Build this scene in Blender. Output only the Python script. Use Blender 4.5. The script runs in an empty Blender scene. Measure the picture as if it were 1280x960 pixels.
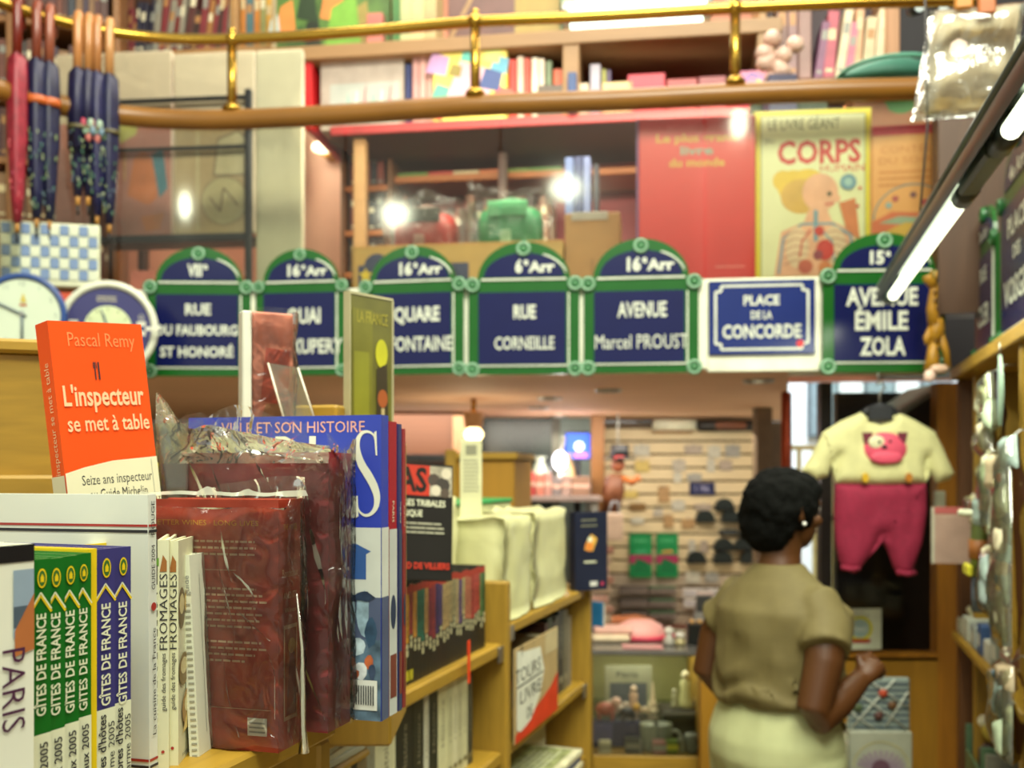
import bpy, math, random
from mathutils import Vector, Matrix, noise
SC = bpy.context.scene
COL = SC.collection
R = math.radians
rnd = random.Random(7)
# ------------------------------------------------------------------ camera
F = 1280 * 35 / 36.0            # focal length in pixels of the 1280x960 frame
CY, CZ = 589.0, 1.58            # horizon row, eye height
cam = bpy.data.cameras.new('camera')
cam.lens = 35; cam.sensor_width = 36; cam.shift_y = (CY - 480) / 1280
cam.clip_start = .05; cam.clip_end = 60
cam.dof.use_dof = True; cam.dof.focus_distance = 0.92; cam.dof.aperture_fstop = 5.6
camo = bpy.data.objects.new('camera', cam); COL.objects.link(camo)
camo.location = (0, 0, CZ); camo.rotation_euler = (R(90), 0, 0)
SC.camera = camo
# ------------------------------------------------------------------ world, lights, exposure
wd = bpy.data.worlds.new('world'); SC.world = wd; wd.use_nodes = True
wd.node_tree.nodes['Background'].inputs[0].default_value = (.98, .97, .81, 1)
wd.node_tree.nodes['Background'].inputs[1].default_value = .62
SC.view_settings.view_transform = 'Standard'; SC.view_settings.look = 'None'
SC.view_settings.exposure = 0.0; SC.view_settings.gamma = 1
def area(name, loc, aim, sx, sy, power, col):
    l = bpy.data.lights.new(name, 'AREA'); l.shape = 'RECTANGLE'; l.size = sx; l.size_y = sy
    l.energy = power; l.color = col
    o = bpy.data.objects.new(name, l); COL.objects.link(o); o.location = loc
    o.rotation_euler = (Vector(aim) - Vector(loc)).to_track_quat('-Z', 'Y').to_euler()
    return o
area('ceiling_light_front', (.4, 1.0, 4.6), (.2, 3.3, 2.2), 2.4, 1.0, 120, (1, .95, .78))
area('ceiling_light_entrance', (.6, -1.4, 5.4), (-.1, 1.6, 1.3), 2.4, 1.4, 235, (.97, 1, .82))
for _n, _p in enumerate(((-.16, .9, 3.25), (.75, .9, 3.55), (-1.55, 1.3, 3.1))):      # round ceiling lamps, mirrored in the glass
    _l = bpy.data.lights.new('round_ceiling_lamp', 'POINT'); _l.energy = 9; _l.shadow_soft_size = .07; _l.color = (.95, 1, .75)
    _o = bpy.data.objects.new('round_ceiling_lamp', _l); COL.objects.link(_o); _o.location = _p
area('ceiling_light_mezzanine', (.2, 3.75, 4.5), (.1, 4.1, 2.2), 2.6, .5, 64, (1, .94, .78))
area('ceiling_light_below_mezzanine', (.2, 5.6, 1.9), (.2, 6.1, .6), 2.4, .8, 52, (1, .93, .78))

area('fill_light_mezzanine', (.25, 3.75, 2.98), (.25, 4.6, 2.35), 2.0, .06, 16, (1, .9, .74))  # unseen fill added to brighten the goods under the upper cabinet
area('daylight_street', (3.2, 8.2, 6.5), (3.4, 11, 1.5), 3, 2, 900, (.86, .95, 1))
# ------------------------------------------------------------------ pixel helpers (true depth given)
def W(px, py, Y):
    return Vector(((px - 640) * Y / F, Y, CZ + (CY - py) * Y / F))
class Frame:
    """a vertical frame: local x along, local y into the depth"""
    def __init__(s, o, rz):
        s.o = Vector((o[0], o[1], 0)); s.rz = rz
        s.x = Vector((math.cos(rz), math.sin(rz), 0)); s.y = Vector((-math.sin(rz), math.cos(rz), 0))
    def w(s, lx, ly, z): return s.o + s.x * lx + s.y * ly + Vector((0, 0, z))
    def lx(s, px, ly=0):
        k = (px - 640) / F           # X = k*Y
        p = s.o + s.y * ly
        return (k * p.y - p.x) / (s.x.x - k * s.x.y)
    def z(s, px, py, ly=0):
        return CZ + (CY - py) * s.w(s.lx(px, ly), ly, 0).y / F
    def rect(s, px0, py0, px1, py1, ly=0, z0=None):
        a, b = s.lx(px0, ly), s.lx(px1, ly); pm = (px0 + px1) / 2
        zt = s.z(pm, py0, ly); zb = s.z(pm, py1, ly) if z0 is None else z0
        return s.w((a + b) / 2, ly, zb), b - a, zt - zb
# ------------------------------------------------------------------ materials
def lin(h):
    h = h.lstrip('#'); c = [int(h[i:i+2], 16) / 255 for i in (0, 2, 4)]
    return tuple(x / 12.92 if x <= .04045 else ((x + .055) / 1.055) ** 2.4 for x in c) + (1,)
MC = {}
def mat(hexc, rough=.55, metal=0.0, var=.12, scale=14, bump=0.0, emit=0, kind='plain', alpha=None):
    key = (hexc, rough, metal, var, scale, bump, emit, kind, alpha)
    if key in MC: return MC[key]
    m = bpy.data.materials.new('surface_' + hexc.strip('#')); m.use_nodes = True
    nt = m.node_tree; b = nt.nodes['Principled BSDF']
    b.inputs['Roughness'].default_value = rough; b.inputs['Metallic'].default_value = metal
    c = lin(hexc)
    if emit:
        b.inputs['Base Color'].default_value = c
        b.inputs['Emission Color'].default_value = c; b.inputs['Emission Strength'].default_value = emit
        MC[key] = m; return m
    tc = nt.nodes.new('ShaderNodeTexCoord'); n = nt.nodes.new('ShaderNodeTexNoise')
    n.inputs['Scale'].default_value = scale; n.inputs['Detail'].default_value = 3
    mp = nt.nodes.new('ShaderNodeMapping'); nt.links.new(tc.outputs['Object'], mp.inputs[0]); nt.links.new(mp.outputs[0], n.inputs['Vector'])
    if kind == 'wood': mp.inputs['Scale'].default_value = (1.2, 9, 9); n.inputs['Distortion'].default_value = .6
    if kind == 'woodv': mp.inputs['Scale'].default_value = (9, 9, 1.0); n.inputs['Distortion'].default_value = .6
    rp = nt.nodes.new('ShaderNodeValToRGB')
    rp.color_ramp.elements[0].position = .3; rp.color_ramp.elements[1].position = .7
    rp.color_ramp.elements[0].color = tuple(x * (1 - var) for x in c[:3]) + (1,)
    rp.color_ramp.elements[1].color = tuple(min(1, x * (1 + var)) for x in c[:3]) + (1,)
    nt.links.new(n.outputs['Fac'], rp.inputs[0]); nt.links.new(rp.outputs[0], b.inputs['Base Color'])
    if bump:
        bm = nt.nodes.new('ShaderNodeBump'); bm.inputs['Strength'].default_value = bump; bm.inputs['Distance'].default_value = .004
        nt.links.new(n.outputs['Fac'], bm.inputs['Height']); nt.links.new(bm.outputs[0], b.inputs['Normal'])
    MC[key] = m; return m
def clear(name, tint='#f4f8ea', gloss=.12, rough=.06, milky=0.0, bump=0.0, scale=40):
    """thin clear sheet: transparent, with a share of reflection and (for film) a milky share"""
    key = ('clear', name)
    if key in MC: return MC[key]
    m = bpy.data.materials.new(name); m.use_nodes = True; nt = m.node_tree
    nt.nodes.remove(nt.nodes['Principled BSDF']); out = nt.nodes['Material Output']
    t = nt.nodes.new('ShaderNodeBsdfTransparent'); t.inputs[0].default_value = lin(tint)
    g = nt.nodes.new('ShaderNodeBsdfGlossy'); g.inputs['Roughness'].default_value = rough
    mx = nt.nodes.new('ShaderNodeMixShader'); fr = nt.nodes.new('ShaderNodeFresnel'); fr.inputs[0].default_value = 1.45
    ad = nt.nodes.new('ShaderNodeMath'); ad.operation = 'MULTIPLY_ADD'; ad.inputs[1].default_value = 1.0; ad.inputs[2].default_value = gloss
    ad.use_clamp = True
    nt.links.new(fr.outputs[0], ad.inputs[0]); nt.links.new(ad.outputs[0], mx.inputs[0])
    nt.links.new(g.outputs[0], mx.inputs[2]); src = t.outputs[0]
    if milky:
        d = nt.nodes.new('ShaderNodeBsdfDiffuse'); d.inputs[0].default_value = lin('#eef0d8')
        m2 = nt.nodes.new('ShaderNodeMixShader'); m2.inputs[0].default_value = milky
        nt.links.new(t.outputs[0], m2.inputs[1]); nt.links.new(d.outputs[0], m2.inputs[2]); src = m2.outputs[0]
    nt.links.new(src, mx.inputs[1]); nt.links.new(mx.outputs[0], out.inputs[0])
    if bump:
        n = nt.nodes.new('ShaderNodeTexNoise'); n.inputs['Scale'].default_value = scale; n.inputs['Distortion'].default_value = 1.5
        tc = nt.nodes.new('ShaderNodeTexCoord'); nt.links.new(tc.outputs['Object'], n.inputs['Vector'])
        bm = nt.nodes.new('ShaderNodeBump'); bm.inputs['Strength'].default_value = bump; bm.inputs['Distance'].default_value = .01
        nt.links.new(n.outputs['Fac'], bm.inputs['Height'])
        nt.links.new(bm.outputs[0], g.inputs['Normal']); nt.links.new(bm.outputs[0], fr.inputs['Normal'])
    MC[key] = m; return m
GLASS = clear('clear_glass', tint='#fcfdf8', gloss=.0, rough=.09)
FILM = clear('crinkled_film', tint='#fefefa', gloss=.0, rough=.14, milky=.02, bump=.8, scale=26)
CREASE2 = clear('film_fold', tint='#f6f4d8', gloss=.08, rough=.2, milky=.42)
CREASE = clear('film_crease', tint='#fefefa', gloss=.04, rough=.25, milky=.30)  # milky share paints the bright streaks along the film's creases
ACRYL = clear('clear_acrylic', gloss=.08, milky=.05)
OCH = mat('#a5822a', .45, var=.16, scale=6, kind='wood')
OCHV = mat('#9e7d2c', .45, var=.14, scale=6, kind='woodv')
ORW = mat('#a8701c', .45, var=.14, scale=5, kind='woodv')
BRW = mat('#6b4524', .5, var=.16, scale=5, kind='wood')
BRWV = mat('#6b4524', .5, var=.16, scale=5, kind='woodv')
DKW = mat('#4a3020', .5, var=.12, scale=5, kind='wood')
CRW = mat('#a07a4c', .5, var=.1, scale=5, kind='wood')
BRASS = mat('#b8923c', .24, .95, var=.05)
PAPER = mat('#e6e2c4', .8, var=.06, scale=60)
WHITE = mat('#e4e6d4', .5, var=.04)
BLACK = mat('#15151a', .45)
GREY = mat('#8a8a84', .5)
STEEL = mat('#a8a8a2', .3, .9, var=.04)
# ------------------------------------------------------------------ mesh building
class G:
    def __init__(s): s.v = []; s.f = []; s.mi = []; s.mats = []; s.sm = []
    def add(s, vs, fs, m, smooth=False):
        if m not in s.mats: s.mats.append(m)
        k = s.mats.index(m); n = len(s.v); s.v += [tuple(v) for v in vs]
        for f in fs: s.f.append(tuple(i + n for i in f)); s.mi.append(k); s.sm.append(smooth)
        return s
    def box(s, x0, x1, y0, y1, z0, z1, m):
        vs = [(x, y, z) for z in (z0, z1) for y in (y0, y1) for x in (x0, x1)]
        return s.add(vs, [(0, 2, 3, 1), (4, 5, 7, 6), (0, 1, 5, 4), (2, 6, 7, 3), (0, 4, 6, 2), (1, 3, 7, 5)], m)
    def bevbox(s, x0, x1, y0, y1, z0, z1, m, b=.004):
        """box with all edges chamfered"""
        b = min(b, (x1-x0)/3, (y1-y0)/3, (z1-z0)/3)
        X, Y, Z = (x0, x1), (y0, y1), (z0, z1); vs = []; idx = {}
        for i in (0, 1):
            for j in (0, 1):
                for k in (0, 1):
                    sx, sy, sz = (1, -1)[i], (1, -1)[j], (1, -1)[k]
                    for a in range(3):
                        p = [X[i] + sx*b, Y[j] + sy*b, Z[k] + sz*b]; p[a] = (X[i], Y[j], Z[k])[a]
                        idx[i, j, k, a] = len(vs); vs.append(p)
        fs = []
        for a in range(3):
            for e in (0, 1):
                q = []
                for (m1, m2) in ((0, 0), (1, 0), (1, 1), (0, 1)):
                    t = [0, 0, 0]; t[a] = e; t[(a+1) % 3] = m1; t[(a+2) % 3] = m2; q.append(idx[t[0], t[1], t[2], a])
                fs.append(q if e else q[::-1])
        for a in range(3):
            b1, b2 = (a+1) % 3, (a+2) % 3
            for m1 in (0, 1):
                for m2 in (0, 1):
                    t0 = [0, 0, 0]; t0[b1] = m1; t0[b2] = m2; t1 = list(t0); t1[a] = 1
                    q = [idx[tuple(t0) + (b1,)], idx[tuple(t1) + (b1,)], idx[tuple(t1) + (b2,)], idx[tuple(t0) + (b2,)]]
                    fs.append(q if (m1 != m2) else q[::-1])
        for i in (0, 1):
            for j in (0, 1):
                for k in (0, 1):
                    q = [idx[i, j, k, 0], idx[i, j, k, 1], idx[i, j, k, 2]]
                    fs.append(q[::-1] if (i + j + k) % 2 == 0 else q)
        return s.add(vs, fs, m)
    def prism(s, pts, a, b, m, axis='y', smooth=False):
        """2D outline (u,v) extruded: axis y -> (u,y,v), z -> (u,v,z), x -> (x,u,v)"""
        n = len(pts)
        mk = {'y': lambda p, t: (p[0], t, p[1]), 'z': lambda p, t: (p[0], p[1], t), 'x': lambda p, t: (t, p[0], p[1])}[axis]
        vs = [mk(p, a) for p in pts] + [mk(p, b) for p in pts]
        fs = [tuple(range(n)), tuple(range(2*n - 1, n - 1, -1))]
        fs += [(i, (i+1) % n + 0, (i+1) % n + n, i + n) for i in range(n)]
        return s.add(vs, fs, m, smooth)
    def tube(s, path, r, m, n=10, closed=False, cap=True, flat=1.0):
        path = [Vector(p) for p in path]; N = len(path); rs = r if isinstance(r, (list, tuple)) else [r] * N
        vs = []; up = None
        for i, p in enumerate(path):
            t = (path[(i+1) % N] - path[i-1]) if closed or 0 < i < N-1 else (path[1]-path[0] if i == 0 else path[-1]-path[-2])
            t.normalize()
            if up is None:
                up = Vector((0, 0, 1)) if abs(t.z) < .9 else Vector((0, 1, 0))
            a = t.cross(up)
            if a.length < 1e-4: a = t.cross(Vector((1, 0, 0)))
            a.normalize(); c = a.cross(t); up = c
            for k in range(n):
                th = 2*math.pi*k/n; vs.append(p + (a*math.cos(th) + c*math.sin(th)*flat) * rs[i])
        fs = [(i*n+k, i*n+(k+1) % n, ((i+1) % N)*n+(k+1) % n, ((i+1) % N)*n+k) for i in range(N if closed else N-1) for k in range(n)]
        if cap and not closed: fs += [tuple(range(n-1, -1, -1)), tuple((N-1)*n + k for k in range(n))]
        return s.add(vs, fs, m, True)
    def loft(s, rings, m, n=16, cap=True):
        """rings: (cx, cy, cz, rx, ry) horizontal ellipses"""
        vs = [(c[0] + c[3]*math.cos(2*math.pi*k/n), c[1] + c[4]*math.sin(2*math.pi*k/n), c[2]) for c in rings for k in range(n)]
        N = len(rings)
        fs = [(i*n+k, i*n+(k+1) % n, (i+1)*n+(k+1) % n, (i+1)*n+k) for i in range(N-1) for k in range(n)]
        if cap: fs += [tuple(range(n-1, -1, -1)), tuple((N-1)*n + k for k in range(n))]
        return s.add(vs, fs, m, True)
    def ball(s, c, r, m, n=14, k=9):
        r = r if isinstance(r, (list, tuple)) else (r, r, r)
        vs = [(c[0], c[1], c[2]-r[2])]
        for i in range(1, k):
            ph = math.pi*i/k - math.pi/2
            for j in range(n):
                th = 2*math.pi*j/n; vs.append((c[0]+r[0]*math.cos(ph)*math.cos(th), c[1]+r[1]*math.cos(ph)*math.sin(th), c[2]+r[2]*math.sin(ph)))
        vs.append((c[0], c[1], c[2]+r[2])); L = len(vs)-1
        fs = [(0, 1+(j+1) % n, 1+j) for j in range(n)]
        fs += [(1+i*n+j, 1+i*n+(j+1) % n, 1+(i+1)*n+(j+1) % n, 1+(i+1)*n+j) for i in range(k-2) for j in range(n)]
        fs += [(1+(k-2)*n+j, 1+(k-2)*n+(j+1) % n, L) for j in range(n)]
        return s.add(vs, fs, m, True)
    def ring(s, c, R0, r, m, n=24, k=8, axis='y'):
        pts = []
        for i in range(n):
            th = 2*math.pi*i/n; a, b = R0*math.cos(th), R0*math.sin(th)
            pts.append(Vector(c) + Vector({'y': (a, 0, b), 'z': (a, b, 0), 'x': (0, a, b)}[axis]))
        return s.tube(pts, r, m, k, closed=True)
    def disc(s, c, r, a, b, m, n=28, axis='y'):
        return s.prism([(c[0] + r*math.cos(2*math.pi*i/n), c[1] + r*math.sin(2*math.pi*i/n)) for i in range(n)], a, b, m, axis)
    def obj(s, name, parent=None, loc=None):
        me = bpy.data.meshes.new(name); me.from_pydata(s.v, [], s.f)
        for m in s.mats: me.materials.append(m)
        me.polygons.foreach_set('material_index', s.mi); me.polygons.foreach_set('use_smooth', s.sm)
        me.update()
        o = bpy.data.objects.new(name, me); COL.objects.link(o)
        if parent is not None: o.parent = parent
        if loc is not None: o.location = loc
        return o
def meta(o, label=None, cat=None, group=None, kind=None):
    if label: o['label'] = label
    if cat: o['category'] = cat
    if group: o['group'] = group
    if kind: o['kind'] = kind
    return o
def thing(name, label, cat, loc=(0, 0, 0), rz=0, group=None, tilt=(0, 0)):
    o = bpy.data.objects.new(name, None); COL.objects.link(o); o.empty_display_size = .05
    o.location = loc; o.rotation_euler = (tilt[0], tilt[1], rz)
    return meta(o, label, cat, group)
def solo(name, g, label, cat, loc=(0, 0, 0), rz=0, group=None, tilt=(0, 0)):
    o = g.obj(name); o.location = loc; o.rotation_euler = (tilt[0], tilt[1], rz)
    return meta(o, label, cat, group)
def struct(name, g, parent=None, loc=None, rz=0):
    o = g.obj(name, parent, loc); o.rotation_euler = (0, 0, rz)
    if parent is None: o['kind'] = 'structure'
    return o
def dup(root, loc, rz=None, label=None):
    r = root.copy(); COL.objects.link(r); r.location = loc
    if rz is not None: r.rotation_euler.z = rz
    if label: r['label'] = label
    for ch in list(root.children):
        c = ch.copy(); COL.objects.link(c); c.parent = r
        for g2 in ch.children:
            d = g2.copy(); COL.objects.link(d); d.parent = c
    return r
# ------------------------------------------------------------------ lettering and flat print
_TC = {}
def glyphs(t, bold):
    if (t, bold) in _TC: return _TC[t, bold]
    cu = bpy.data.curves.new('lettering', 'FONT'); cu.body = t; cu.size = 1; cu.resolution_u = 2; cu.offset = bold; cu.fill_mode = 'FRONT'
    ob = bpy.data.objects.new('lettering', cu)
    me = bpy.data.meshes.new_from_object(ob)
    vs = [(v.co.x, v.co.y) for v in me.vertices]; fs = [tuple(p.vertices) for p in me.polygons]
    bpy.data.objects.remove(ob); bpy.data.meshes.remove(me); bpy.data.curves.remove(cu)
    _TC[t, bold] = (vs, fs); return vs, fs
_h = glyphs('H', 0)[0]; CAP = max(v[1] for v in _h) - min(v[1] for v in _h)
EX, EY, EZ = Vector((1, 0, 0)), Vector((0, 1, 0)), Vector((0, 0, 1))
class Print:
    """flat print on one face of a thing; x right, y up from the origin, in metres"""
    def __init__(s, parent, o, r, u, name='print'):
        s.g = G(); s.p = parent; s.o = Vector(o); s.r = Vector(r); s.u = Vector(u); s.n = s.r.cross(s.u); s.k = 0; s.name = name
    def at(s, x, y, lift): return s.o + s.r*x + s.u*y + s.n*lift
    def _l(s): s.k += 1; return .0005 + s.k*.00012
    def poly(s, pts, m):
        l = s._l(); s.g.add([s.at(x, y, l) for x, y in pts], [tuple(range(len(pts)))], m); return s
    def rect(s, x0, y0, x1, y1, m): return s.poly([(x0, y0), (x1, y0), (x1, y1), (x0, y1)], m)
    def disc(s, x, y, r, m, ry=None, n=24):
        ry = ry or r
        return s.poly([(x + r*math.cos(2*math.pi*i/n), y + ry*math.sin(2*math.pi*i/n)) for i in range(n)], m)
    def line(s, pts, w, m):
        l = s._l()
        for a, b in zip(pts, pts[1:]):
            d = Vector((b[0]-a[0], b[1]-a[1])); d.normalize(); q = Vector((-d.y, d.x))*w/2
            s.g.add([s.at(a[0]+q.x, a[1]+q.y, l), s.at(a[0]-q.x, a[1]-q.y, l), s.at(b[0]-q.x, b[1]-q.y, l), s.at(b[0]+q.x, b[1]+q.y, l)], [(0, 1, 2, 3)], m)
        return s
    def text(s, t, x, y, h, m, w=None, bold=0.0, al='c', d='h', serif=False):
        """cap height h, fitted to width w; d: h level, u reading upwards, d reading downwards"""
        vs, fs = glyphs(t, bold); x0 = min(v[0] for v in vs); x1 = max(v[0] for v in vs)
        sy = h/CAP; sx = w/(x1-x0) if w else sy
        off = {'c': -(x0+x1)/2, 'l': -x0, 'r': -x1}[al]; l = s._l()
        pts = [((v[0]+off)*sx, (v[1]-CAP/2)*sy) for v in vs]
        if d == 'u': pts = [(-b, a) for a, b in pts]
        if d == 'd': pts = [(b, -a) for a, b in pts]
        s.g.add([s.at(x+a, y+b, l) for a, b in pts], fs, m); return s
    def lines(s, x0, x1, y, n, dy, h, m, ragged=.15, dash=.05):
        """n rows of print too small to read"""
        l = s._l()
        for i in range(n):
            x = x0; e = x1 - (x1-x0)*ragged*rnd.random()
            while x < e:
                w = dash*(x1-x0)*(.5+rnd.random()); w = min(w, e-x); yy = y - i*dy
                s.g.add([s.at(x, yy, l), s.at(x+w, yy, l), s.at(x+w, yy+h, l), s.at(x, yy+h, l)], [(0, 1, 2, 3)], m)
                x += w + .012*(x1-x0)
        return s
    def done(s): return s.g.obj(s.name, s.p)
def book(name, label, w, h, d, loc, rz, cov, group=None, tilt=(0, 0), pages=None, bd=.0025, sq=.003, cat='book', split=True):
    """stands on its tail: spine faces local -y, front boards at +-x"""
    t = thing(name, label, cat, loc, rz, group, tilt)
    g = G(); b = min(bd, w/4)
    g.box(-w/2, -w/2+b, 0, d, 0, h, cov); g.box(w/2-b, w/2, 0, d, 0, h, cov)
    g.box(-w/2+b, w/2-b, 0, b, 0, h, cov)
    g.obj('cover', t)
    G().box(-w/2+b, w/2-b, b, d-sq, sq, h-sq, pages or PAPER).obj('pages', t)
    return t
def spine(t, w, name='spine_print'): return Print(t, (-w/2, 0, 0), EX, EZ, name)
def leftface(t, w, d, name='cover_print'): return Print(t, (-w/2, d, 0), -EY, EZ, name)
def rightface(t, w, d, name='cover_print'): return Print(t, (w/2, 0, 0), EY, EZ, name)
ORD = ['first', 'second', 'third', 'fourth', 'fifth', 'sixth', 'seventh', 'eighth', 'ninth', 'tenth', 'eleventh', 'twelfth', 'thirteenth', 'fourteenth', 'fifteenth', 'sixteenth', 'seventeenth', 'eighteenth', 'nineteenth', 'twentieth', 'twenty-first', 'twenty-second', 'twenty-third', 'twenty-fourth', 'twenty-fifth', 'twenty-sixth', 'twenty-seventh', 'twenty-eighth', 'twenty-ninth', 'thirtieth', 'thirty-first', 'thirty-second', 'thirty-third', 'thirty-fourth', 'thirty-fifth', 'thirty-sixth']
def lamp_light(t, loc, e, col):
    l = bpy.data.lights.new('lamp_glow', 'POINT'); l.energy = e; l.shadow_soft_size = .05; l.color = col
    o = bpy.data.objects.new('lamp_glow', l); COL.objects.link(o); o.parent = t; o.location = loc
# ================================================================== STRUCTURE
FP = [(-75, 3.08), (0, 3.265), (75, 3.39), (150, 3.49), (220, 3.53), (290, 3.53), (400, 3.49), (495, 3.44), (595, 3.386), (760, 3.345), (915, 3.288), (1050, 3.255), (1172, 3.238)]
def yf(px):
    for (a, ya), (b, yb) in zip(FP, FP[1:]):
        if px <= b: return ya + (yb-ya)*(px-a)/(b-a)
    return FP[-1][1]
def fpt(px, z, dy=0.0): y = yf(px) + dy; return Vector(((px-640)*y/F, y, z))
def fline(p0, p1, z, dy=0.0, n=40):
    pts = [fpt(p0 + (p1-p0)*i/n, z, dy) for i in range(n+1)]
    for _ in range(3): pts = [pts[0]] + [(a + b*2 + c)/4 for a, b, c in zip(pts, pts[1:], pts[2:])] + [pts[-1]]
    return pts
FR = Frame((0, 3.37), R(-8))              # the mezzanine's own axes
RWR = R(-106.3)
RW = Frame((1.50, 3.4), RWR)              # right-hand shelving, local x runs towards the street
LBR = R(72)
LB = Frame((-.023, 2.2), LBR)             # left bookcase, front line of the far bays
L1 = Frame((-.268, .981), LBR)            # left bookcase, near bay
MZ = 2.04                                 # mezzanine floor

struct('floor', G().box(-4.5, 4.5, -2, 10, -.06, 0, mat('#b0a080', .5, scale=3)))
g = G(); pts = [(p.x, p.y) for p in fline(-75, 985, 0)]
pts += [(1.86, 6.7), (-4.4, 6.7), (-4.4, 3.4), (-2.4, 3.2)]
g.prism(pts, 1.915, MZ, mat('#d8ae8c', .75, var=.04, scale=2), 'z')
struct('ceiling', g)
g = G(); a = fline(985, 1172, 0, 0); b = fline(985, 1172, 0, .14)
g.prism([(p.x, p.y) for p in a] + [(p.x, p.y) for p in b[::-1]], 1.905, MZ, mat('#c9c2a0', .5), 'z')
struct('trim_1', g)
# white fascia behind the street signs
g = G(); a = fline(150, 1172, 0, -.012); b = fline(150, 1172, 0, -.001)
g.prism([(p.x, p.y) for p in a] + [(p.x, p.y) for p in b[::-1]], 1.92, 2.215, mat('#e9ecd6', .3, var=.03), 'z')
struct('trim_2', g)
# walls of the mezzanine
g = G().box(-3.2, 3.2, 0, .1, MZ, 5.2, mat('#c9866a', .6, var=.05, scale=2)); struct('wall_back_upper', g, loc=(0, 5.3, 0), rz=R(-8))
struct('wall_back', G().box(-4.5, 1.84, 0, .1, 0, 1.915, mat('#5a4a36', .6)), loc=(0, 6.75, 0), rz=R(0))
struct('wall_left', G().box(-.1, 0, 1.2, 7, 0, 5.2, mat('#6a4a2c', .6)), loc=(-3.1, 0, 0))
# brown panelling at the right above the shop window
a = W(1173, 300, 3.16)
struct('wall_right_upper', G().box(0, 1.0, 0, .12, 2.08, 2.93, mat('#4c321c', .5, var=.12, kind='woodv', scale=4)), loc=(a.x, 3.16, 0), rz=R(-14))
# right-hand shelving wall
struct('wall_right', G().box(-.02, 3.4, .32, .38, 0, 3.0, mat('#5d371c', .55, kind='woodv', scale=4)), loc=RW.o, rz=RWR)

# shop window and panel at the back right (plane Y = 3.6)
YW = 3.6
def wx(px, Y=YW): return (px-640)*Y/F
def wz(py, Y=YW): return CZ + (CY-py)*Y/F
g = G(); g.box(wx(1172), wx(1214), YW, YW+.06, 0, 1.9, ORW); struct('trim_3', g)
g = G(); g.box(wx(876), wx(1172), YW, YW+.05, 0, wz(822), mat('#a87a20', .5, var=.1, scale=3, kind='woodv')); struct('wall_front', g)
w1 = struct('window_1', G().box(wx(1036), wx(1172), YW+.02, YW+.03, wz(822), 1.9, GLASS))
g = G(); g.box(wx(1026), wx(1040), YW, YW+.05, wz(822), 1.9, mat('#2a2624', .4)); g.box(wx(1040), wx(1172), YW, YW+.05, wz(826), wz(816), ORW)
g.obj('window_frame', w1)
# near-black panels painted for the unlit interior behind the glass, with a slanting shelf at its top
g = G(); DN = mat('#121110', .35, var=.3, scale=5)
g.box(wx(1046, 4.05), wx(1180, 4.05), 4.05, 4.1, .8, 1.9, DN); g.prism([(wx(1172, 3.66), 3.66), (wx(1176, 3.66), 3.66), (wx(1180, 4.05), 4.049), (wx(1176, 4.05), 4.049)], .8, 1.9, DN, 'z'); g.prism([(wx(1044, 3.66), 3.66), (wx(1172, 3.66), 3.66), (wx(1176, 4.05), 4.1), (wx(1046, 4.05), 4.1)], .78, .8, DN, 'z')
g.obj('dark_interior', w1)
g = G(); p, q = W(1085, 545, 3.75), W(1172, 486, 3.75)
g.prism([(p.x, p.z), (q.x, q.z), (q.x, q.z+.02), (p.x, p.z+.02)], 3.7, 4.04, mat('#8f9a98', .4)); g.obj('slanting_shelf', w1)
# the street outside
bl = mat('#d8e0e4', .7, var=.05); 
hs = thing('building', 'pale grey building across the street, seen in the gap beside the shop window', 'building', (3.4, 11, 0), 0)
g = G().box(-2.4, 2.4, 0, .4, 0, 6, bl); g.obj('facade', hs)
for i in range(7):
    for j in range(3):
        x = -2.0 + i*.62; z = .9 + j*1.05
        f = G().box(x, x+.34, -.05, 0, z, z+.66, mat('#59666e', .4)).obj('window', hs)
        G().box(x+.03, x+.31, -.06, -.05, z+.03, z+.63, mat('#7e9098', .2)).obj('pane', f)
rl = thing('railing', 'pale iron railing outside the shop, beyond the copper pipe', 'railing', (2.2, 7.6, 0), 0)
RC = mat('#d8d49a', .6); g = G()
g.box(-.5, .9, 0, .03, 1.74, 1.78, RC); g.box(-.5, .9, 0, .03, 1.2, 1.24, RC); g.obj('rail', rl)
for i in range(12): G().box(-.5+i*.12, -.47+i*.12, 0, .03, 0, 1.74, RC).obj('baluster', rl)
# copper pipe by the window
p = W(983, 600, 4.2)
solo('copper_pipe', G().tube([(0, 0, 0), (0, 0, 1.912)], .022, mat('#b5563a', .3, .8, var=.05), 14), 'vertical copper pipe between the slatted display wall and the shop window', 'pipe', (p.x, 4.2, 0))
p = W(966, 600, 5.0)
struct('trim_4', G().box(-.03, .05, 0, .1, 0, 1.912, mat('#6e5a44', .5)), loc=(p.x, 5.2, 0))

# ------------------------------------------------------------------ balustrade
gl = thing('balustrade', 'curved mezzanine balustrade with glass panels, wooden handrail and brass top rail', 'railing', fpt(290, MZ))
def rel(v): return v - gl.location
ZW, ZB = 2.825, 3.11
path = fline(-75, 1168, ZW, 0, 60)
G().tube([rel(p) for p in path], .034, mat('#81561c', .35, var=.12, scale=5), 12, flat=1.05).obj('handrail', gl)
path = fline(-75, 1230, ZB, 0, 60)
G().tube([rel(p) for p in path], .019, BRASS, 12).obj('brass_rail', gl)
for px in (290, 594, 919):
    p = rel(fpt(px, ZW)); g = G()
    g.tube([(p.x, p.y, p.z), (p.x, p.y, p.z+ZB-ZW)], .017, BRASS, 12)
    g.loft([(p.x, p.y, p.z+.03+a, r, r) for a, r in ((0, .036), (.012, .034), (.03, .018))], BRASS)
    g.ball((p.x, p.y, p.z+ZB-ZW), .027, BRASS); g.ball((p.x, p.y, p.z+ZB-ZW+.03), .014, BRASS)
    g.obj('post', gl)
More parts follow.
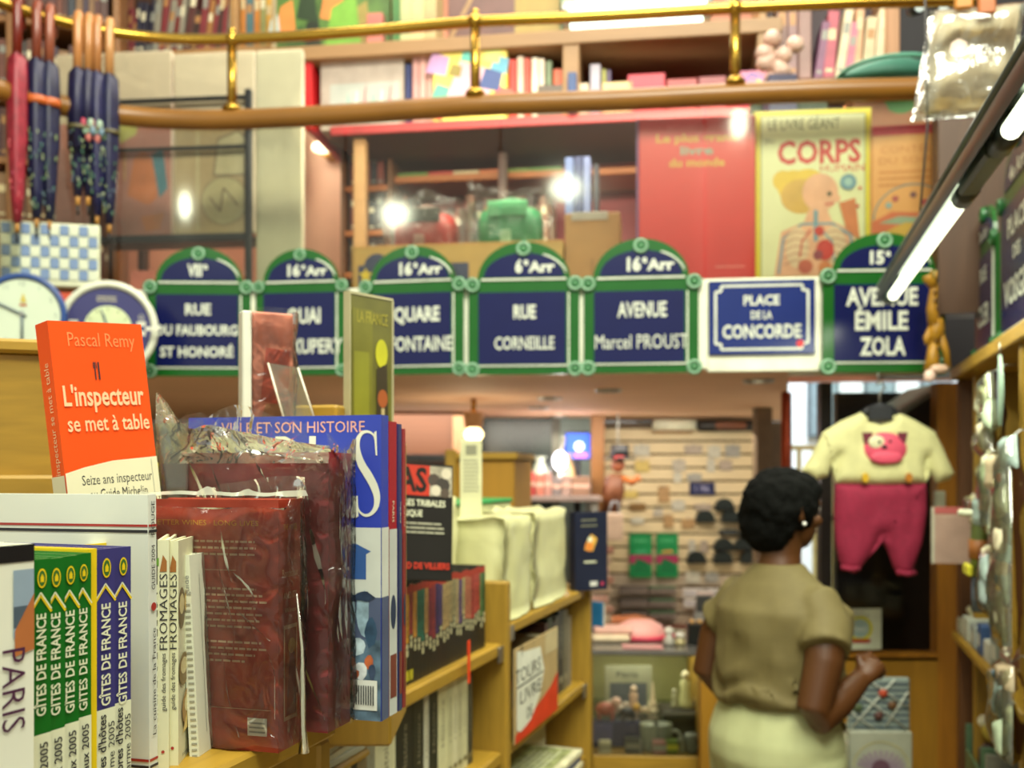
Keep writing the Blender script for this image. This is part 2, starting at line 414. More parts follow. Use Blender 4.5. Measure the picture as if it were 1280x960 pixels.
for k, (a, b) in enumerate(((-60, 146), (150, 430), (433, 624), (627, 880), (883, 1170))):
    A = [rel(p) for p in fline(a, b, MZ-.02, .012, 12)]; B = [rel(p) for p in fline(a, b, ZW-.02, .012, 12)]
    g = G(); n = len(A); g.add(A + B, [(i, i+1, i+1+n, i+n) for i in range(n-1)], GLASS, True)
    A2 = [v + Vector((0, .008, 0)) for v in A]; B2 = [v + Vector((0, .008, 0)) for v in B]
    g.add(A2 + B2, [(i, i+1, i+1+n, i+n) for i in range(n-1)], GLASS, True)
    g.obj('glass_panel', gl)
# ------------------------------------------------------------------ downlights in the soffit
for i, (px, py, wd_) in enumerate(((760, 487, 'nearest the middle street signs'), (687, 497, 'left of the brightest one'), (674, 509, 'over the ochre cabinet'), (699, 520, 'deepest under the mezzanine'), (507, 520, 'over the back panelling at the left'), (948, 475, 'at the right edge of the soffit'))):
    Y = (1.915-CZ)*F/(CY-py); p = W(px, py, Y)
    t = thing('downlight', 'small recessed downlight in the pink brown soffit, ' + wd_, 'light', (p.x, p.y, 1.915), 0, 'downlights in the soffit')
    G().ring((0, 0, -.002), .05, .008, STEEL, axis='z').obj('trim_ring', t)
    G().disc((0, 0), .04, -.003, .0, mat('#fff0c8', emit=2.2), axis='z').obj('lamp', t)
    if i in (0, 3, 4):
        l = bpy.data.lights.new('downlight_glow', 'SPOT'); l.energy = 10; l.spot_size = R(120); l.shadow_soft_size = .05; l.color = (1, .9, .72)
        lo = bpy.data.objects.new('downlight_glow', l); COL.objects.link(lo); lo.location = (0, 0, -.02); lo.parent = t

# ================================================================== LEFT BOOKCASE
# near bay
Z1 = 1.297
bk = thing('bookcase', 'ochre wooden bookcase bay nearest the front, holding travel guides and wrapped wine books', 'bookcase', L1.w(0, 0, 0), LBR)
g = G().bevbox(-.9, .20, .0, .30, Z1-.028, Z1, OCH); g.obj('shelf', bk)
g = G().bevbox(-.9, .20, .02, .30, .93, .955, OCH); g.obj('shelf', bk)
g = G().bevbox(.168, .196, .005, .30, 0, Z1-.029, OCHV); g.obj('side_panel', bk)
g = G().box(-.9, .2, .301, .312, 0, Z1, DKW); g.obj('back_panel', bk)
# taller ochre unit behind the near bay, only its end shows at the left edge
tu = thing('tall_cabinet', 'tall ochre wooden cabinet at the left edge behind the orange paperback', 'cabinet', (-.62, 1.22, 0), R(20))
g = G().bevbox(-.5, .115, .015, .2, 1.3, CZ+(CY-438)*1.22/F, OCH); g.obj('body', tu)
g = G().bevbox(-.5, .125, .003, .21, CZ+(CY-440)*1.22/F, CZ+(CY-422)*1.22/F, OCH); g.obj('cornice', tu)
g = G().bevbox(-.5, .14, -.012, .21, 1.50, 1.575, OCH); g.obj('ledge', tu)
g = G().box(-.49, .10, .02, .19, 0, 1.3, DKW); g.obj('plinth', tu)
# far bays
SA, SB, SC2 = 1.20, 1.235, .96
b2 = thing('bookcase', 'ochre wooden bookcase bay with the row of black spy paperbacks', 'bookcase', LB.w(0, 0, 0), LBR)
G().bevbox(-.84, .0, 0, .30, SA-.028, SA, OCH).obj('shelf', b2)
G().bevbox(-.84, .0, 0, .30, SC2-.028, SC2, OCH).obj('shelf', b2)
G().bevbox(.002, .03, -.012, .36, 0, 1.335, OCHV).obj('side_panel', b2)
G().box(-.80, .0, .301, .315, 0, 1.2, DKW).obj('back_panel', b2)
G().bevbox(-.03, .0, -.006, .0, SA-.04, SA-.005, STEEL).obj('shelf_bracket', b2)
b3 = thing('bookcase', 'ochre wooden bookcase bay furthest back with white carrier bags on top', 'bookcase', LB.w(0, 0, 0), LBR)
G().bevbox(.032, .78, 0, .36, SB-.026, SB, OCH).obj('shelf', b3)
G().bevbox(.032, .78, 0, .36, SC2-.026, SC2, OCH).obj('shelf', b3)
G().bevbox(.782, .812, -.012, .38, 0, SB+.01, OCHV).obj('side_panel', b3)
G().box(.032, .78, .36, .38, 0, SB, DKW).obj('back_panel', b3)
G().bevbox(.74, .78, -.006, .0, SC2-.045, SC2-.005, STEEL).obj('shelf_bracket', b3)
G().bevbox(.032, .78, 0, .36, .714, .74, OCH).obj('shelf', b3)
G().bevbox(.035, .075, -.006, .0, SB-.04, SB-.005, STEEL).obj('shelf_bracket', b3)

# ================================================================== RIGHT SHELVING
rs = thing('wall_shelving', 'ochre and brown shelving along the right wall with hanging trinkets', 'shelving', RW.w(0, 0, 0), RWR)
G().bevbox(-.02, 3.2, 0, .32, 1.89, 1.93, OCH).obj('shelf', rs)
G().bevbox(.0, 3.2, 0, .32, 1.01, 1.035, OCH).obj('shelf', rs)
G().bevbox(.0, .9, .08, .32, 1.275, 1.295, OCH).obj('shelf', rs)
G().bevbox(.0, .9, .12, .32, 1.565, 1.58, DKW).obj('shelf', rs)
G().bevbox(.0, 3.2, 0, .32, .52, .545, OCH).obj('shelf', rs)
G().bevbox(-.02, .02, .02, .32, 0, 1.89, BRWV).obj('upright', rs)
G().bevbox(.18, .22, .04, .32, 0, 1.89, OCHV).obj('upright', rs)
G().bevbox(1.0, 1.04, .02, .32, 0, 1.89, OCHV).obj('upright', rs)

# ================================================================== GLASS COUNTER
YC = 3.72; CT = wz(812, YC)
cn = thing('glass_counter', 'glass fronted counter showcase full of trinkets in front of the slatted wall', 'counter', (wx(808, YC), YC, 0), R(-4))
hw = wx(879, YC) - wx(808, YC); zb = wz(945, YC); ZCB = zb
G().bevbox(-hw-.03, -hw+.012, 0, .5, 0, CT-.022, OCHV).obj('post', cn)
G().bevbox(hw-.012, hw+.06, -.01, .5, 0, CT-.022, OCHV).obj('post', cn)
G().bevbox(-hw-.03, hw+.06, -.02, .52, CT-.02, CT, mat('#6c6a66', .2, .3)).obj('counter_top', cn)
G().bevbox(-hw+.013, hw-.013, .0, .5, 0, zb, OCH).obj('base', cn)
G().box(-hw+.013, hw-.013, .47, .49, zb+.001, CT-.022, mat('#8b8c58', .6, var=.05)).obj('back_panel', cn)
G().box(-hw+.013, hw-.013, .004, .008, zb+.001, CT-.024, GLASS).obj('glass_pane', cn)
ZS = wz(893, YC+.2)
l = bpy.data.lights.new('showcase_fill', 'AREA'); l.shape = 'RECTANGLE'; l.size = .36; l.size_y = .2; l.energy = 1.3; l.color = (1, .95, .75)  # fill added inside the showcase to lift its dim goods
lo = bpy.data.objects.new('showcase_fill', l); COL.objects.link(lo); lo.parent = cn; lo.location = (0, .22, CT-.03)
G().box(-hw+.016, hw-.016, .12, .46, ZS-.006, ZS, clear('shelf_glass', tint='#cfe0c8', gloss=.1)).obj('glass_shelf', cn)

# ================================================================== SLATTED WALL
YS = 6.3
sw = thing('slatted_display_wall', 'cream slatted display wall under the mezzanine with small goods hung on it', 'display wall', (wx(855, YS), YS, 0), R(-3))
x0, x1 = wx(756, YS)-wx(855, YS), wx(958, YS)-wx(855, YS)
G().box(x0, x1, .012, .04, .5, wz(527, YS), mat('#5a4a34', .6)).obj('backing', sw)
pitch = 16.6*YS/F
for i in range(16):
    z = wz(535, YS) - i*pitch
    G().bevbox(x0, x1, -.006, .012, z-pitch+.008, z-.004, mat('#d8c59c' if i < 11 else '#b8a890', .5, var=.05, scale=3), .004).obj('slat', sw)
G().bevbox(x0-.02, x1+.02, -.2, .01, wz(795, YS), wz(780, YS), mat('#6d2f1c', .5)).obj('base_shelf', sw)
p = W(748, 600, 5.9)
struct('trim_5', G().box(-.04, .035, 0, .08, 0, 1.912, mat('#7d5226', .5, kind='woodv')), loc=(p.x, 5.9, 0))
# ================================================================== NEAR BOOKS
# clear film bag round a book: wrinkled shell, in the local axes of the book
def film(name, parent, x0, x1, y0, y1, z0, z1, amp=.006, seed=0, flare=.02, top=True, n=(6, 12, 18), slope=0.0):
    """clear sleeve: crumpled walls, open ruffled top"""
    g = G(); per = []
    for i in range(n[1]): per.append((x0, y1 + (y0-y1)*i/n[1], -1, 0))
    for i in range(n[0]): per.append((x0 + (x1-x0)*i/n[0], y0, 0, -1))
    for i in range(n[1]): per.append((x1, y0 + (y1-y0)*i/n[1], 1, 0))
    for i in range(n[0]): per.append((x1 + (x0-x1)*i/n[0], y1, 0, 1))
    P = len(per); vs = []
    for k in range(n[2]+1):
        z = z0 + (z1-z0)*k/n[2]; q = k/n[2]
        for (x, y, nx, ny) in per:
            a = noise.noise(Vector((x*30+seed, y*30, z*26)))*amp + abs(noise.noise(Vector((x*9+seed*3, y*9, z*9+5))))*amp*1.4
            a = max(a, -.0005) + .0012 + flare*max(0, q-.9)*2*noise.noise(Vector((x*14+seed, y*14, 3)))
            dz = slope*q**6*(y-y0)/(y1-y0) + (noise.noise(Vector((x*12+seed, y*12, 9)))*flare*1.6 if k == n[2] else 0) + (noise.noise(Vector((x*20, y*20+seed, 2)))*.006 if k == 0 else 0)
            vs.append((x+nx*a, y+ny*a, z+dz))
    fs = [(k*P+i, k*P+(i+1) % P, (k+1)*P+(i+1) % P, (k+1)*P+i) for k in range(n[2]) for i in range(P)]
    g.add(vs, fs, FILM, True)
    return g.obj(name, parent)
def creases(parent, w, d, h, n, seed, top=True):
    """raised folds of the film, milky to paint its highlights, over the left board and the spine, and the rolled seam along the top"""
    q = random.Random(seed); g = G()
    for i in range(n):
        on = q.random() < .62; big = q.random() < .3
        a, b = (q.uniform(.01, d-.03), q.uniform(.08, h)) if on else (q.uniform(-w*.45, w*.3), q.uniform(.06, h))
        dx, dz = -q.uniform(.005, .05)*(1 if on else -.3), -q.uniform(.03, .11); c = q.uniform(-.006, .006); wd_ = q.uniform(.0008, .0022)*(2.2 if big else 1); L_, R_ = [], []
        for k in range(9):
            t_ = k/8; u = a + dx*t_ + c*math.sin(math.pi*t_); z = max(.004, b + dz*t_); k_ = wd_*math.sin(math.pi*min(1, t_+.04))**.7*(.6+.8*q.random())
            for sg, out in ((-1, L_), (1, R_)):
                uu = u + sg*k_; uu = min(max(uu, 0), d) if on else min(max(uu, -w/2), w/2)
                out.append((-w/2-.0072 + sg*.0008, uu, z) if on else (uu, -.0098 + sg*.0008, z))
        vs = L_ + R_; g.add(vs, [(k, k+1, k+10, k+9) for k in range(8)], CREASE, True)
    if top:
        N = 26; pa = []
        for k in range(N+1):
            t_ = k/N; hh = .0035 + .011*max(0, noise.noise(Vector((t_*7, seed, 2)))) ; z = h + .0045 + .004*noise.noise(Vector((t_*5, seed, 7)))
            pa.append(((-w/2-.007, d*(1-t_), z), (-w/2-.004-.004*noise.noise(Vector((t_*9, seed, 5))), d*(1-t_), z+hh)))
        for t_ in (0, .5, 1): pa.append(((-w/2+w*t_, -.009, h+.003), (-w/2+w*t_, -.006, h+.009)))
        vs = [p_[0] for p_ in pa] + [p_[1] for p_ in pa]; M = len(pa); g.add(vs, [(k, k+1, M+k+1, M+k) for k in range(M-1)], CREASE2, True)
    o = g.obj('film_creases_sheen', parent); o['kind'] = 'stuff'; return o
def on1(px, py, z=Z1):
    Y = (CZ-z)*F/(py-CY); return Vector(((px-640)*Y/F, Y, z))
def hpx(pb, pt, p): return (pb-pt)*p.y/F
GT = R(68)
# green and blue regional guides, spines towards the aisle
GREEN = mat('#12691f', .35, var=.06); INDIGO = mat('#3c3a78', .35, var=.06); YEL = mat('#e6c81a', .4); LBL = mat('#dfe2c2', .5, var=.03)
INK = mat('#2a2a2e', .5); LEAF = mat('#3a6a28', .5)
PYS = (1068, 1057, 1046, 1035, 1018, 1006)
def guide(i, px, w, top, zl, cov, years, green):
    p = on1(px, PYS[i])
    h = hpx(PYS[i], top, p)
    lb = ('green' if green else 'indigo') + ' regional travel guide dated 2005, ' + (ORD[i] + ' from the left of the four green ones' if green else ('left' if i == 4 else 'right') + ' one of the indigo pair')
    t = book('travel_guide', lb, w, h, .145, p, GT, cov, 'travel guides in the near row')
    s = spine(t, w); L = h - (top and zl)
    zl_ = h - zl*p.y/F
    s.rect(.0004, .001, w-.0004, zl_, LBL)
    zy = h - 57*p.y/F
    s.line([(0, zy-.006), (w*.5, zy+.007), (w, zy-.006)], .002, YEL); s.line([(0, zy-.004), (w*.5, zy+.009), (w, zy-.004)], .0012, LBL)
    ze = h - 24*p.y/F
    s.disc(w*.55, ze, w*.21, YEL, ry=w*.36); s.disc(w*.55, ze, w*.16, LEAF, ry=w*.29)
    s.poly([(w*.47, ze-w*.14), (w*.63, ze-w*.14), (w*.63, ze+w*.04), (w*.55, ze+w*.17), (w*.47, ze+w*.04)], YEL)
    zt = h - 132*p.y/F
    s.text('GÎTES DE FRANCE', w*.5, zt, w*.42, LBL, w=128*p.y/F, bold=.02, d='u')
    if green: s.text('Gîtes ruraux 2005', w*.62, zl_*.50, w*.36, INK, w=zl_*.86, bold=.01, d='u')
    else:
        s.text("Chambres d'hôtes", w*.32, zl_*.50, w*.36, INK, w=zl_*.9, bold=.015, d='u'); s.text('Charme 2005', w*.76, zl_*.52, w*.3, INK, w=zl_*.7, d='u')
    s.done(); return t
for i, (px, w, top, zl) in enumerate(((50, .0200, 699, 219), (68, .0200, 698, 214), (86, .0200, 695, 209), (102.5, .0190, 692, 204))): guide(i, px, w, top, zl, GREEN, 0, True)
for i, (px, w, top, zl) in ((4, (131, .0225, 686, 200)), (5, (152, .0215, 684, 193))): guide(i, px, w, top, zl, INDIGO, 0, False)
# slim yellow guides between them
for px, py, top, wd_ in ((36, 1078, 683, 'between the white book lettered PARIS and the green guides'), (116, 1027, 686, 'between the green and the indigo guides')):
    p = on1(px, py); book('slim_guide', 'slim yellow guide ' + wd_, .009 if px < 50 else .0085, hpx(py, top, p), .15, p, GT, YEL, 'travel guides in the near row')
# a longer yellow-topped book standing behind the green guides
p = on1(70, 1040) + Vector((-.03, .14, 0))
t = book('yellow_book', 'yellow edged book standing behind the green travel guides', .07, CZ-(680-CY)*p.y/F-Z1, .02, p, GT, YEL)
# PARIS book, black head and white spine
p = on1(9, 1100); h = hpx(1100, 682, p)
t = book('city_guide', 'white spined book lettered PARIS with a black head, at the left edge', .045, h, .15, p, GT, WHITE)
s = spine(t, .045); s.rect(0, h-22*p.y/F, .045, h, mat('#161618', .4)); s.rect(.027, h-118*p.y/F, .0445, h-32*p.y/F, mat('#8fa3b5', .5))
s.rect(.027, h-105*p.y/F, .0445, h-78*p.y/F, mat('#4b5a68', .5)); s.poly([(.028, h-.06), (.0445, h-.035), (.0445, h-.075), (.028, h-.078)], mat('#b06a3a', .5))
s.text('PARIS', .027, h-182*p.y/F, .019, mat('#4a2040', .5), w=103*p.y/F, d='d', bold=-.005)
s.text('s', .003, h-.010, .007, WHITE, bold=.02); s.done()
# large white guide, its back board facing the street
p = on1(192, 966); h = hpx(966, 618, p); wg = .013; dg = .205
t = book('large_white_guide', 'large white paperback guide with a red and a black line across its cover', wg, h, dg, p, R(76), mat('#dfe4d8', .35, var=.02), tilt=(0, R(-.6)))
s = leftface(t, wg, dg); RED = mat('#a8322c', .4); zl_ = h - 40*p.y/F
s.rect(0, zl_, dg, zl_+.0022, RED); s.rect(0, zl_-.0055, dg, zl_-.0028, INK); s.rect(0, .012, dg, .0145, RED); s.rect(0, .006, dg, .0085, INK); s.done()
s = spine(t, wg); s.rect(0, .012, wg, .0145, RED); s.rect(0, .006, wg, .0085, INK); s.rect(0, zl_, wg, zl_+.0022, RED); s.rect(0, zl_-.0055, wg, zl_-.0028, INK)
s.text('ROUGE', wg*.5, h-.022, wg*.42, INK, w=.032, d='u'); s.text('GUIDE 2004', wg*.5, h-.068, wg*.42, INK, w=.042, d='u')
s.disc(wg*.5, h-.105, .004, RED); s.text('La cuisine de la France', wg*.5, h-.175, wg*.4, INK, w=.10, d='u'); s.done()
# VINS DE FRANCE, FROMAGES pair, white booklet
p = on1(199, 962); h = hpx(962, 676, p)
t = book('wine_guide', 'black spined guide lettered VINS DE FRANCE squeezed beside the large white guide', .011, h, .12, p, R(40), mat('#1c1c22', .4)); s = spine(t, .011)
s.text('VINS DE FRANCE', .0058, h*.5, .0062, LBL, w=h*.62, bold=.02, d='u'); s.disc(.0055, h-.02, .004, mat('#6a9a3a', .5)); s.done()
for k, (px, py, top) in enumerate(((204, 962, 675), (216, 957, 676))):
    p = on1(px, py); h = hpx(py, top, p)
    t = book('cheese_guide', 'cream spined cheese guide lettered FROMAGES, ' + ('left' if k == 0 else 'right') + ' one of the two', .0104, h, .125, p, R(14) if k == 0 else R(6), mat('#dcdcb8', .45, var=.04), 'cheese guides')
    s = spine(t, .0104); BR = mat('#a0662c', .5)
    s.poly([(.002, h-.03), (.0085, h-.03), (.0085, h-.02), (.005, h-.014)], BR)
    s.text('FROMAGES', .0055, h-.068, .007, INK, w=.072, d='u', bold=-.004); s.text('guide des fromages', .0055, h-.135, .004, INK, w=.055, d='u'); s.disc(.005, .017, .0015, RED); s.done()
    if k:
        s = rightface(t, .0104, .125)   # back cover with cheeses and a bar code
        for (x, z, a, b, c) in ((.012, .15, .014, .02, '#7a6a48'), (.04, .155, .018, .014, '#c8a860'), (.05, .09, .03, .022, '#c9b070'), (.018, .09, .02, .016, '#8a7444'), (.04, .05, .03, .02, '#a8803c')):
            s.disc(x, z, a, mat(c, .5), ry=b); s.disc(x, z+b*.2, a*.7, mat('#dccf98', .5), ry=b*.5)
        s.poly([(.01, .028), (.035, .05), (.07, .032)], mat('#d9c070', .5))
        s.text('fromages', .02, .008, .004, INK, w=.024); 
        for j in range(7): s.rect(.07+j*.003, .018, .0715+j*.003, .03, INK)
        s.done()
p = on1(243, 946); h = hpx(946, 694, p)
t = book('white_booklet', 'white booklet with fine print leaning on the wrapped wine book', .010, h, .085, p, R(-6), mat('#dcdfc8', .5, var=.03), tilt=(0, R(-3)))
s = spine(t, .010); s.text('guide', .006, h-.03, .005, GREY, w=.02, d='u'); s.lines(.003, .009, h-.05, 26, .006, .002, mat('#9a9a88', .6), dash=.8); s.done()
s = rightface(t, .010, .085); s.line([(.02, .02), (.02, h-.02)], .0008, GREY)
s.text('les bonnes tables du pays', .034, h*.52, .007, mat('#77776a', .5), w=h*.6, d='u'); s.done()

# ---- wine books in film
WINE = mat('#aa402e', .3, var=.08, scale=30); WINE2 = mat('#98363c', .3, var=.1, scale=30); GOLD = mat('#c8962e', .4); CREAM = mat('#d8b89a', .5)
p = on1(362, 934); h = hpx(934, 624, p); ww, dw = .046, .158
t = book('wine_encyclopedia', 'maroon wine book in clear film, its printed back cover to the street', ww, h, dw, p, R(74), WINE, 'wrapped wine books', bd=.003)
t.location += Vector((.0, 0, 0)); s = leftface(t, ww, dw)
s.text('BETTER WINES · LONG LIVES', dw*.47, h-.024, .0052, GOLD, w=dw*.78)
s.lines(.008, dw-.02, h-.044, 3, .0065, .0022, CREAM, .1); s.line([(dw*.2, h-.072), (dw*.7, h-.072)], .0006, CREAM)
s.lines(.012, dw-.012, h-.092, 7, .0064, .0022, CREAM, .12); s.lines(.012, dw-.012, h-.146, 4, .0064, .0022, CREAM, .2)
s.text('Bright', .05, h-.18, .004, CREAM); s.lines(.012, dw*.5, h-.19, 2, .006, .0022, CREAM, .3); s.line([(dw*.3, h-.212), (dw*.95, h-.212)], .0006, CREAM)
s.rect(dw-.034, .016, dw-.012, .034, mat('#e8e6d8', .5)); s.lines(dw-.032, dw-.014, .028, 3, .0045, .0018, GREY); s.done()
s = spine(t, ww); s.text('THE WINES', ww*.5, h-.028, .0055, GOLD, w=ww*.6); s.text('Bordeaux', ww*.5, h-.075, .008, CREAM, w=ww*.7)
s.text('AND ITS', ww*.5, h-.098, .007, CREAM, w=ww*.6); s.text('Wines', ww*.5, h-.113, .005, CREAM, w=ww*.5)
s.rect(ww*.2, h-.225, ww*.8, h-.128, CREAM); s.rect(ww*.24, h-.221, ww*.76, h-.132, mat('#b0501c', .4)); s.poly([(ww*.3, h-.22), (ww*.74, h-.22), (ww*.7, h-.16), (ww*.5, h-.14)], mat('#8a2f16', .4)); s.disc(ww*.55, h-.15, .008, GOLD); s.done()
film('film_wrap', t, -ww/2-.001, ww/2+.001, -.004, dw+.002, .004, h+.006, .006, 1, .02)
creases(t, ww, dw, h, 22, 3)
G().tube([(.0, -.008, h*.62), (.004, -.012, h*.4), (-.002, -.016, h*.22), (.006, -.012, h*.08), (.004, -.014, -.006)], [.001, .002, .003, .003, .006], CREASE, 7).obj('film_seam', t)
p = on1(424, 909); h = hpx(909, 566, p); w2, d2 = .056, .205
t = book('wine_encyclopedia', 'taller maroon wine book in crumpled film behind the one with the printed back', w2, h, d2, p, R(74), WINE2, 'wrapped wine books', bd=.003, tilt=(0, R(.5)))
s = leftface(t, w2, d2); VG = mat('#8a2438', .4)
s.poly([(.05, h-.12), (.11, h-.06), (.17, h-.09), (.13, h-.16), (.07, h-.17)], VG); s.line([(.06, h-.10), (.15, h-.075)], .003, VG); s.disc(.14, h-.11, .02, mat('#7c1e2c', .4)); s.done()
s = spine(t, w2); s.poly([(.01, .05), (.045, .04), (.04, .12), (.02, .16)], VG); s.disc(.026, h-.06, .013, VG, ry=.02); s.done()
film('film_wrap', t, -w2/2-.001, w2/2+.001, -.004, d2+.004, .002, h+.006, .009, 5, .03, slope=.045)
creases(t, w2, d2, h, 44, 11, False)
g = G(); nu, nv = 22, 7; vs = []
for sd in (0, 1):
    for iu in range(nu+1):
        u = iu/nu; tp = .007 + .040*u**1.3 + (.022*max(0, (u-.9)/.1)) - (.012*max(0, 1-abs(u-.8)/.1)); y = d2*(-.01 + 1.05*u)
        for iv in range(nv+1):
            v = iv/nv; vs.append((-w2/2 - .005 + sd*(w2*.5+.008)*(1-v*.9) + .006*noise.noise(Vector((u*9, v*4, sd*3)))*(.4+v), y, h - .012 + (tp+.012)*v + .002*noise.noise(Vector((u*22, sd, 3)))))
M_ = (nu+1)*(nv+1); g.add(vs, [(sd*M_+iu*(nv+1)+iv, sd*M_+(iu+1)*(nv+1)+iv, sd*M_+(iu+1)*(nv+1)+iv+1, sd*M_+iu*(nv+1)+iv+1) for sd in (0, 1) for iu in range(nu) for iv in range(nv)], clear('film_flap', tint='#fafae4', gloss=.03, rough=.2, milky=.24, bump=1.0, scale=30), True); g.obj('film_flap', t)
# ---- PARIS ET SON HISTOIRE and the red books behind it
BLUE = mat('#3346b4', .3, var=.04); p = on1(481, 899); h = hpx(899, 519, p); wp, dp = .020, .25
t = book('city_history', 'large blue book titled PARIS ET SON HISTOIRE standing behind the wrapped wine books', wp, h, dp, p, R(74), BLUE, bd=.003)
s = leftface(t, wp, dp); zc = h*.58; PK = mat('#e8b0a0', .5)
s.text('VILLE ET SON HISTOIRE', dp*.55, h-.013, .0125, PK, w=dp*.74)
s.text('PARI', dp*.40, h-.062, .075, WHITE, w=dp*.55, bold=.01)
SP = [(.243, -.030), (.241, -.023), (.234, -.019), (.226, -.021), (.221, -.030), (.221, -.042), (.226, -.056), (.234, -.068), (.241, -.080), (.245, -.092), (.244, -.104), (.238, -.112), (.230, -.114), (.223, -.109), (.220, -.100)]
SWD = [.0015, .002, .003, .004, .006, .008, .0095, .010, .0095, .008, .006, .004, .003, .002, .0015]; lf, rt = [], []
for q in range((len(SP)-1)*4+1):
    a_, f_ = divmod(q/4, 1); a_ = int(a_); gp = lambda n_: Vector(SP[max(0, min(len(SP)-1, n_))]); p0_, p1_, p2_, p3_ = gp(a_-1), gp(a_), gp(a_+1), gp(a_+2)
    v_ = .5*((2*p1_) + (p2_-p0_)*f_ + (2*p0_-5*p1_+4*p2_-p3_)*f_*f_ + (3*p1_-p0_-3*p2_+p3_)*f_**3); tg = (p2_-p0_)*(1-f_) + (p3_-p1_)*f_; tg.normalize(); ww_ = SWD[a_] + (SWD[min(a_+1, len(SWD)-1)]-SWD[a_])*f_
    lf.append((v_.x - tg.y*ww_/2, h+v_.y + tg.x*ww_/2)); rt.append((v_.x + tg.y*ww_/2, h+v_.y - tg.x*ww_/2))
l_ = s._l()
for q in range(len(lf)-1): s.g.add([s.at(*lf[q], l_), s.at(*lf[q+1], l_), s.at(*rt[q+1], l_), s.at(*rt[q], l_)], [(0, 1, 2, 3)], WHITE)
s.poly([(.2415, h-.020), (.2445, h-.018), (.2455, h-.046), (.2435, h-.046)], WHITE); s.poly([(.2195, h-.117), (.2225, h-.115), (.2215, h-.092), (.2195, h-.092)], WHITE)
s.rect(0, h-.207, dp, h-.128, mat('#d5dbd2', .4)); s.poly([(dp-.052, h-.187), (dp-.052, h-.155), (dp-.04, h-.142), (dp-.012, h-.155), (dp-.018, h-.158), (dp-.018, h-.187)], mat('#3a62a4', .4))
s.rect(0, 0, dp, h-.207, mat('#54607e', .4)); s.rect(0, 0, dp, h-.255, mat('#5a7488', .4, var=.75, scale=34))
for (x, z, a_, b_, c) in ((.228, .118, .008, .03, '#9ab8c8'), (.238, .10, .007, .022, '#34506a'), (.222, .085, .010, .012, '#b8ccd4'), (.236, .066, .006, .008, '#b8623a'), (.226, .056, .010, .010, '#d4dce0'), (.240, .055, .005, .010, '#3a4a64'), (.218, .052, .007, .006, '#a85838'), (.23, .14, .012, .006, '#2c3c54')):
    s.poly([(x+a_*math.cos(q*math.pi/5)*(.7+.5*rnd.random()), z+b_*math.sin(q*math.pi/5)*(.7+.5*rnd.random())) for q in range(10)], mat(c, .4, var=.4, scale=60))
s.rect(dp-.046, .012, dp-.004, .046, mat('#e2e6dc', .5))
for j in range(12): s.rect(dp-.042+j*.003, .018, dp-.0405+j*.003, .04, INK)
s.done(); s = spine(t, wp); s.rect(0, h-.207, wp, h-.128, mat('#d5dbd2', .4)); s.rect(0, 0, wp, h-.207, mat('#54607e', .4)); s.done()
for px, py, top, w, c, c2, lb in ((491, 893, 527, .021, '#a81c2c', '#c8cfc8', 'tall red and white book beside the blue city history'), (500, 888, 530, .009, '#353a70', '#3a4a68', 'thin dark blue book next to the tall red and white one'), (505, 884, 536, .008, '#a03038', '#8c3634', 'thin brick red book furthest right of the near row')):
    p = on1(px, py); h = hpx(py, top, p)
    t = book('tall_book', lb, w, h, .22, p, R(72), mat(c, .35), 'tall books at the end of the near row'); s = spine(t, w)
    s.rect(0, .0, w, h-.125, mat(c2, .4)); s.text('PARIS', w*.5, h-.105, w*.25, LBL, w=.025, d='d'); s.disc(w*.5, h*.35, w*.35, mat('#2c3c58', .4), ry=.02); s.rect(w*.1, .02, w*.9, .07, mat('#7a4034', .4)); s.done()

# ---- orange paperback in an acrylic stand, leaning back
Yo = 1.04; a = W(118, 690, Yo)
ho = (690-410)*Yo/F*1.03; wo = .105
t = book('orange_paperback', 'orange paperback titled L’inspecteur se met à table in front of the ochre cabinet', .028, ho, wo, W(84, 690, Yo), R(-70), mat('#f4541e', .3, var=.03), tilt=(0, 0))
t.rotation_euler = (Matrix.Rotation(R(-6.5), 4, 'Y') @ Matrix.Rotation(R(-40), 4, 'Z')).to_euler()
OC = mat('#f4c79a', .4); s = rightface(t, .028, wo); k = ho/280.0
s.text('Pascal Remy', wo*.54, ho-22*k, 17*k, mat('#f08a52', .4), w=wo*.72); 
s.line([(wo*.43, ho-50*k), (wo*.43, ho-72*k)], .0014, INK); s.line([(wo*.47, ho-50*k), (wo*.47, ho-72*k)], .0018, INK); s.line([(wo*.415, ho-50*k), (wo*.415, ho-58*k)], .0008, INK); s.line([(wo*.445, ho-50*k), (wo*.445, ho-58*k)], .0008, INK)
s.text("L'inspecteur", wo*.50, ho-92*k, 24*k, OC, w=wo*.86, bold=.02); s.text('se met à table', wo*.52, ho-126*k, 19*k, OC, w=wo*.88, bold=.012)
s.poly([(0, 0), (wo, 0), (wo, ho-172*k), (wo*.5, ho-174*k), (wo*.2, ho-180*k), (0, ho-186*k)], mat('#e3dfbc', .4, var=.03))
s.text('Seize ans inspecteur', wo*.54, ho-196*k, 12*k, INK, w=wo*.76); s.text('au Guide Michelin', wo*.54, ho-214*k, 12*k, INK, w=wo*.62); s.line([(wo*.93, .02), (wo*.93, ho-175*k)], .0005, GREY); s.done()
s = spine(t, .028); s.text("L'inspecteur se met à table", .015, ho*.56, .010, OC, w=ho*.52, d='u'); s.rect(0, 0, .028, ho-188*k, mat('#e3dfbc', .4, var=.03)); s.done()
st = thing('acrylic_stand', 'clear acrylic bookstand behind the orange paperback', 'stand', W(118, 690, 1.0) + Vector((0, .10, -.02)), R(2))
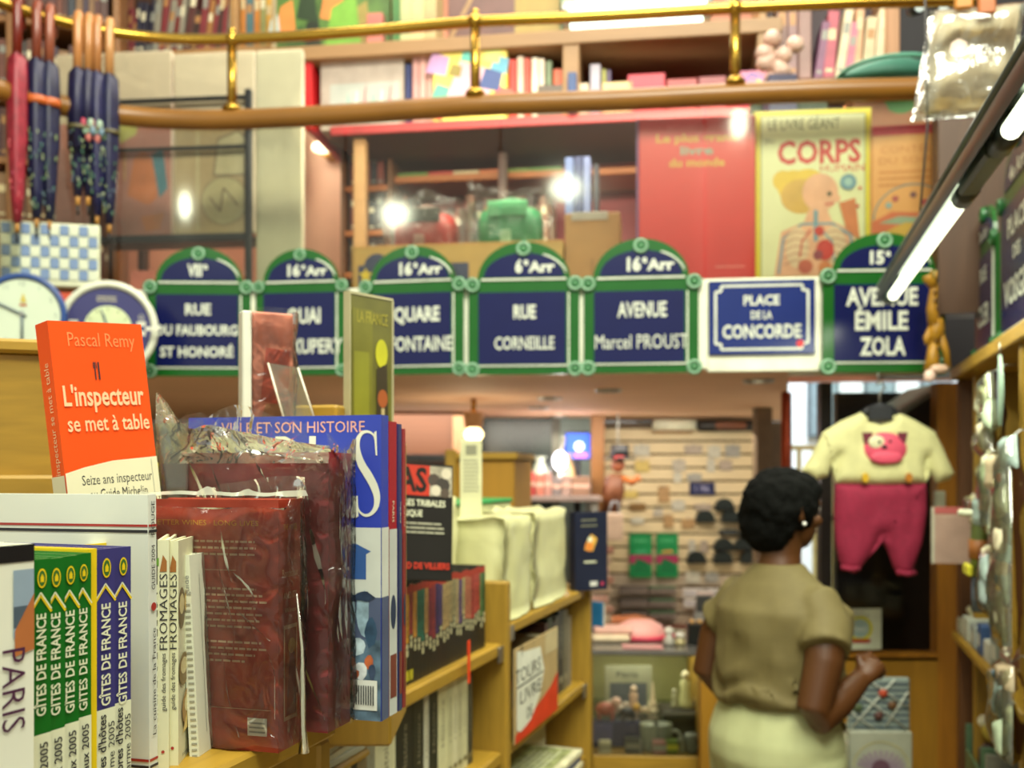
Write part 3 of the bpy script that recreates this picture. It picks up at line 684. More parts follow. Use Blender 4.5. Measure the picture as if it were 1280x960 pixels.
zz = Z1 + .0005 - st.location.z; zo = W(84, 690, Yo).z - st.location.z; G().box(-.065, .055, .02, .023, zz, .155, ACRYL).obj('back_plate', st); G().box(-.065, .055, -.07, .019, zo-.006, zo-.002, ACRYL).obj('ledge', st); G().box(-.065, .055, -.07, -.067, zz, zo-.007, ACRYL).obj('front_plate', st)
p = on1(193, 700); solo('yellow_booklet', G().bevbox(-.006, .006, 0, .004, 0, CZ-(578-CY)*1.12/F-Z1, mat('#d8c820', .4), .001).bevbox(-.006, .006, .004, .012, 0, CZ-(590-CY)*1.12/F-Z1, mat('#c8b840', .4), .001), 'thin yellow booklet showing between the orange paperback and the wrapped wine books', 'booklet', (W(191, 600, 1.12).x, 1.12, Z1), R(0))
RT = 1.626; a = W(395, 545, 1.48)
solo('display_riser', G().bevbox(-.118, .125, -.10, .10, SA+.0005-RT, 0, OCHV, .004), 'ochre riser under the salmon pink book and the olive book, hidden by the blue history', 'riser', (a.x, 1.47, RT), R(0))
# ---- pink packet, its acrylic stand and the olive book cover above the blue history
Yp = 1.42; pb = W(350, 524, Yp)
pk = thing('wrapped_picture_book', 'salmon pink picture book in shiny film with a white spine, above the blue city history', 'book', W(315, 540, Yp).xy.to_3d() + EZ*(RT+.001), R(28))
hh = (540-381)*Yp/F; wk = .060
g = G().bevbox(0, wk, .0, .022, 0, hh, mat('#e8927a', .35, var=.2, scale=25), .002); g.obj('cover', pk)
G().bevbox(-.014, .0, -.003, .024, 0, hh, WHITE, .002).obj('spine', pk)
s = Print(pk, (0, 0, 0), EX, EZ, 'cover_print'); s.poly([(.012, hh*.3), (.052, hh*.25), (.055, hh*.7), (.02, hh*.72)], mat('#d45a48', .35)); s.poly([(.01, .02), (.052, .03), (.045, .05), (.02, .05)], mat('#c8926a', .4)); s.done()
film('film_wrap', pk, -.001, wk+.002, -.003, .025, .002, hh+.004, .004, 3, .01, n=(10, 3, 12))
st = thing('acrylic_stand', 'slanting clear acrylic bookstand in front of the salmon pink book', 'stand', W(352, 545, 1.39).xy.to_3d() + EZ*(RT+.001), R(-20))
vs = [(-.022, 0, .105), (.02, .01, .098), (.05, .02, 0), (.012, 0, 0)]
g = G(); g.add(vs + [(a, b+.004, c) for a, b, c in vs], [(0, 1, 2, 3), (7, 6, 5, 4), (0, 4, 5, 1), (1, 5, 6, 2), (2, 6, 7, 3), (3, 7, 4, 0)], ACRYL)
g.obj('plate', st)
G().tube([(-.022, 0, .105), (.012, 0, 0)], .0015, mat('#e8e0c8', .2), 6).obj('edge', st); G().tube([(.02, .01, .098), (.05, .02, 0)], .0015, mat('#e8e0c8', .2), 6).obj('edge', st)
p = W(352, 528, 1.5)
t = thing('wooden_divider', 'ochre wooden block showing between the acrylic stand and the blue history', 'divider', (p.x, p.y, RT+.001), R(-15))
G().bevbox(-.052, -.03, -.005, .05, 0, .058, ORW).obj('end_block', t); G().bevbox(-.03, .09, 0, .05, 0, .052, OCH).obj('rail', t)
# olive book cover seen aslant
Yv = 1.5; p = W(438, 524, Yv); hv = (524-366)*Yv/F
p.z = RT + .0315; ov = thing('olive_book', 'upright olive green picture book seen aslant in front of the Square Fontaine sign', 'book', p, R(52))
G().bevbox(0, .088, 0, .012, -.03, hv, mat('#6b6a2c', .35, var=.15, scale=20), .001).obj('cover', ov)
g = G(); EDG = mat('#b8b48c', .4); g.box(-.002, .090, -.001, .013, hv, hv+.004, EDG); g.box(-.002, 0, -.001, .013, -.03, hv, EDG); g.box(.088, .091, -.001, .013, -.03, hv, EDG); g.obj('edging', ov)
s = Print(ov, (0, -.0002, 0), EX*.76, EZ, 'cover_print'); OL = mat('#8a8c2c', .35); s.rect(.006, -.025, .06, hv-.02, mat('#77762a', .35, var=.2)); s.rect(.01, -.025, .05, hv*.55, OL)
s.text('LA FRANCE', .06, hv-.032, .018, mat('#a8a03a', .4), w=.085); s.disc(.085, hv-.085, .017, mat('#c8c82a', .4), ry=.022); s.poly([(.07, hv-.11), (.1, hv-.10), (.105, 0), (.07, 0)], mat('#3c3420', .4)); s.disc(.088, hv-.155, .014, mat('#a85a2c', .4)); s.rect(.084, .0, .093, hv-.17, mat('#c0b080', .4)); s.done()
# ================================================================== FAR BAYS OF THE LEFT BOOKCASE
# row of black spy paperbacks
n = 27; xa, xb = LB.lx(490, .02), LB.lx(607, .02)-.004; DKC = mat('#1b1a17', .4)
BAND = ['#c8b41e', '#c8b41e', '#b8862a', '#8a3030', '#c08a3a', '#2c6a54', '#b08a52', '#7a2a3a', '#8a3438', '#3a2c58', '#4a3a66', '#a89060', '#9c8c60', '#8e8660', '#a4946a', '#5a4470', '#a89a68', '#b06a50', '#a03a34', '#b04a40', '#a84038', '#5c7a4a', '#24502c']
pw = (xb-xa)/n
for i in range(n):
    c = BAND[int(i*len(BAND)/n)]; h = .178 + rnd.uniform(-.003, .003)
    cn_ = 'olive' if c in ('#c8b41e', '#b8862a', '#a89a68') else 'coloured'
    t = book('spy_paperback', 'black paperback with a ' + {'#c8b41e': 'yellow', '#2c6a54': 'green', '#24502c': 'green'}.get(c, 'coloured') + ' spine band, ' + ORD[i] + ' from the left in the spy row', pw*.97, h, .108, LB.w(xa+pw*(i+.5), .02, SA), LBR, DKC, 'spy paperbacks in a row', bd=.0008)
    w = pw*.97; s = spine(t, w); hb = h*(.42 + .05*math.sin(i*1.7)+rnd.uniform(-.04, .06))
    s.rect(.0004, hb, w-.0004, h-.014, mat(c, .45, var=.25, scale=60)); s.rect(.0004, h-.014, w-.0004, h-.001, mat('#a83a2a', .5))
    s.text('LES TRIBUS DU SUD'[:10+i % 7], w*.5, (hb+h-.014)/2, w*.45, DKC, w=(h-.02-hb)*.8, d='u')
    s.rect(w*.2, hb-.024, w*.8, hb-.012, mat('#b8b48c', .5)); s.rect(w*.2, hb-.010, w*.8, hb-.002, mat('#b8b48c', .5))
    if i in (3, 4): s.rect(w*.1, .008, w*.9, .026, mat('#b8b020', .5))
    s.done()
a = LB.w(LB.lx(582, -.005), -.012, SA-.02)
solo('orange_tag', G().bevbox(-.006, .006, -.001, .001, 0, .085, mat('#e8421c', .4), .0008), 'narrow orange shelf tag hanging from the shelf of spy paperbacks', 'tag', a + Vector((0, 0, -.02)), LBR)
# paperback shown face out above the row
Yk = 1.72; hk = (722-572)*Yk/F
t = book('spy_paperback', 'black paperback shown face out with a red block and photograph, standing on the spy row', .02, hk, .13, W(474, 724, Yk), R(-62), DKC, tilt=(0, 0))
t.rotation_euler = (Matrix.Rotation(R(-10), 4, 'X') @ Matrix.Rotation(R(-66), 4, 'Z')).to_euler()
s = rightface(t, .02, .13); D = .13; RD = mat('#c23a28', .4)
s.rect(.0, hk*.72, D*.66, hk-.004, RD); s.text('SAS', D*.34, hk*.855, hk*.2, DKC, w=D*.56, bold=.03); s.rect(D*.66, hk*.72, D-.002, hk-.004, mat('#9a9480', .5, var=.4, scale=60))
for (x, z, r_, c) in ((.72, .86, .012, '#4a4038'), (.85, .82, .014, '#3c3630'), (.9, .92, .01, '#c8c0a8'), (.75, .77, .01, '#d0c8b0'), (.88, .75, .009, '#54483c')): s.disc(D*x, hk*z, r_, mat(c, .5), n=9)
s.text('GUERRES TRIBALES', D*.46, hk*.655, hk*.052, LBL, w=D*.86, bold=.02); s.text('EN AFRIQUE', D*.30, hk*.565, hk*.052, LBL, w=D*.52, bold=.02)
s.lines(.02, D*.92, hk*.47, 3, hk*.038, hk*.016, mat('#a8a890', .5), .3, .2); s.text('GERARD DE VILLIERS', D*.5, hk*.12, hk*.05, RD, w=D*.92, bold=.03); s.done()
lt = .02
# white carrier bags folded and stacked on the top of the far bays
BAG = mat('#d9d8a2', .35, var=.05, scale=14, bump=.8); BAG2 = mat('#d2d29c', .35, var=.05, scale=14, bump=.8)
def softpack(name, label, w, d, h, loc, rz, m, grp, seed, amp=.008):
    g = G(); nx, ny, nz = 7, 5, 9; pts = {}
    def sp(i, j, k):
        x, y, z = i/nx*2-1, j/ny*2-1, k/nz
        r = 1 - .10*max(0, abs(x)**6 + abs(y)**6 - 1)
        q = Vector((x*w/2*r, y*d/2*r, z*h))
        nn = Vector((noise.noise(Vector((x*2+seed, y*2, z*5))), noise.noise(Vector((x*2, y*2+seed, z*5+7))), noise.noise(Vector((x*3+seed, y*3, 3)))*(1.6 if k == nz else .2)*(k > 0)))
        return q + nn*amp
    vs = []; idx = {}
    for i in range(nx+1):
        for j in range(ny+1):
            for k in range(nz+1):
                if i in (0, nx) or j in (0, ny) or k in (0, nz): idx[i, j, k] = len(vs); vs.append(sp(i, j, k))
    fs = []
    for k in (0, nz):
        for i in range(nx):
            for j in range(ny): fs.append((idx[i, j, k], idx[i+1, j, k], idx[i+1, j+1, k], idx[i, j+1, k]))
    for j in (0, ny):
        for i in range(nx):
            for k in range(nz): fs.append((idx[i, j, k], idx[i+1, j, k], idx[i+1, j, k+1], idx[i, j, k+1]))
    for i in (0, nx):
        for j in range(ny):
            for k in range(nz): fs.append((idx[i, j, k], idx[i, j+1, k], idx[i, j+1, k+1], idx[i, j, k+1]))
    g.add(vs, fs, m, True)
    return solo(name, g, label, 'bag', loc, rz, grp)
def lbspan(px0, px1, ly): return LB.lx(px0, ly), LB.lx(px1, ly)
for px0, px1, top, ly, d, z0, lb, m, sd in ((560, 620, 622, .17, .12, SB, 'white carrier bag pack nearest the face out spy paperback', BAG, 1), (616, 668, 650, .08, .15, SB, 'white carrier bag pack second from the spy paperback', BAG2, 4), (668, 712, 640, .08, .15, SB, 'white carrier bag pack beside the navy book', BAG, 8)):
    a, b = lbspan(px0, px1, ly-d/2); a = max(a, .04 if ly < .16 else -.2); zt = LB.z((px0+px1)/2, top, ly-d/2)
    if px0 == 560: a, b = a-.02, .03; z0 = 1.205
    softpack('carrier_bag_pack', lb, b-a-.004, d, zt-z0, LB.w((a+b)/2, ly, z0+.004), LBR, m, 'white carrier bag packs', sd, .011)
a = LB.lx(575, .2)
t = thing('price_card', 'tall narrow printed card standing behind the white carrier bags', 'card', W(588, 622, 2.35) , R(-6))
hc = 72*2.35/F; g = G().bevbox(-.025, .027, 0, .004, -.06, hc, mat('#cfcfa6', .5), .001); g.obj('card', t)
s = Print(t, (-.025, 0, 0), EX, EZ, 'card_print'); s.rect(.014, hc-.035, .04, hc-.012, mat('#8c8c74', .6)); s.lines(.008, .046, hc-.05, 9, .009, .004, mat('#a4a488', .6), .1, .5); s.done()
G().bevbox(-.03, .03, -.02, .03, -.065, -.06, mat('#b8b890', .5)).obj('foot', t)
# navy book, green topped box
p = LB.w(LB.lx(725, 0), .01, SB); hN = LB.z(722, 640, .01)-SB
t = book('navy_book', 'navy book with an orange emblem on the far end of the bookcase', .03, hN, .11, LB.w(.70, .02, SB), R(-62), mat('#1c2236', .4))
s = rightface(t, .03, .11); s.lines(.02, .08, hN-.025, 2, .016, .004, mat('#8a8a70', .5)); s.poly([(.03, hN*.52), (.06, hN*.50), (.075, hN*.66), (.055, hN*.72), (.04, hN*.64)], mat('#d8a84a', .5)); s.disc(.047, hN*.56, .014, mat('#e08a3a', .5)); s.disc(.05, hN*.65, .008, LBL)
s.lines(.03, .075, hN*.35, 1, .01, .006, LBL); s.rect(.05, .012, .075, .026, mat('#c8c8c0', .5)); s.disc(.092, .018, .006, mat('#a83050', .5), n=8); s.done()
t = thing('white_box', 'white box with a green lid edge behind the carrier bags', 'box', LB.w(.42, .26, SB), LBR)
zt = LB.z(690, 618, .2)-SB; G().bevbox(-.26, .26, -.06, .07, .002, zt-.012, mat('#dfe0a8', .4)).obj('body', t); G().bevbox(-.265, .265, -.065, .075, zt-.012, zt, mat('#2e9a52', .4)).obj('lid', t)
G().bevbox(.262, .275, -.06, .07, .1, zt-.013, mat('#c8962c', .5)).obj('end_label', t)
# books and poster in the far bay, between the shelves
p = LB.w(.08, -.012, SC2)
ps = thing('leaning_poster', 'red and cream poster with a round white label, leaning in the far bay', 'poster', p, LBR)
g = G(); z1 = SB-.04-SC2; xw = .34; g.box(-.02, xw, .0, .004, .0, z1-.02, mat('#b8a070', .5)); g.obj('board', ps)
s = Print(ps, (-.02, 0, 0), EX, EZ, 'poster_print'); RP = mat('#d83a20', .4)
s.poly([(0, 0), (.12, 0), (.36, .10), (.36, .01), (.1, 0.0)], RP); s.poly([(0, 0), (.36, 0), (.36, .085), (.0, .02)], RP); s.rect(.24, .16, .36, z1-.02, mat('#c8b88c', .5))
WL = mat('#e4e8d8', .4); s.poly([(.01, z1*.98-.02), (.07, z1*.98-.03), (.20, .19), (.235, .13), (.20, .075), (.12, .03), (.04, .02), (.01, .03)], WL)
BK2 = mat('#2c3430', .5); s.text('Y', .05, .205, .026, BK2); s.text('TOURS', .10, .15, .032, BK2, w=.20); s.line([(.01, .126), (.225, .126)], .004, BK2); s.text('LIVRE', .12, .098, .03, BK2, w=.17); s.text('DE', .11, .052, .026, BK2); s.done()
x = .40
for i, (w, h, c, lb) in enumerate(((.05, .19, '#a89468', 'tan'), (.03, .215, '#4a2a24', 'dark maroon'), (.04, .225, '#3a4a34', 'dark green'), (.035, .21, '#2c2c2a', 'black'), (.03, .22, '#5a5a52', 'grey'), (.05, .23, '#26343a', 'slate'), (.05, .225, '#6a6a5c', 'pale grey'), (.04, .2, '#8a8478', 'stone coloured'))):
    t = book('art_book', lb + ' spined art book on the middle shelf of the far bay', w*.96, h, .2, LB.w(x+w/2, .03, SC2), LBR, mat(c, .4), 'art books in the far bay'); s = spine(t, w*.96)
    s.text('MUSEES', w*.48, h*.62, w*.3, mat('#b8b49a', .5), w=h*.4, d='u'); s.rect(w*.2, h*.12, w*.76, h*.2, mat('#9a947a', .5)); s.done(); x += w
t = book('red_box_book', 'book with a red label lying on the art books in the far bay', .03, .09, .2, LB.w(.36, .03, SC2+.205), LBR, mat('#7a6a50', .5))
t.location = LB.w(.33, .09, SC2); t2 = spine(t, .03); t2.rect(.004, .06, .026, .085, RP); t2.done()
# lower shelf of the far bay: white board, magazines
solo('white_board', G().bevbox(-.13, .13, 0, .01, 0, .19, mat('#c8ccb8', .5), .001), 'blank white panel standing low in the far bay behind the magazines', 'board', LB.w(.64, .12, .7405), LBR, tilt=(0, 0))
mg = ['#6a7a4a', '#a83a3a', '#c8c09a', '#3a4a7a', '#d8d4b0', '#8a5a4a']
for i in range(5):
    g = G().bevbox(-.16+rnd.uniform(-.012, .012), .15, -.11, .11, 0, .016, mat(mg[i], .4, var=.3, scale=30), .002)
    o = solo('magazine', g, 'magazine in the low pile under the far bay, ' + ORD[i] + ' from the bottom', 'magazine', LB.w(.41, .07, .7415 + i*.0165), LBR + R(rnd.uniform(-4, 4)), 'piled magazines')
s = Print(o, (-.15, -.1, .016), EX, EY, 'cover_print'); s.rect(.01, .01, .28, .19, mat('#9aa06a', .5, var=.5, scale=50)); s.text('GUIDES', .14, .15, .03, LBL, w=.2); s.lines(.03, .26, .10, 5, .016, .006, LBL); s.done()
# under the spy row: pale and black volumes
x = -.80
for i, (w, h, c, lb) in enumerate(((.05, .17, '#54524a', 'grey'), (.04, .165, '#8a8a78', 'stone grey'), (.03, .17, '#2c2a26', 'black'), (.03, .175, '#c8c4a0', 'pale cream'), (.02, .175, '#18181a', 'thin black'), (.035, .18, '#8a7a5a', 'tan'), (.03, .18, '#9a9a84', 'greyish'), (.085, .205, '#d0cfa8', 'thick cream'), (.075, .20, '#20221e', 'thick black'), (.05, .205, '#26281f', 'dark olive'), (.025, .205, '#c8c8b0', 'narrow white'), (.045, .21, '#1c241e', 'dark green'), (.05, .205, '#d4d3a6', 'creamy'), (.03, .2, '#cac99e', 'straw coloured'), (.025, .2, '#d8d6b0', 'ivory'), (.03, .2, '#c4c29a', 'sand coloured'), (.03, .2, '#d0cea4', 'light straw'), (.03, .19, '#3a3a30', 'charcoal'))):
    if x + w > -.03: break
    t = book('reference_book', lb + ' volume on the shelf below the spy paperbacks', w*.96, h, .15, LB.w(x+w/2, .035, SC2), LBR, mat(c, .45, var=.15), 'volumes below the spy paperbacks', bd=.002); s = spine(t, w*.96)
    s.text('Histoire', w*.48, h*.6, w*.26, mat('#8a8468', .5), w=h*.45, d='u'); s.rect(w*.15, h*.08, w*.8, h*.13, mat('#77704c', .5)); s.done(); x += w
for i in range(3):
    solo('paper_stack', G().bevbox(-.1, .1, -.06, .08, 0, .012, mat(['#b8bca8', '#c8cab4', '#a8ac9c'][i], .5), .002), 'pale folded leaflet lying below the wrapped wine books, ' + ['bottom', 'middle', 'top'][i] + ' of three', 'leaflet', LB.w(-.71, .09, 1.125 + i*.0125), LBR + R(3*i), 'leaflets below the wine books')
t = thing('leaflet_rest', 'low ochre rest holding the pale leaflets', 'rest', LB.w(-.71, .09, .96), LBR); G().bevbox(-.1, .1, -.02, .09, .002+.176, .164-.0005, OCH).obj('top', t) if False else G().bevbox(-.11, .11, -.065, .10, .152, .1645, OCH).obj('top', t); G().bevbox(-.11, .11, .085, .10, .001, .152, OCHV).obj('back_leg', t)

# ================================================================== STREET SIGNS ALONG THE FASCIA
SG = mat('#155a1b', .25, var=.05); SGL = mat('#2c6e3a', .25, var=.06); SB_ = mat('#0e154a', .22, var=.05); SB2 = mat('#1a2c6e', .22, var=.05); SW = mat('#d6dccb', .35); SB3 = mat('#1b2048', .22)
def arch(w, hx, z0, rise, n=18, p=1.0):
    return [(hx*math.cos(math.pi*i/n), z0 + rise*math.sin(math.pi*i/n)**p) for i in range(n+1)]
def street_sign(px0, px1, pt, ps, pb, label, top, lines, dy=-.03, grp='street name signs on the fascia', yaw=None):
    """px0..px1 outer width, pt arch top, ps shoulder, pb bottom, in photo pixels at the fascia's depth"""
    pm = (px0+px1)/2; Y = yf(pm)+dy; p = W(pm, pb, Y); k = Y/F
    w = (px1-px0)*k; hs_ = (pb-ps)*k; ht = (pb-pt)*k
    dpt = (fpt(px1, 0)-fpt(px0, 0)); rz = math.atan2(dpt.y, dpt.x)
    t = thing('street_sign', label, 'sign', p, rz, grp)
    out = [(-w/2, 0), (w/2, 0), (w/2, hs_)] + arch(w, w*.42, hs_+.004, ht-hs_-.004) + [(-w/2, hs_)]
    G().prism(out, 0, .012, SG).obj('plate', t)
    f = w*.075
    G().prism([(-w/2+f*1.2, f*1.25), (w/2-f*1.6, f*1.25), (w/2-f*1.6, hs_-f*1.25), (-w/2+f*1.2, hs_-f*1.25)], -.003, .0, SB_).obj('panel', t)
    G().prism([(w*.36*math.cos(math.pi*i/16), hs_+f*.55 + (ht-hs_-f*1.9)*math.sin(math.pi*i/16)) for i in range(17)], -.003, 0, SB_).obj('arch_panel', t)
    g = G(); b = .005
    g.box(-w/2+f*.9, w/2-f*.9, -.005, 0, f*.95, f*.95+b, SW); g.box(w/2-f*1.35, w/2-f*1.35+b, -.005, 0, f*1.2, hs_-f*1.4, SW); g.box(-w*.385, w*.385, -.005, 0, hs_+f*.15, hs_+f*.15+b*1.3, SW)
    ar = [(w*.385*math.cos(math.pi*i/20), 0, hs_+f*.5 + (ht-hs_-f*1.75)*math.sin(math.pi*i/20)) for i in range(1, 8)]
    g.tube(ar, .0035, SW, 6); g.obj('white_border', t)
    for (x, z) in ((-w/2+f*.5, f*.6), (w/2-f*.5, f*.6), (-w/2+f*.5, hs_-f*.35), (w/2-f*.5, hs_-f*.35), (0, ht-f*.9)):
        g = G(); g.disc((x, z), f*.95, -.006, -.001, SGL, 20); g.ring((x, -.008, z), f*.70, f*.17, mat('#86b090', .3), 20, 8); g.ball((x, -.008, z), f*.3, mat('#5c9468', .3), 10, 6); g.obj('rosette', t)
    s = Print(t, (0, -.0035, 0), EX, EZ, 'lettering')
    ha = (ht-hs_); s.text(top[0], top[2], hs_+ha*.38, ha*.30, SW, w=top[3], bold=.04, al='r')
    s.text(top[1], top[2]+.004, hs_+ha*(.38 if len(top[1]) > 1 and top[1][0] != 'e' else .50), ha*(.24 if len(top[1]) > 1 else .18), SW, bold=.03, al='l')
    if len(top) > 4: s.text(top[4], top[2]+.020, hs_+ha*.36, ha*.25, SW, bold=.04, al='l', w=w*.24)
    for (tx, pxa, pxb, py, hp, bd) in lines:
        s.text(tx, ((pxa+pxb)/2-pm)*k, (pb-py)*k, hp*k, SW, w=(pxb-pxa)*k, bold=bd)
    s.done(); return t
street_sign(184, 313, 309, 356, 470, 'blue and green street sign reading RUE DU FAUBOURG ST HONORÉ, beside the purple clock', ('VIII', 'e', .012, .05), [('RUE', 232, 264, 387, 13, .03), ('DU FAUBOURG', 196, 297, 413, 12, .03), ('ST HONORÉ', 201, 292, 440, 12, .03)])
street_sign(317, 434, 311, 355, 469, 'blue and green street sign reading QUAI, half hidden by the salmon pink book', ('16', 'e', .0, .045, 'Arr!'[:3]), [('QUAI', 359, 402, 395, 18, .03), ('ST EXUPERY', 330, 431, 433, 17, .025)])
street_sign(450, 581, 307, 354, 468, 'blue and green street sign reading SQUARE and FONTAINE, behind the olive book', ('16', 'e', .0, .045, 'Arr'), [('SQUARE', 484, 551, 393, 17, .03), ('LA FONTAINE', 463, 567, 430, 17, .02)])
street_sign(585, 724, 302, 352, 468, 'blue and green street sign reading RUE CORNEILLE, with small lettering', ('6', 'e', -.004, .024, 'Arr'), [('RUE', 642, 670, 390, 16, .03), ('CORNEILLE', 618, 693, 429, 15, .015)])
street_sign(730, 872, 298, 350, 466, 'blue and green street sign reading AVENUE and PROUST, in front of the big red book', ('16', 'e', .0, .045, 'Arr'), [('AVENUE', 772, 833, 387, 18, .02), ('Marcel PROUST', 744, 859, 427, 17, .0)])
street_sign(1030, 1180, 291, 341, 465, 'blue and green street sign reading AVENUE ÉMILE ZOLA, behind the fluorescent lamp', ('15', 'e', .0, .045, 'Arr'), [('AVENUE', 1058, 1146, 371, 21, .03), ('ÉMILE', 1069, 1134, 401, 22, .03), ('ZOLA', 1075, 1131, 433, 21, .03)])
# the square sign
pm = 952; Y = yf(pm)-.03; k = Y/F; p = W(pm, 443, Y); w = 130*k; h = 93*k
t = thing('street_sign', 'plain blue street sign reading PLACE DE LA CONCORDE, without green frame', 'sign', p, R(-7), 'street name signs on the fascia')
G().bevbox(-w/2, w/2, 0, .01, 0, h, SB2, .002).obj('plate', t)
G().bevbox(-w/2-.004, w/2+.02, .011, .022, -.055, h+.004, mat('#e4e6cf', .3)).obj('backing_board', t)
s = Print(t, (0, 0, 0), EX, EZ, 'lettering'); m_ = .022; c_ = .018; a = w/2-m_; b0, b1 = m_*.8, h-m_*.8
s.line([(-a+c_, b0), (a-c_, b0), (a-c_, b0+c_), (a, b0+c_), (a, b1-c_), (a-c_, b1-c_), (a-c_, b1), (-a+c_, b1), (-a+c_, b1-c_), (-a, b1-c_), (-a, b0+c_), (-a+c_, b0+c_), (-a+c_, b0)], .008, SW)
s.text('PLACE', 0, h*.73, h*.125, SW, w=w*.34, bold=.03); s.text('DE LA', 0, h*.53, h*.10, SW, w=w*.20, bold=.03); s.text('CONCORDE', 0, h*.31, h*.17, SW, w=w*.74, bold=.03); s.disc(w*.36, h*.14, .012, mat('#c8303a', .4)); s.done()
# two signs standing on the right-hand shelf
def side_sign(l0, l1, z0, h, label, ls):
    t = thing('street_sign', label, 'sign', RW.w((l0+l1)/2, -.0 + .05, z0), RWR, 'street name signs on the right shelf', tilt=(0, 0)); w = l1-l0
    hs_ = h*.74
    G().prism([(-w/2, 0), (w/2, 0), (w/2, hs_)] + arch(w, w*.42, hs_, h-hs_) + [(-w/2, hs_)], 0, .012, SG).obj('plate', t)
    G().prism([(-w/2+.03, .03), (w/2-.03, .03), (w/2-.03, hs_-.03), (-w/2+.03, hs_-.03)], -.003, 0, SB_).obj('panel', t)
    G().prism([(w*.36*math.cos(math.pi*i/16), hs_+.015 + (h-hs_-.05)*math.sin(math.pi*i/16)) for i in range(17)], -.003, 0, SB_).obj('arch_panel', t)
    g = G(); g.box(-w/2+.026, w/2-.026, -.005, 0, .024, .03, SW); g.box(w/2-.03, w/2-.024, -.005, 0, .03, hs_-.03, SW); g.obj('white_border', t)
    for (x, z) in ((-w/2+.016, .018), (w/2-.016, .018), (-w/2+.016, hs_-.01), (w/2-.016, hs_-.01), (0, h-.025)):
        g = G(); g.disc((x, z), .026, -.006, -.001, SGL, 16); g.ring((x, -.008, z), .018, .006, SGL, 16, 6); g.obj('rosette', t)
    s = Print(t, (0, -.0035, 0), EX, EZ, 'lettering')
    for tx, zz, hh, ww_ in ls: s.text(tx, 0, h*zz, h*hh, SW, w=w*ww_, bold=.03)
    s.done()
side_sign(.16, .52, 1.931, .46, 'green framed street sign on the right shelf next to the wooden giraffe', [('7e Arr', .82, .07, .4), ('RUE', .55, .09, .3), ('CLER', .28, .13, .55)])
side_sign(.60, 1.08, 1.931, .54, 'larger green framed street sign on the right shelf, nearest the lamp', [('4e Arr', .82, .07, .4), ('PLACE', .56, .09, .5), ('DES', .42, .06, .2), ('VOSGES', .24, .12, .7)])
# ================================================================== CLOCKS, CHECKED BOARD, UMBRELLAS
def clock(px, py, rp, Y, label, rim, face, dial, hands, rz):
    k = Y/F; r = rp*k; p = W(px, py, Y)
    t = thing('wall_clock', label, 'clock', p, rz)
    g = G(); g.ring((0, 0, 0), r*.93, r*.075, mat(rim, .3), 40, 10); g.obj('rim', t)
    G().disc((0, 0), r*.93, .0, .02, mat(face, .35, var=.03), 40).obj('dial', t)
    s = Print(t, (0, 0, 0), EX, EZ, 'dial_print')
    if dial:
        s.disc(0, 0, r*.48, mat(dial, .4)); lc = mat('#c8c8b8', .5)
        s.lines(-r*.22, r*.22, r*.64, 2, .011, .006, mat('#b8b49c', .5)); 
        for i in range(4):
            a = R(20 + 40*i - 80)
        for x, z in ((-.68, .12), (-.68, -.08), (.66, .12), (.66, -.08), (-.3, -.68), (.3, -.68), (0, -.74)): s.rect(r*(x-.09), r*(z-.05), r*(x+.09), r*(z+.05), lc)
        s.text('Q', r*.66, r*.26, r*.1, lc)
        for i in range(12):
            a = math.pi*i/6; s.line([(r*.38*math.sin(a), r*.38*math.cos(a)), (r*.44*math.sin(a), r*.44*math.cos(a))], .004, mat('#8a9068', .5))
    else:
        for i in range(12):
            a = math.pi*i/6; s.text(str(i or 12), r*.74*math.sin(a), r*.74*math.cos(a), r*.11, mat('#8a9a90', .5))
        s.poly([(-r*.05, r*.3), (r*.1, r*.28), (r*.02, r*.52)], mat('#c8b44a', .5)); s.rect(-r*.06, r*.2, r*.1, r*.25, mat('#b8602a', .5))
    s.done()
    for nm, an, ln, wd_ in hands:
        a = R(an); d = Vector((math.sin(a), 0, math.cos(a)))
        G().tube([Vector((0, -.006, 0)) - d*ln*r*.12, Vector((0, -.006, 0)) + d*ln*r], wd_, mat('#5a6a78', .4), 6).obj(nm, t)
    G().disc((0, 0), r*.045, -.010, 0, GREY, 14).obj('hub', t)
    return t
clock(28, 393, 52, 3.20, 'round cream clock with a blue rim at the far left, beside the orange paperback', '#2c4a86', '#cfdcc4', None, [('hour_hand', 180, .62, .004), ('minute_hand', -65, .85, .0035)], R(12))
clock(135, 411, 60, 3.30, 'round clock with a white rim and purple blue ring beside the first street sign', '#d8dcc8', '#3a3a6c', '#cfdcae', [('hour_hand', -15, .3, .003), ('minute_hand', -18, .42, .0022)], R(10))
# little white arrow-shaped tag sticking out of the clock
p = W(190, 411, 3.28); solo('white_tag', G().bevbox(-.022, .026, 0, .004, -.006, .006, WHITE, .001), 'tiny white tag at the edge of the purple clock', 'tag', p)
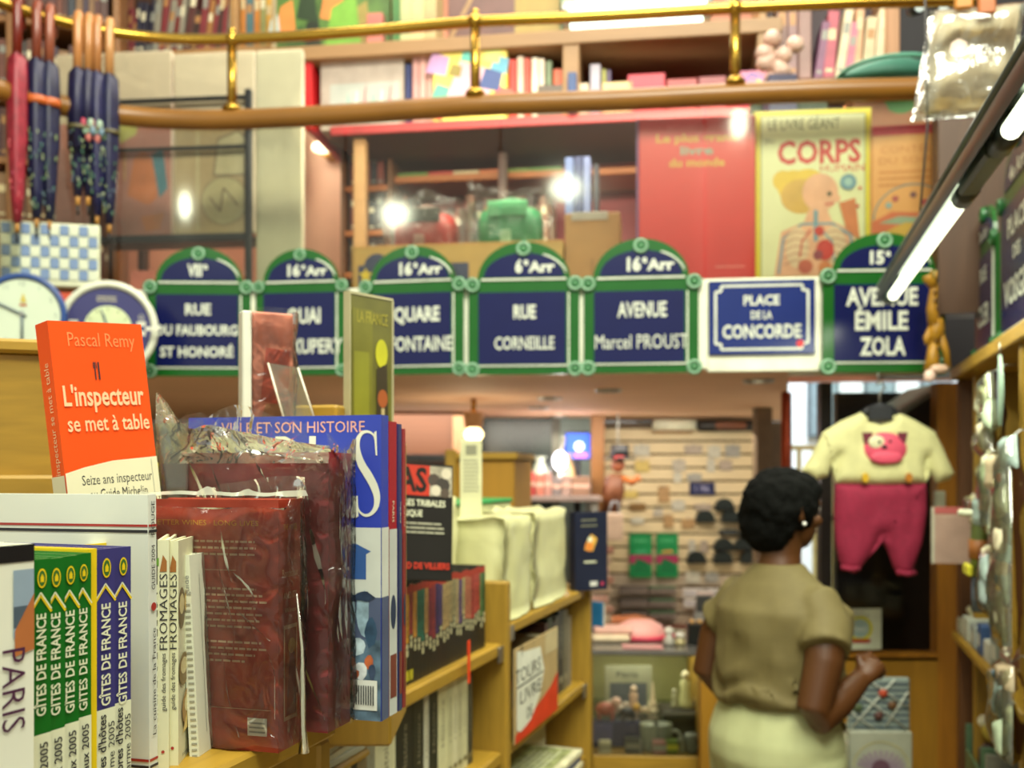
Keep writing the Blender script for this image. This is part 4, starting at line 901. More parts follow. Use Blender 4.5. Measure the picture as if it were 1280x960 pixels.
# checked board
Yb = 3.34; k = Yb/F; p = W(62, 350, Yb)
cb = thing('checked_tray', 'blue and cream checked tray hanging under the umbrellas', 'tray', p, R(14))
ww, hh = 112*k, 70*k
g = G(); CKC = ['#7d95b4', '#d2d6bc', '#8f9cb8', '#c6cfa8']; 
G().bevbox(-ww/2-.006, ww/2+.006, .004, .02, -.02, hh+.006, mat('#cfd2b4', .5)).obj('tray_base', cb)
dxc, dzc = ww/10, hh/5
ck = [G().bevbox(.001-dxc/2, dxc/2-.001, 0, .006, .001, dzc-.001, mat(c, .45, var=.15, scale=30), .002).obj('check', cb) for c in ('#6f87ad', '#ccd2ba')]
for i in range(10):
    for j in range(5):
        q = (i+j) % 2; o = ck[q] if i == 0 and j < 2 else ck[q].copy()
        if not (i == 0 and j < 2): COL.objects.link(o)
        o.location = (-ww/2+dxc*(i+.5), 0, dzc*j)
p = W(84, 384, 3.36); solo('orange_card', G().bevbox(-.028, .03, 0, .004, -.02, .05, mat('#c85034', .45), .001), 'orange red card between the two clocks', 'card', p, R(10))
# umbrellas on the brass rail
UM = [(24, '#8a2030', '#6a1c10', 306, 0), (48, '#17193c', '#7a3a28', 300, 1), (64, '#161838', '#8a4a34', 302, 1), (99, '#1a1a3e', '#b87c48', 272, 2), (112, '#19183a', '#b07844', 272, 3), (123, '#1c1c44', '#a87040', 296, 3), (138, '#181a3c', '#b88450', 306, 2)]
UL = ['dark red umbrella with a dark wooden handle, nearest the left edge', 'navy umbrella with an orange band, right next to the red one', 'navy umbrella with an orange band, second to the right of the red one', 'navy flowered umbrella with a pale handle, leftmost of the four pale handled ones', 'navy umbrella with a painted face pattern, second of the pale handled ones', 'navy umbrella with a painted pattern, third of the pale handled ones', 'navy umbrella with a pale handle, rightmost on the brass rail']
for i, (px, c, hc, pb, sty) in enumerate(UM):
    b = fpt(px, ZB); k = b.y/F; L = (pb-(CY-(ZB-CZ)*F/b.y))*k
    t = thing('umbrella', UL[i], 'umbrella', b, R(15), 'umbrellas hanging on the brass rail')
    hm = mat(hc, .3, var=.15, scale=12); r0 = .030
    arc = [(0, -r0*math.cos(math.pi*j/8)*1.0, .0 + r0*1.25*math.sin(math.pi*j/8)) for j in range(9)]
    G().tube([(0, r0, -.05)][::-1] + arc[::-1] + [(0, -r0, -.06), (0, -r0, -.16)], .0155, hm, 10).obj('handle', t)
    y = -r0; n = 12; z0 = -.155; z1 = -L+.065; rings = [(.014, z0), (.026, z0-.02), (.029, z0-.10), (.028, z0-.28), (.024, (z0+z1)/2-.06), (.019, z1+.1), (.011, z1)]
    g = G(); vs = []
    for r_, z in rings:
        for q in range(16):
            rr = r_*(1 + .16*math.cos(q*math.pi/16*8*2/2)); vs.append((rr*math.cos(2*math.pi*q/16), y + rr*math.sin(2*math.pi*q/16), z))
    fs = [(a*16+q, a*16+(q+1) % 16, (a+1)*16+(q+1) % 16, (a+1)*16+q) for a in range(len(rings)-1) for q in range(16)] + [tuple(range(16)), tuple(range(len(vs)-16, len(vs)))]
    cm = mat(c, .45, var=.25, scale=40); g.add(vs, fs, cm, True); g.obj('canopy', t)
    G().tube([(0, y, z1+.005), (0, y, z1-.03)], .007, mat('#b8843c', .35), 8).obj('ferrule', t); G().tube([(0, y, z1-.03), (0, y, z1-.065)], .004, BLACK, 6).obj('tip', t)
    if sty == 1:
        G().tube([(0, y, z0-.13), (0, y, z0-.155)], .036, mat('#b85a22', .4), 14).obj('strap', t)
    elif sty: G().tube([(0, y, z0-.20), (0, y, z0-.212)], .035, mat('#5a5230', .4), 14).obj('strap', t)
    # painted flowers on the lower folds
    g = G(); cs = ['#4a6a4a', '#7a8a5a', '#3a6454', '#8a9474', '#4a5a6a'] if sty else ['#a83a4a', '#b84a50', '#94304a']
    for j in range(26 if sty else 14):
        q = rnd.random(); zz = (z0-.22) + (z1+.03-(z0-.22))*q; rr = .029*(1-q) + .017*q
        a = rnd.uniform(-2.9, -.2); g.ball((rr*math.cos(a)*1.0, y + rr*math.sin(a), zz), (.0032, .0025, .005+.006*rnd.random()), mat(cs[j % len(cs)], .5), 7, 5)
    if sty == 3:
        for j in range(5): g.ball((.022*math.cos(-1.5+j*.35-.6), y-.028, z0-.19-.025*(j % 3)), (.011, .006, .016), mat(['#b03a50', '#8aa890', '#a85a50', '#9ab09a', '#607a8a'][j], .5), 8, 6)
    o = g.obj('painted_flowers', t)
# ================================================================== MEZZANINE, LEFT SIDE
def bookrow(fr, l0, l1, ly, z, hmin, hmax, cols, group, label, depth=.16, wmin=.018, wmax=.04, tilt=0, dens=1, name='book'):
    """row of shelved books; each is its own object, with its spine band"""
    x = l0; i = 0
    while x < l1-.015:
        w = rnd.uniform(wmin, wmax); w = min(w, l1-x)
        if rnd.random() < dens:
            h = rnd.uniform(hmin, hmax); c = cols[int(rnd.random()*len(cols)) % len(cols)]
            g = G(); m_ = mat(c, .5, var=.15); g.bevbox(-w*.48, w*.48, 0, depth, 0, h, m_, .002)
            t = g.obj(name); t.location = fr.w(x+w/2, ly, z); t.rotation_euler = (0, tilt*(.5+rnd.random()), fr.rz)
            meta(t, label.replace('#', ORD[min(i, 35)]), 'book', group)
            s = Print(t, (-w*.48, 0, 0), EX, EZ, 'spine_print'); c2 = rnd.choice(['#c8b890', '#d8d0b0', '#a87a4a', '#8a8a80'])
            a = h*rnd.uniform(.55, .7); s.rect(w*.15, a, w*.8, a+h*.16, mat(c2, .5)); s.rect(w*.15, h*.1, w*.8, h*.15, mat(c2, .5)); s.done(); i += 1
        x += w + .0012
FL = Frame((-2.2, 4.25), R(14))
lbk = thing('mezzanine_bookcase', 'brown wooden bookcase on the mezzanine behind the hanging umbrellas', 'bookcase', FL.w(0, 0, MZ), FL.rz)
SHL = mat('#7c5226', .5, var=.12, kind='wood', scale=5); l0, l1 = FL.lx(-60), FL.lx(150); zs = [FL.z(40, 352), FL.z(40, 275), FL.z(40, 198), FL.z(40, 108), FL.z(40, 22)]
for z in zs: G().bevbox(l0, l1, 0, .25, z-MZ-.03, z-MZ, SHL).obj('shelf', lbk)
G().box(l0, l1, .25, .27, 0, 2.6, mat('#5a2f1a', .6)).obj('back_panel', lbk); G().bevbox(l1-.03, l1+.0, -.01, .26, 0, 2.6, SHL).obj('side_panel', lbk); 
G().bevbox(FL.lx(14)-.02, FL.lx(14)+.02, -.01, .25, 0, 2.6, SHL).obj('upright', lbk)
DC = ['#4a2a22', '#5a3a2a', '#3a3430', '#6a3a2a', '#2c3038', '#7a5a3a', '#54302c', '#3a2a3a', '#8a6a4a']
for j, z in enumerate(zs): bookrow(FL, FL.lx(20), l1-.04, .02, z+.001, .17, .22, DC, 'books on the left mezzanine bookcase', '# book from the left on shelf ' + ['one', 'two', 'three', 'four', 'five'][j] + ' of the mezzanine bookcase behind the umbrellas'); bookrow(FL, FL.lx(-40), FL.lx(8), .02, z+.001, .17, .22, DC, 'books on the left mezzanine bookcase', '# book in the left-hand bay, shelf ' + ['one', 'two', 'three', 'four', 'five'][j] + ' from below, behind the umbrellas', wmax=.05)
# rack with wrapped boards
YR = 3.95; FK = Frame((-1.2, YR), R(-6))
rk = thing('board_rack', 'black metal rack holding large wrapped boards on the mezzanine', 'rack', FK.w(FK.lx(230), 0, MZ), FK.rz); c0 = FK.lx(230)
def rr(px0, px1, py0, py1, ly): return FK.lx(px0, ly)-c0, FK.lx(px1, ly)-c0, FK.z((px0+px1)/2, py1, ly)-MZ, FK.z((px0+px1)/2, py0, ly)-MZ
IR = mat('#26282a', .4, .3)
for py, th in ((125, 5), (186, 4.5), (300, 8)):
    a, b, c, d = rr(118, 314, py-th/2*1.0, py+th/2, -.03); G().bevbox(a, b, -.04, -.02, c, d, IR).obj('rail', rk)
for px in (118, 311):
    a, b, c, d = rr(px-4, px+4, 112, 330, -.03); G().bevbox(a, b, -.045, -.02, 0, d, IR).obj('upright', rk)
G().bevbox(rr(118, 314, 0, 1, 0)[0], rr(118, 314, 0, 1, 0)[1], -.02, .16, rr(0, 1, 299, 306, 0)[2], rr(0, 1, 299, 306, 0)[3]-.002, IR).obj('tray', rk)
ztr = rr(0, 1, 299, 306, 0)[3]
WB = mat('#d4cab4', .4, var=.04)
def board(px0, px1, py0, label, ly, col):
    a, b, c, d = rr(px0, px1, py0, 300, ly)
    p = FK.w((a+b)/2+c0, ly, MZ+ztr+.001); w = b-a; h = d-ztr
    t = thing('wrapped_board', label, 'board', p, FK.rz, 'wrapped boards in the rack')
    G().bevbox(-w/2, w/2, 0, .03, 0, h, mat(col, .4, var=.04), .003).obj('board', t)
    return t, w, h
t, w, h = board(70, 214, 66, 'wrapped board with a white top and a pink lower half, left in the rack', .0, '#d4c6ae')
s = Print(t, (-w/2, 0, 0), EX, EZ, 'board_print'); s.rect(.0, 0, w, h*.62, mat('#b87a72', .4, var=.06)); s.poly([(w*.55, h*.62), (w*.72, h*.62), (w*.7, h*.55), (w*.56, h*.5)], mat('#b8b868', .4))
s.poly([(w*.62, h*.22), (w*.8, h*.16), (w*.88, h*.2), (w*.86, h*.4), (w*.76, h*.46), (w*.68, h*.42)], mat('#c8703a', .4)); s.poly([(w*.83, h*.44), (w*.93, h*.46), (w*.97, h*.25), (w*.9, h*.2)], mat('#2a7a94', .4)); s.poly([(w*.74, h*.1), (w*.94, h*.12), (w*.9, h*.03), (w*.78, h*.02)], mat('#c87a4a', .4)); s.line([(w*.6, h*.3), (w*.6, h*.45)], .01, mat('#c89a6a', .4)); s.done()
G().box(-w/2-.002, w/2+.002, -.004, -.003, 0, h, clear('board_film', tint='#fffefb', gloss=.0, rough=.15, milky=.02, bump=.4, scale=9)).obj('film_wrap', t)
t, w, h = board(217, 318, 66, 'wrapped board with cream ground and pale round drawing, middle of the rack', .0, '#d6cab2')
s = Print(t, (-w/2, 0, 0), EX, EZ, 'board_print'); s.rect(w*.02, 0, w*.98, h*.63, mat('#b9a47e', .4, var=.05)); DR = mat('#6a5a4a', .5); PL = mat('#c8bf9c', .4)
s.disc(w*.63, h*.18, w*.29, DR); s.disc(w*.63, h*.18, w*.28, mat('#bdb48e', .4)); s.line([(w*.45, h*.2), (w*.58, h*.12), (w*.62, h*.25), (w*.8, h*.15)], .006, DR); s.poly([(w*.5, h*.32), (w*.9, h*.32), (w*.95, h*.5), (w*.8, h*.56), (w*.55, h*.52)], PL); s.line([(w*.5, h*.32), (w*.9, h*.32), (w*.95, h*.5), (w*.8, h*.56), (w*.55, h*.52), (w*.5, h*.32)], .006, DR); s.line([(w*.3, h*.6), (w*.3, h*.02)], .012, mat('#c8bc98', .4)); s.done()
G().box(-w/2-.002, w/2+.002, -.004, -.003, 0, h, clear('board_film')).obj('film_wrap', t)
t, w, h = board(320, 378, 64, 'plain cream wrapped board with shiny creases, right of the black rack', .01, '#cdc9b0')
G().box(-w/2-.002, w/2+.002, -.004, -.003, 0, h, clear('board_film')).obj('film_wrap', t)
t.location.z = MZ + .005; 
for ch in t.children: ch.scale.z = (h+ztr-.0)/h
# red books along the mezzanine floor behind the signs
bookrow(FK, FK.lx(150, -.2), FK.lx(345, -.2), -.2, MZ+.001, .13, .20, ['#8a2a24', '#6a2420', '#a03a30', '#54221e', '#b06a54'], 'red books on the mezzanine floor', '# red book from the left, low behind the first street signs', wmin=.02, wmax=.05)
p = W(177, 349, 3.62); solo('pink_card', G().bevbox(-.04, .045, 0, .005, -.045, .03, mat('#b86a5c', .45), .001), 'small pink card standing left of the first street sign', 'card', p, R(-4))
solo('card_ledge', G().bevbox(-.05, .05, -.01, .04, MZ-p.z, -.046, mat('#6a3428', .5), .002), 'dark red block under the small pink card', 'block', p, R(-4))
# back shelf high at the left: leaning books above the boards
FB = Frame((-.9, 4.7), R(-8))
hs2 = thing('high_bookshelf', 'high brown bookshelf above the wrapped boards', 'shelf', FB.w(0, 0, FB.z(230, 62)), FB.rz)
zb_ = FB.z(230, 62); a, b = FB.lx(135), FB.lx(352)
G().bevbox(a, b, 0, .25, -.03, 0, CRW).obj('shelf', hs2); G().box(a, b, .25, .27, -.03, .75, DKW).obj('back_panel', hs2); G().bevbox(FB.lx(291)-.015, FB.lx(291)+.02, 0, .25, 0, .7, CRW).obj('upright', hs2)
for px in (150, 345): G().bevbox(FB.lx(px)-.02, FB.lx(px)+.02, .2, .25, MZ-zb_, -.03, DKW).obj('bracket', hs2)
bookrow(FB, FB.lx(146), FB.lx(284), .03, zb_+.001, .2, .34, ['#6a2420', '#a83a2c', '#3a2a24', '#8a8474', '#7a3034', '#2c2a3a', '#54302c', '#9a6a3a'], 'leaning books on the high shelf', '# leaning book from the left on the high shelf above the wrapped boards', tilt=R(7))
bookrow(FB, FB.lx(298), FB.lx(350), .03, zb_+.001, .25, .4, ['#b8742e', '#4a6a70', '#8a8a54', '#c8963a'], 'upright books on the high shelf', '# upright book from the left at the right end of the high shelf')
# pale pink wall strip with its lamp
p = W(404, 184, 5.0)
t = thing('wall_lamp', 'small bright lamp on the pale pink wall behind the mezzanine', 'lamp', p, R(-8)); G().ball((0, 0, 0), (.06, .04, .03), mat('#fff2d8', emit=3)).obj('bulb', t); lamp_light(t, (-.12, -.25, .05), 7, (1, .85, .7)); G().disc((0, 0), .035, .03, .2, BRASS, 16).obj('base', t)
p0 = W(402, 300, 5.15); struct('wall_trim_pink' if False else 'trim_6', G().box(-.16, .15, 0, .08, 0, 2.2, mat('#e6b89c', .5, var=.03)), loc=(p0.x, 5.15, MZ), rz=R(-8))
# ================================================================== MEZZANINE, MIDDLE: UPPER CABINET
FU = Frame((0, 4.05), R(-8)); DU = .55
def U(px, py, ly=0): return FU.lx(px, ly), FU.z(px, py, ly)
ZU = FU.z(600, 160)             # underside board of the cabinet
xa, xb = FU.lx(402), FU.lx(968)
uc = thing('upper_cabinet', 'cream and red open cabinet high on the mezzanine with a dark brown underside', 'cabinet', FU.w(0, 0, MZ), FU.rz)
b = ZU-MZ
g = G(); g.prism([(xa+.04, 0), (xb, 0), (xb, DU), (xa+.16, DU), (xa, .1)], b, b+.03, mat('#443024', .5, var=.06), 'z'); g.obj('underside_board', uc)
REDP = mat('#b81c20', .45, var=.05)
G().bevbox(xa+.04, xb, -.012, 0, b-.004, b+.034, mat('#8e2426', .4)).obj('front_edging', uc)
zt = U(800, 52)[1]-MZ; zt2 = U(800, 34)[1]-MZ; CRF = mat('#93714a', .5, var=.06, kind='wood', scale=4)
xl = FU.lx(232)
G().bevbox(xl, xb+.03, -.02, DU, zt, zt2, CRF).obj('top_board', uc)
G().box(xa, xb, DU, DU+.02, b, zt, REDP).obj('back_panel', uc)
for px in (714, 957): x = FU.lx(px); G().bevbox(x-.034, x+.034, -.015, DU, b+.031, zt-.001, CRF).obj('upright', uc)
x = FU.lx(386); G().bevbox(x-.02, x+.012, 0, DU, b+.031, zt-.001, REDP).obj('side_panel', uc)
for px, py in ((448, 160),): x = FU.lx(px, .04); G().bevbox(x-.026, x+.026, .05, .10, .001, b-.001, CRW).obj('post', uc)
for px, ly in ((628, .3), (884, .3)): x = FU.lx(px, ly); G().bevbox(x-.02, x+.02, ly, ly+.04, .001, b-.001, DKW).obj('post', uc)
zs_ = MZ+b+.031
def item(name, px0, px1, py, col, label, cat='book', ly=.03, d=.2, grp=None, z0=None, rough=.45, lead=None):
    a, c = FU.lx(px0, ly), FU.lx(px1, ly); z0 = z0 or zs_; h = FU.z((px0+px1)/2, py, ly)-z0
    t = thing(name, label, cat, FU.w((a+c)/2, ly, z0+.0005), FU.rz, grp); w = c-a-.003
    G().bevbox(-w/2, w/2, 0, d, 0, h, mat(col, rough, var=.12), .003).obj('cover' if cat == 'book' else 'body', t)
    return t, w, h
t, w, h = item('wrapped_box', 400, 505, 66, '#a89c90', 'grey box in shiny film at the left end of the upper cabinet', 'box', rough=.2)
s = Print(t, (-w/2, 0, 0), EX, EZ, 'box_print'); s.rect(w*.12, 0, w*.95, h*.6, mat('#a4a8a0', .3)); 
for i in range(6): s.poly([(w*(.3+.1*i), h*.1), (w*(.34+.1*i), h*.1), (w*(.36+.1*i), h*(.4+.1*(i % 3))), (w*(.33+.1*i), h*.5)], mat(['#8aa89c', '#c8d0c0', '#b87a78'][i % 3], .3))
s.rect(0, h*.92, w, h, mat('#dccbb0', .3)); s.done()
for i, (a, c, py, col) in enumerate(((506, 514, 80, '#28305a'), (515, 524, 70, '#b88a84'), (524, 533, 70, '#c8988e'), (533, 542, 69, '#c09488'))): item('story_book', a, c, py, col, ['dark blue', 'dull pink', 'lighter pink', 'pinkish tan'][i] + ' spined story book left of the yellow map book', grp='story books in the upper cabinet')
t, w, h = item('map_book', 541, 634, 60, '#d8c45a', 'large yellow picture book with coloured edges in the upper cabinet', ly=.0)
s = Print(t, (-w/2, 0, 0), EX, EZ, 'cover_print')
for i, (x, z, r_, c) in enumerate(((.06, .8, .05, '#b48ab4'), (.1, .4, .04, '#5aa08a'), (.05, .12, .03, '#d0403c'), (.9, .75, .04, '#5a9ab0'), (.93, .3, .05, '#d05a48'), (.5, .92, .04, '#5ab0a0'), (.8, .9, .04, '#c8d070'), (.5, .5, .1, '#c8a0a8'), (.3, .7, .03, '#8a7a3a'), (.78, .55, .05, '#3a4a7a'), (.7, .2, .03, '#7a6a3a'), (.25, .15, .03, '#c85a3a'))): s.poly([(w*x-r_, h*z-r_*.6), (w*x+r_*.7, h*z-r_), (w*x+r_, h*z+r_*.5), (w*x-r_*.4, h*z+r_)], mat(c, .4))
s.done()
for i, (a, c, py, col) in enumerate(((636, 646, 74, '#c83a30'), (646, 655, 70, '#c8b4a0'), (655, 663, 72, '#b84a38'), (664, 673, 72, '#d8cdb8'), (673, 681, 73, '#d0c0ac'), (682, 690, 76, '#6a7a5a'), (691, 704, 86, '#b8502c'))): item('story_book', a, c, py, col, ['bright red', 'pale cream', 'brick red', 'white', 'off white', 'grey green', 'short orange'][i] + ' spined story book right of the yellow map book', grp='story books in the upper cabinet')
item('blue_toy', 709, 721, 90, '#26406e', 'small dark blue toy at the foot of the cabinet upright', 'toy', d=.04, ly=-.05)
for i, (a, c, py, col) in enumerate(((737, 751, 80, '#9a94a0'), (752, 758, 86, '#8a8a3c'), (758, 764, 87, '#4a3a5a'))): item('small_book', a, c, py, col, ['mauve grey', 'olive', 'plum'][i] + ' small book standing alone in the red compartment', grp='small books in the red compartment', ly=.02)
for i, (a, c, py, col) in enumerate(((672, 706, 106, '#54483c'), (712, 736, 104, '#b8a890'), (752, 792, 102, '#b8a070'), (784, 832, 92, '#a8283a'), (833, 872, 98, '#8a3030'), (873, 908, 95, '#7a3438'))): item('flat_book', a, c, py, col, ['dark', 'pale', 'tan', 'crimson', 'dull red', 'maroon'][i] + ' book lying flat at the front of the red compartment', grp='flat books in the red compartment', ly=-.005, d=.16)
t, w, h = item('plush_box', 925, 962, 88, '#b8688a', 'pink and yellow toy box right of the third brass post', 'toy', ly=-.03, d=.1); s = Print(t, (-w/2, 0, 0), EX, EZ, 'print'); s.poly([(w*.3, 0), (w, 0), (w, h*.5), (w*.6, h*.8)], mat('#d8a04a', .4)); s.line([(0, h*.6), (w*.4, h*.9), (w, h*.6)], .01, mat('#4a4a9a', .4)); s.done()
# goods below the upper cabinet, on the mezzanine floor
def onf(name, px0, px1, py0, py1, ly, d, label, cat):
    a, c = FU.lx(px0, ly), FU.lx(px1, ly); z1, z0 = FU.z((px0+px1)/2, py0, ly), FU.z((px0+px1)/2, py1, ly)
    return thing(name, label, cat, FU.w((a+c)/2, ly, z0), FU.rz), c-a, z1-z0
LY = -.25
t, w, h = onf('display_box', 440, 704, 304, 362, LY, .3, 'ochre display box with a starry navy front, behind the Square Fontaine sign', 'box')
d0 = MZ - t.location.z; G().bevbox(-w/2, w/2, 0, .3, d0, h, mat('#a88a48', .5, var=.08)).obj('body', t)
s = Print(t, (-w/2, 0, 0), EX, EZ, 'box_print'); NV = mat('#2c3452', .4, var=.2, scale=30); s.rect(w*.03, -.1, w*.56, h*.58, NV); s.disc(w*.12, h*.55, .05, NV); s.disc(w*.27, h*.5, .06, NV)
for (x, z, r_) in ((.067, .36, .03), (.39, .3, .018), (.3, .5, .008), (.34, .46, .006), (.45, .42, .007)):
    s.poly([(w*x + r_*(1 if q % 2 == 0 else .45)*math.sin(q*math.pi/5), h*z + r_*(1 if q % 2 == 0 else .45)*math.cos(q*math.pi/5)) for q in range(10)], mat('#c8b428' if x < .1 else '#c8a070', .4))
s.rect(0, h*.97, w, h, mat('#b88a48', .5)); s.rect(0, 0, w*.012, h, mat('#8a6a2c', .5)); s.done(); ztop = t.location.z + h
def bag(name, px0, px1, py0, label, col, cols):
    t, w, h = onf(name, px0, px1, py0, 304, LY+.05, .2, label, 'bag'); t.location.z = ztop + .001
    g = G(); m_ = mat(col, .35, var=.15, scale=15); g.loft([(0, .1, 0, w*.46, .09), (0, .1, .02, w*.5, .10), (0, .1, h*.5, w*.5, .10), (0, .1, h*.72, w*.46, .09), (0, .1, h*.78, w*.40, .07)], m_, 28); g.obj('body', t)
    G().bevbox(-w*.30, w*.30, .0-.004, .01, h*.55, h*.86, mat(cols[0], .4), .012).obj('flap', t)
    G().tube([(-w*.22, .1, h*.78), (-w*.16, .1, h*.95), (0, .1, h*1.0), (w*.16, .1, h*.95), (w*.22, .1, h*.78)], .012, mat(cols[1], .4), 8).obj('handle', t)
    g = G(); g.bevbox(-w*.1, w*.06, -.012, .0, h*.02, h*.28, mat(cols[2], .4), .003); g.obj('label', t)
    film('film_wrap', t, -w*.56, w*.56, -.02, .23, .004, h*1.02, .02, px0, .05, n=(8, 5, 8)); return t
bag('toy_bag', 486, 566, 246, 'red toy bag with a dark flap, wrapped in film, above the starry box', '#a02826', ('#3c3a34', '#6a4a3c', '#b88a80'))
bag('toy_bag', 592, 676, 240, 'green toy bag wrapped in film, right of the red toy bag', '#2f8a56', ('#5ab07a', '#2a6a44', '#9ac09a'))
t, w, h = onf('cardboard_box', 706, 775, 266, 362, LY+.02, .25, 'plain brown cardboard box with a grey taped top, behind the AVENUE PROUST sign', 'box'); d0 = MZ - t.location.z
CB = mat('#9a7440', .6, var=.06); G().bevbox(-w/2, w/2, 0, .24, d0, h, CB, .003).obj('body', t); G().bevbox(-w*.38, w*.28, -.003, .245, h-.028, h+.004, mat('#9a9484', .4), .002).obj('tape', t); G().box(-.002, .002, -.002, 0, d0, h*.4, mat('#6a4c24', .6)).obj('seam', t)
# low shelf behind with thin books on top
LB2 = .40; ls = thing('low_shelf', 'orange brown low shelf at the back of the mezzanine under the upper cabinet', 'shelf', FU.w(0, LB2, MZ), FU.rz)
a, c = FU.lx(490, LB2), FU.lx(800, LB2); z = FU.z(600, 216, LB2)-MZ
OR2 = mat('#a8642c', .5, var=.08, kind='wood', scale=4)
G().bevbox(a, c, 0, .28, z-.03, z, OR2).obj('shelf', ls); G().bevbox(a, c, 0, .28, z-.36, z-.33, OR2).obj('shelf', ls); G().bevbox(a-.03, a, 0, .28, 0, z-.03, OR2).obj('side_panel', ls); G().box(a, c, .28, .30, 0, z+.25, mat('#86161a', .5)).obj('back_panel', ls); G().bevbox(c, c+.03, 0, .28, 0, z-.03, OR2).obj('side_panel', ls)
FUb = Frame(tuple(FU.w(0, LB2, 0))[:2], FU.rz)
x = a+.02; i = 0
while x < FU.lx(692, LB2)-.05:
    w = rnd.uniform(.10, .17); g = G().bevbox(-w/2, w/2, 0, .15, 0, .018, mat(['#5a8a3c', '#b83a30', '#c8b890', '#c8703c', '#7a9a4a'][i % 5], .45), .002)
    solo('thin_book', g, ['green', 'red', 'cream', 'orange', 'light green'][i % 5] + ' thin book lying on the low shelf, ' + ORD[i] + ' from the left', 'book', FU.w(x+w/2, LB2+.02, MZ+z+.001), FU.rz, 'thin books on the low shelf'); x += w+.004; i += 1
bookrow(FUb, a+.03, FU.lx(690, LB2), .02, MZ+z-.329, .16, .24, ['#5a2a24', '#7a3a2c', '#3a2c2c', '#8a5a44', '#6a4438', '#9a8a74'], 'books on the low shelf', '# book from the left inside the orange brown low shelf', wmin=.02, wmax=.04, depth=.2)
for i, (p0, p1, py, col) in enumerate(((706, 717, 197, '#5a6a9a'), (718, 728, 196, '#2c3460'), (729, 738, 196, '#6a74a0'), (742, 748, 205, '#2a2430'))):
    a2, c2 = FU.lx(p0, LY+.1), FU.lx(p1, LY+.1); zb = MZ+.62; g = G().bevbox(-(c2-a2)/2*.95, (c2-a2)/2*.95, 0, .1, 0, FU.z(p0, py, LY+.1)-zb, mat(col, .45, var=.2), .002)
    zz = t.location.z + h + .005; g = G().bevbox(-(c2-a2)/2*.95, (c2-a2)/2*.95, 0, .1, 0, FU.z(p0, py, LY+.1)-zz, mat(col, .45, var=.2), .002)
    solo('tall_book', g, ['grey blue', 'navy', 'pale blue', 'black'][i] + ' tall book standing on the cardboard box', 'book', FU.w((a2+c2)/2, LY+.1, zz), FU.rz, 'tall books on the cardboard box')
# bookcase seen left of the post
FPx = Frame((-.75, 4.5), R(-8)); pb_ = thing('narrow_bookcase', 'narrow red brown bookcase left of the cabinet post', 'bookcase', FPx.w(0, 0, MZ), FPx.rz); a, c = FPx.lx(431), FPx.lx(484)
for j, py in enumerate((232, 288, 340)):
    z = FPx.z(450, py); G().bevbox(a, c, 0, .2, z-MZ-.025, z-MZ, OR2).obj('shelf', pb_)
    bookrow(FPx, a+.02, c-.02, .02, z+.001, .13, .19, ['#3a2a28', '#6a2c28', '#8a6a5a', '#2c2c34', '#7a3a30'], 'books in the narrow bookcase', '# book from the left on the ' + ['top', 'middle', 'bottom'][j] + ' shelf of the narrow bookcase', wmin=.02, wmax=.04)
G().box(a, c, .2, .22, 0, 1.2, mat('#4a2018', .6)).obj('back_panel', pb_); G().bevbox(a-.02, a, 0, .22, 0, 1.0, BRWV).obj('side_panel', pb_); G().bevbox(c, c+.02, 0, .22, 0, 1.2, BRWV).obj('side_panel', pb_)
# ---- things above the cabinet top
zc = MZ+zt2
def topi(name, px0, px1, py, label, cat, col, ly=.25, d=.03, z0=None, var=.2, sc=8):
    a, c = FU.lx(px0, ly), FU.lx(px1, ly); h = FU.z((px0+px1)/2, py, ly)-zc
    t = thing(name, label, cat, FU.w((a+c)/2, ly, zc+.001), FU.rz); G().bevbox(-(c-a)/2, (c-a)/2, 0, d, 0, h, mat(col, .45, var=var, scale=sc), .003).obj('body', t); return t, c-a, h
t, w, h = topi('green_picture', 340, 488, -60, 'green landscape picture with orange patches standing on the cabinet top', 'picture', '#4a6a2c', var=.5, sc=5)
s = Print(t, (-w/2, 0, 0), EX, EZ, 'picture_print'); 
for (x, z, r_, c) in ((.12, .45, .05, '#c87a3a'), (.52, .62, .06, '#c8763a'), (.34, .3, .05, '#16200f'), (.75, .4, .05, '#8a7a3c'), (.2, .2, .06, '#2c4a1c'), (.6, .3, .1, '#6a9a34'), (.02, .4, .03, '#9ab0b0'), (.3, .6, .05, '#1c3014')): s.poly([(w*x-r_, h*z-r_*1.5), (w*x+r_, h*z-r_*2), (w*x+r_*.6, h*z+r_*1.8), (w*x-r_*.5, h*z+r_*1.2)], mat(c, .5))
s.rect(0, 0, w*.04, h, mat('#9a8a6a', .5)); s.done()
for i, (a, c, py, col, lb) in enumerate(((458, 478, 16, '#b86a60', 'dull pink'), (490, 500, -20, '#3a6a34', 'green'), (500, 514, -20, '#a8a878', 'pale olive'), (514, 530, -20, '#c8a878', 'tan'), (530, 545, -20, '#a89468', 'khaki'))):
    topi('upright_book', a, c, py, lb + ' upright book on the cabinet top right of the green picture', 'book', col, ly=.2, d=.16)
t, w, h = topi('brown_board', 560, 700, -40, 'dark brown board on the cabinet top in the middle', 'board', '#5a3a34', ly=.35); s = Print(t, (-w/2, 0, 0), EX, EZ, 'board_print'); s.rect(w*.6, h*.1, w, h, mat('#8a7434', .5)); s.line([(0, h*.3), (w*.35, h)], .02, mat('#8a6a44', .5)); s.done()
t, w, h = topi('wreath_panel', 700, 722, -30, 'green patterned panel left of the bright tube lamps', 'panel', '#4a6a4a', ly=.3)
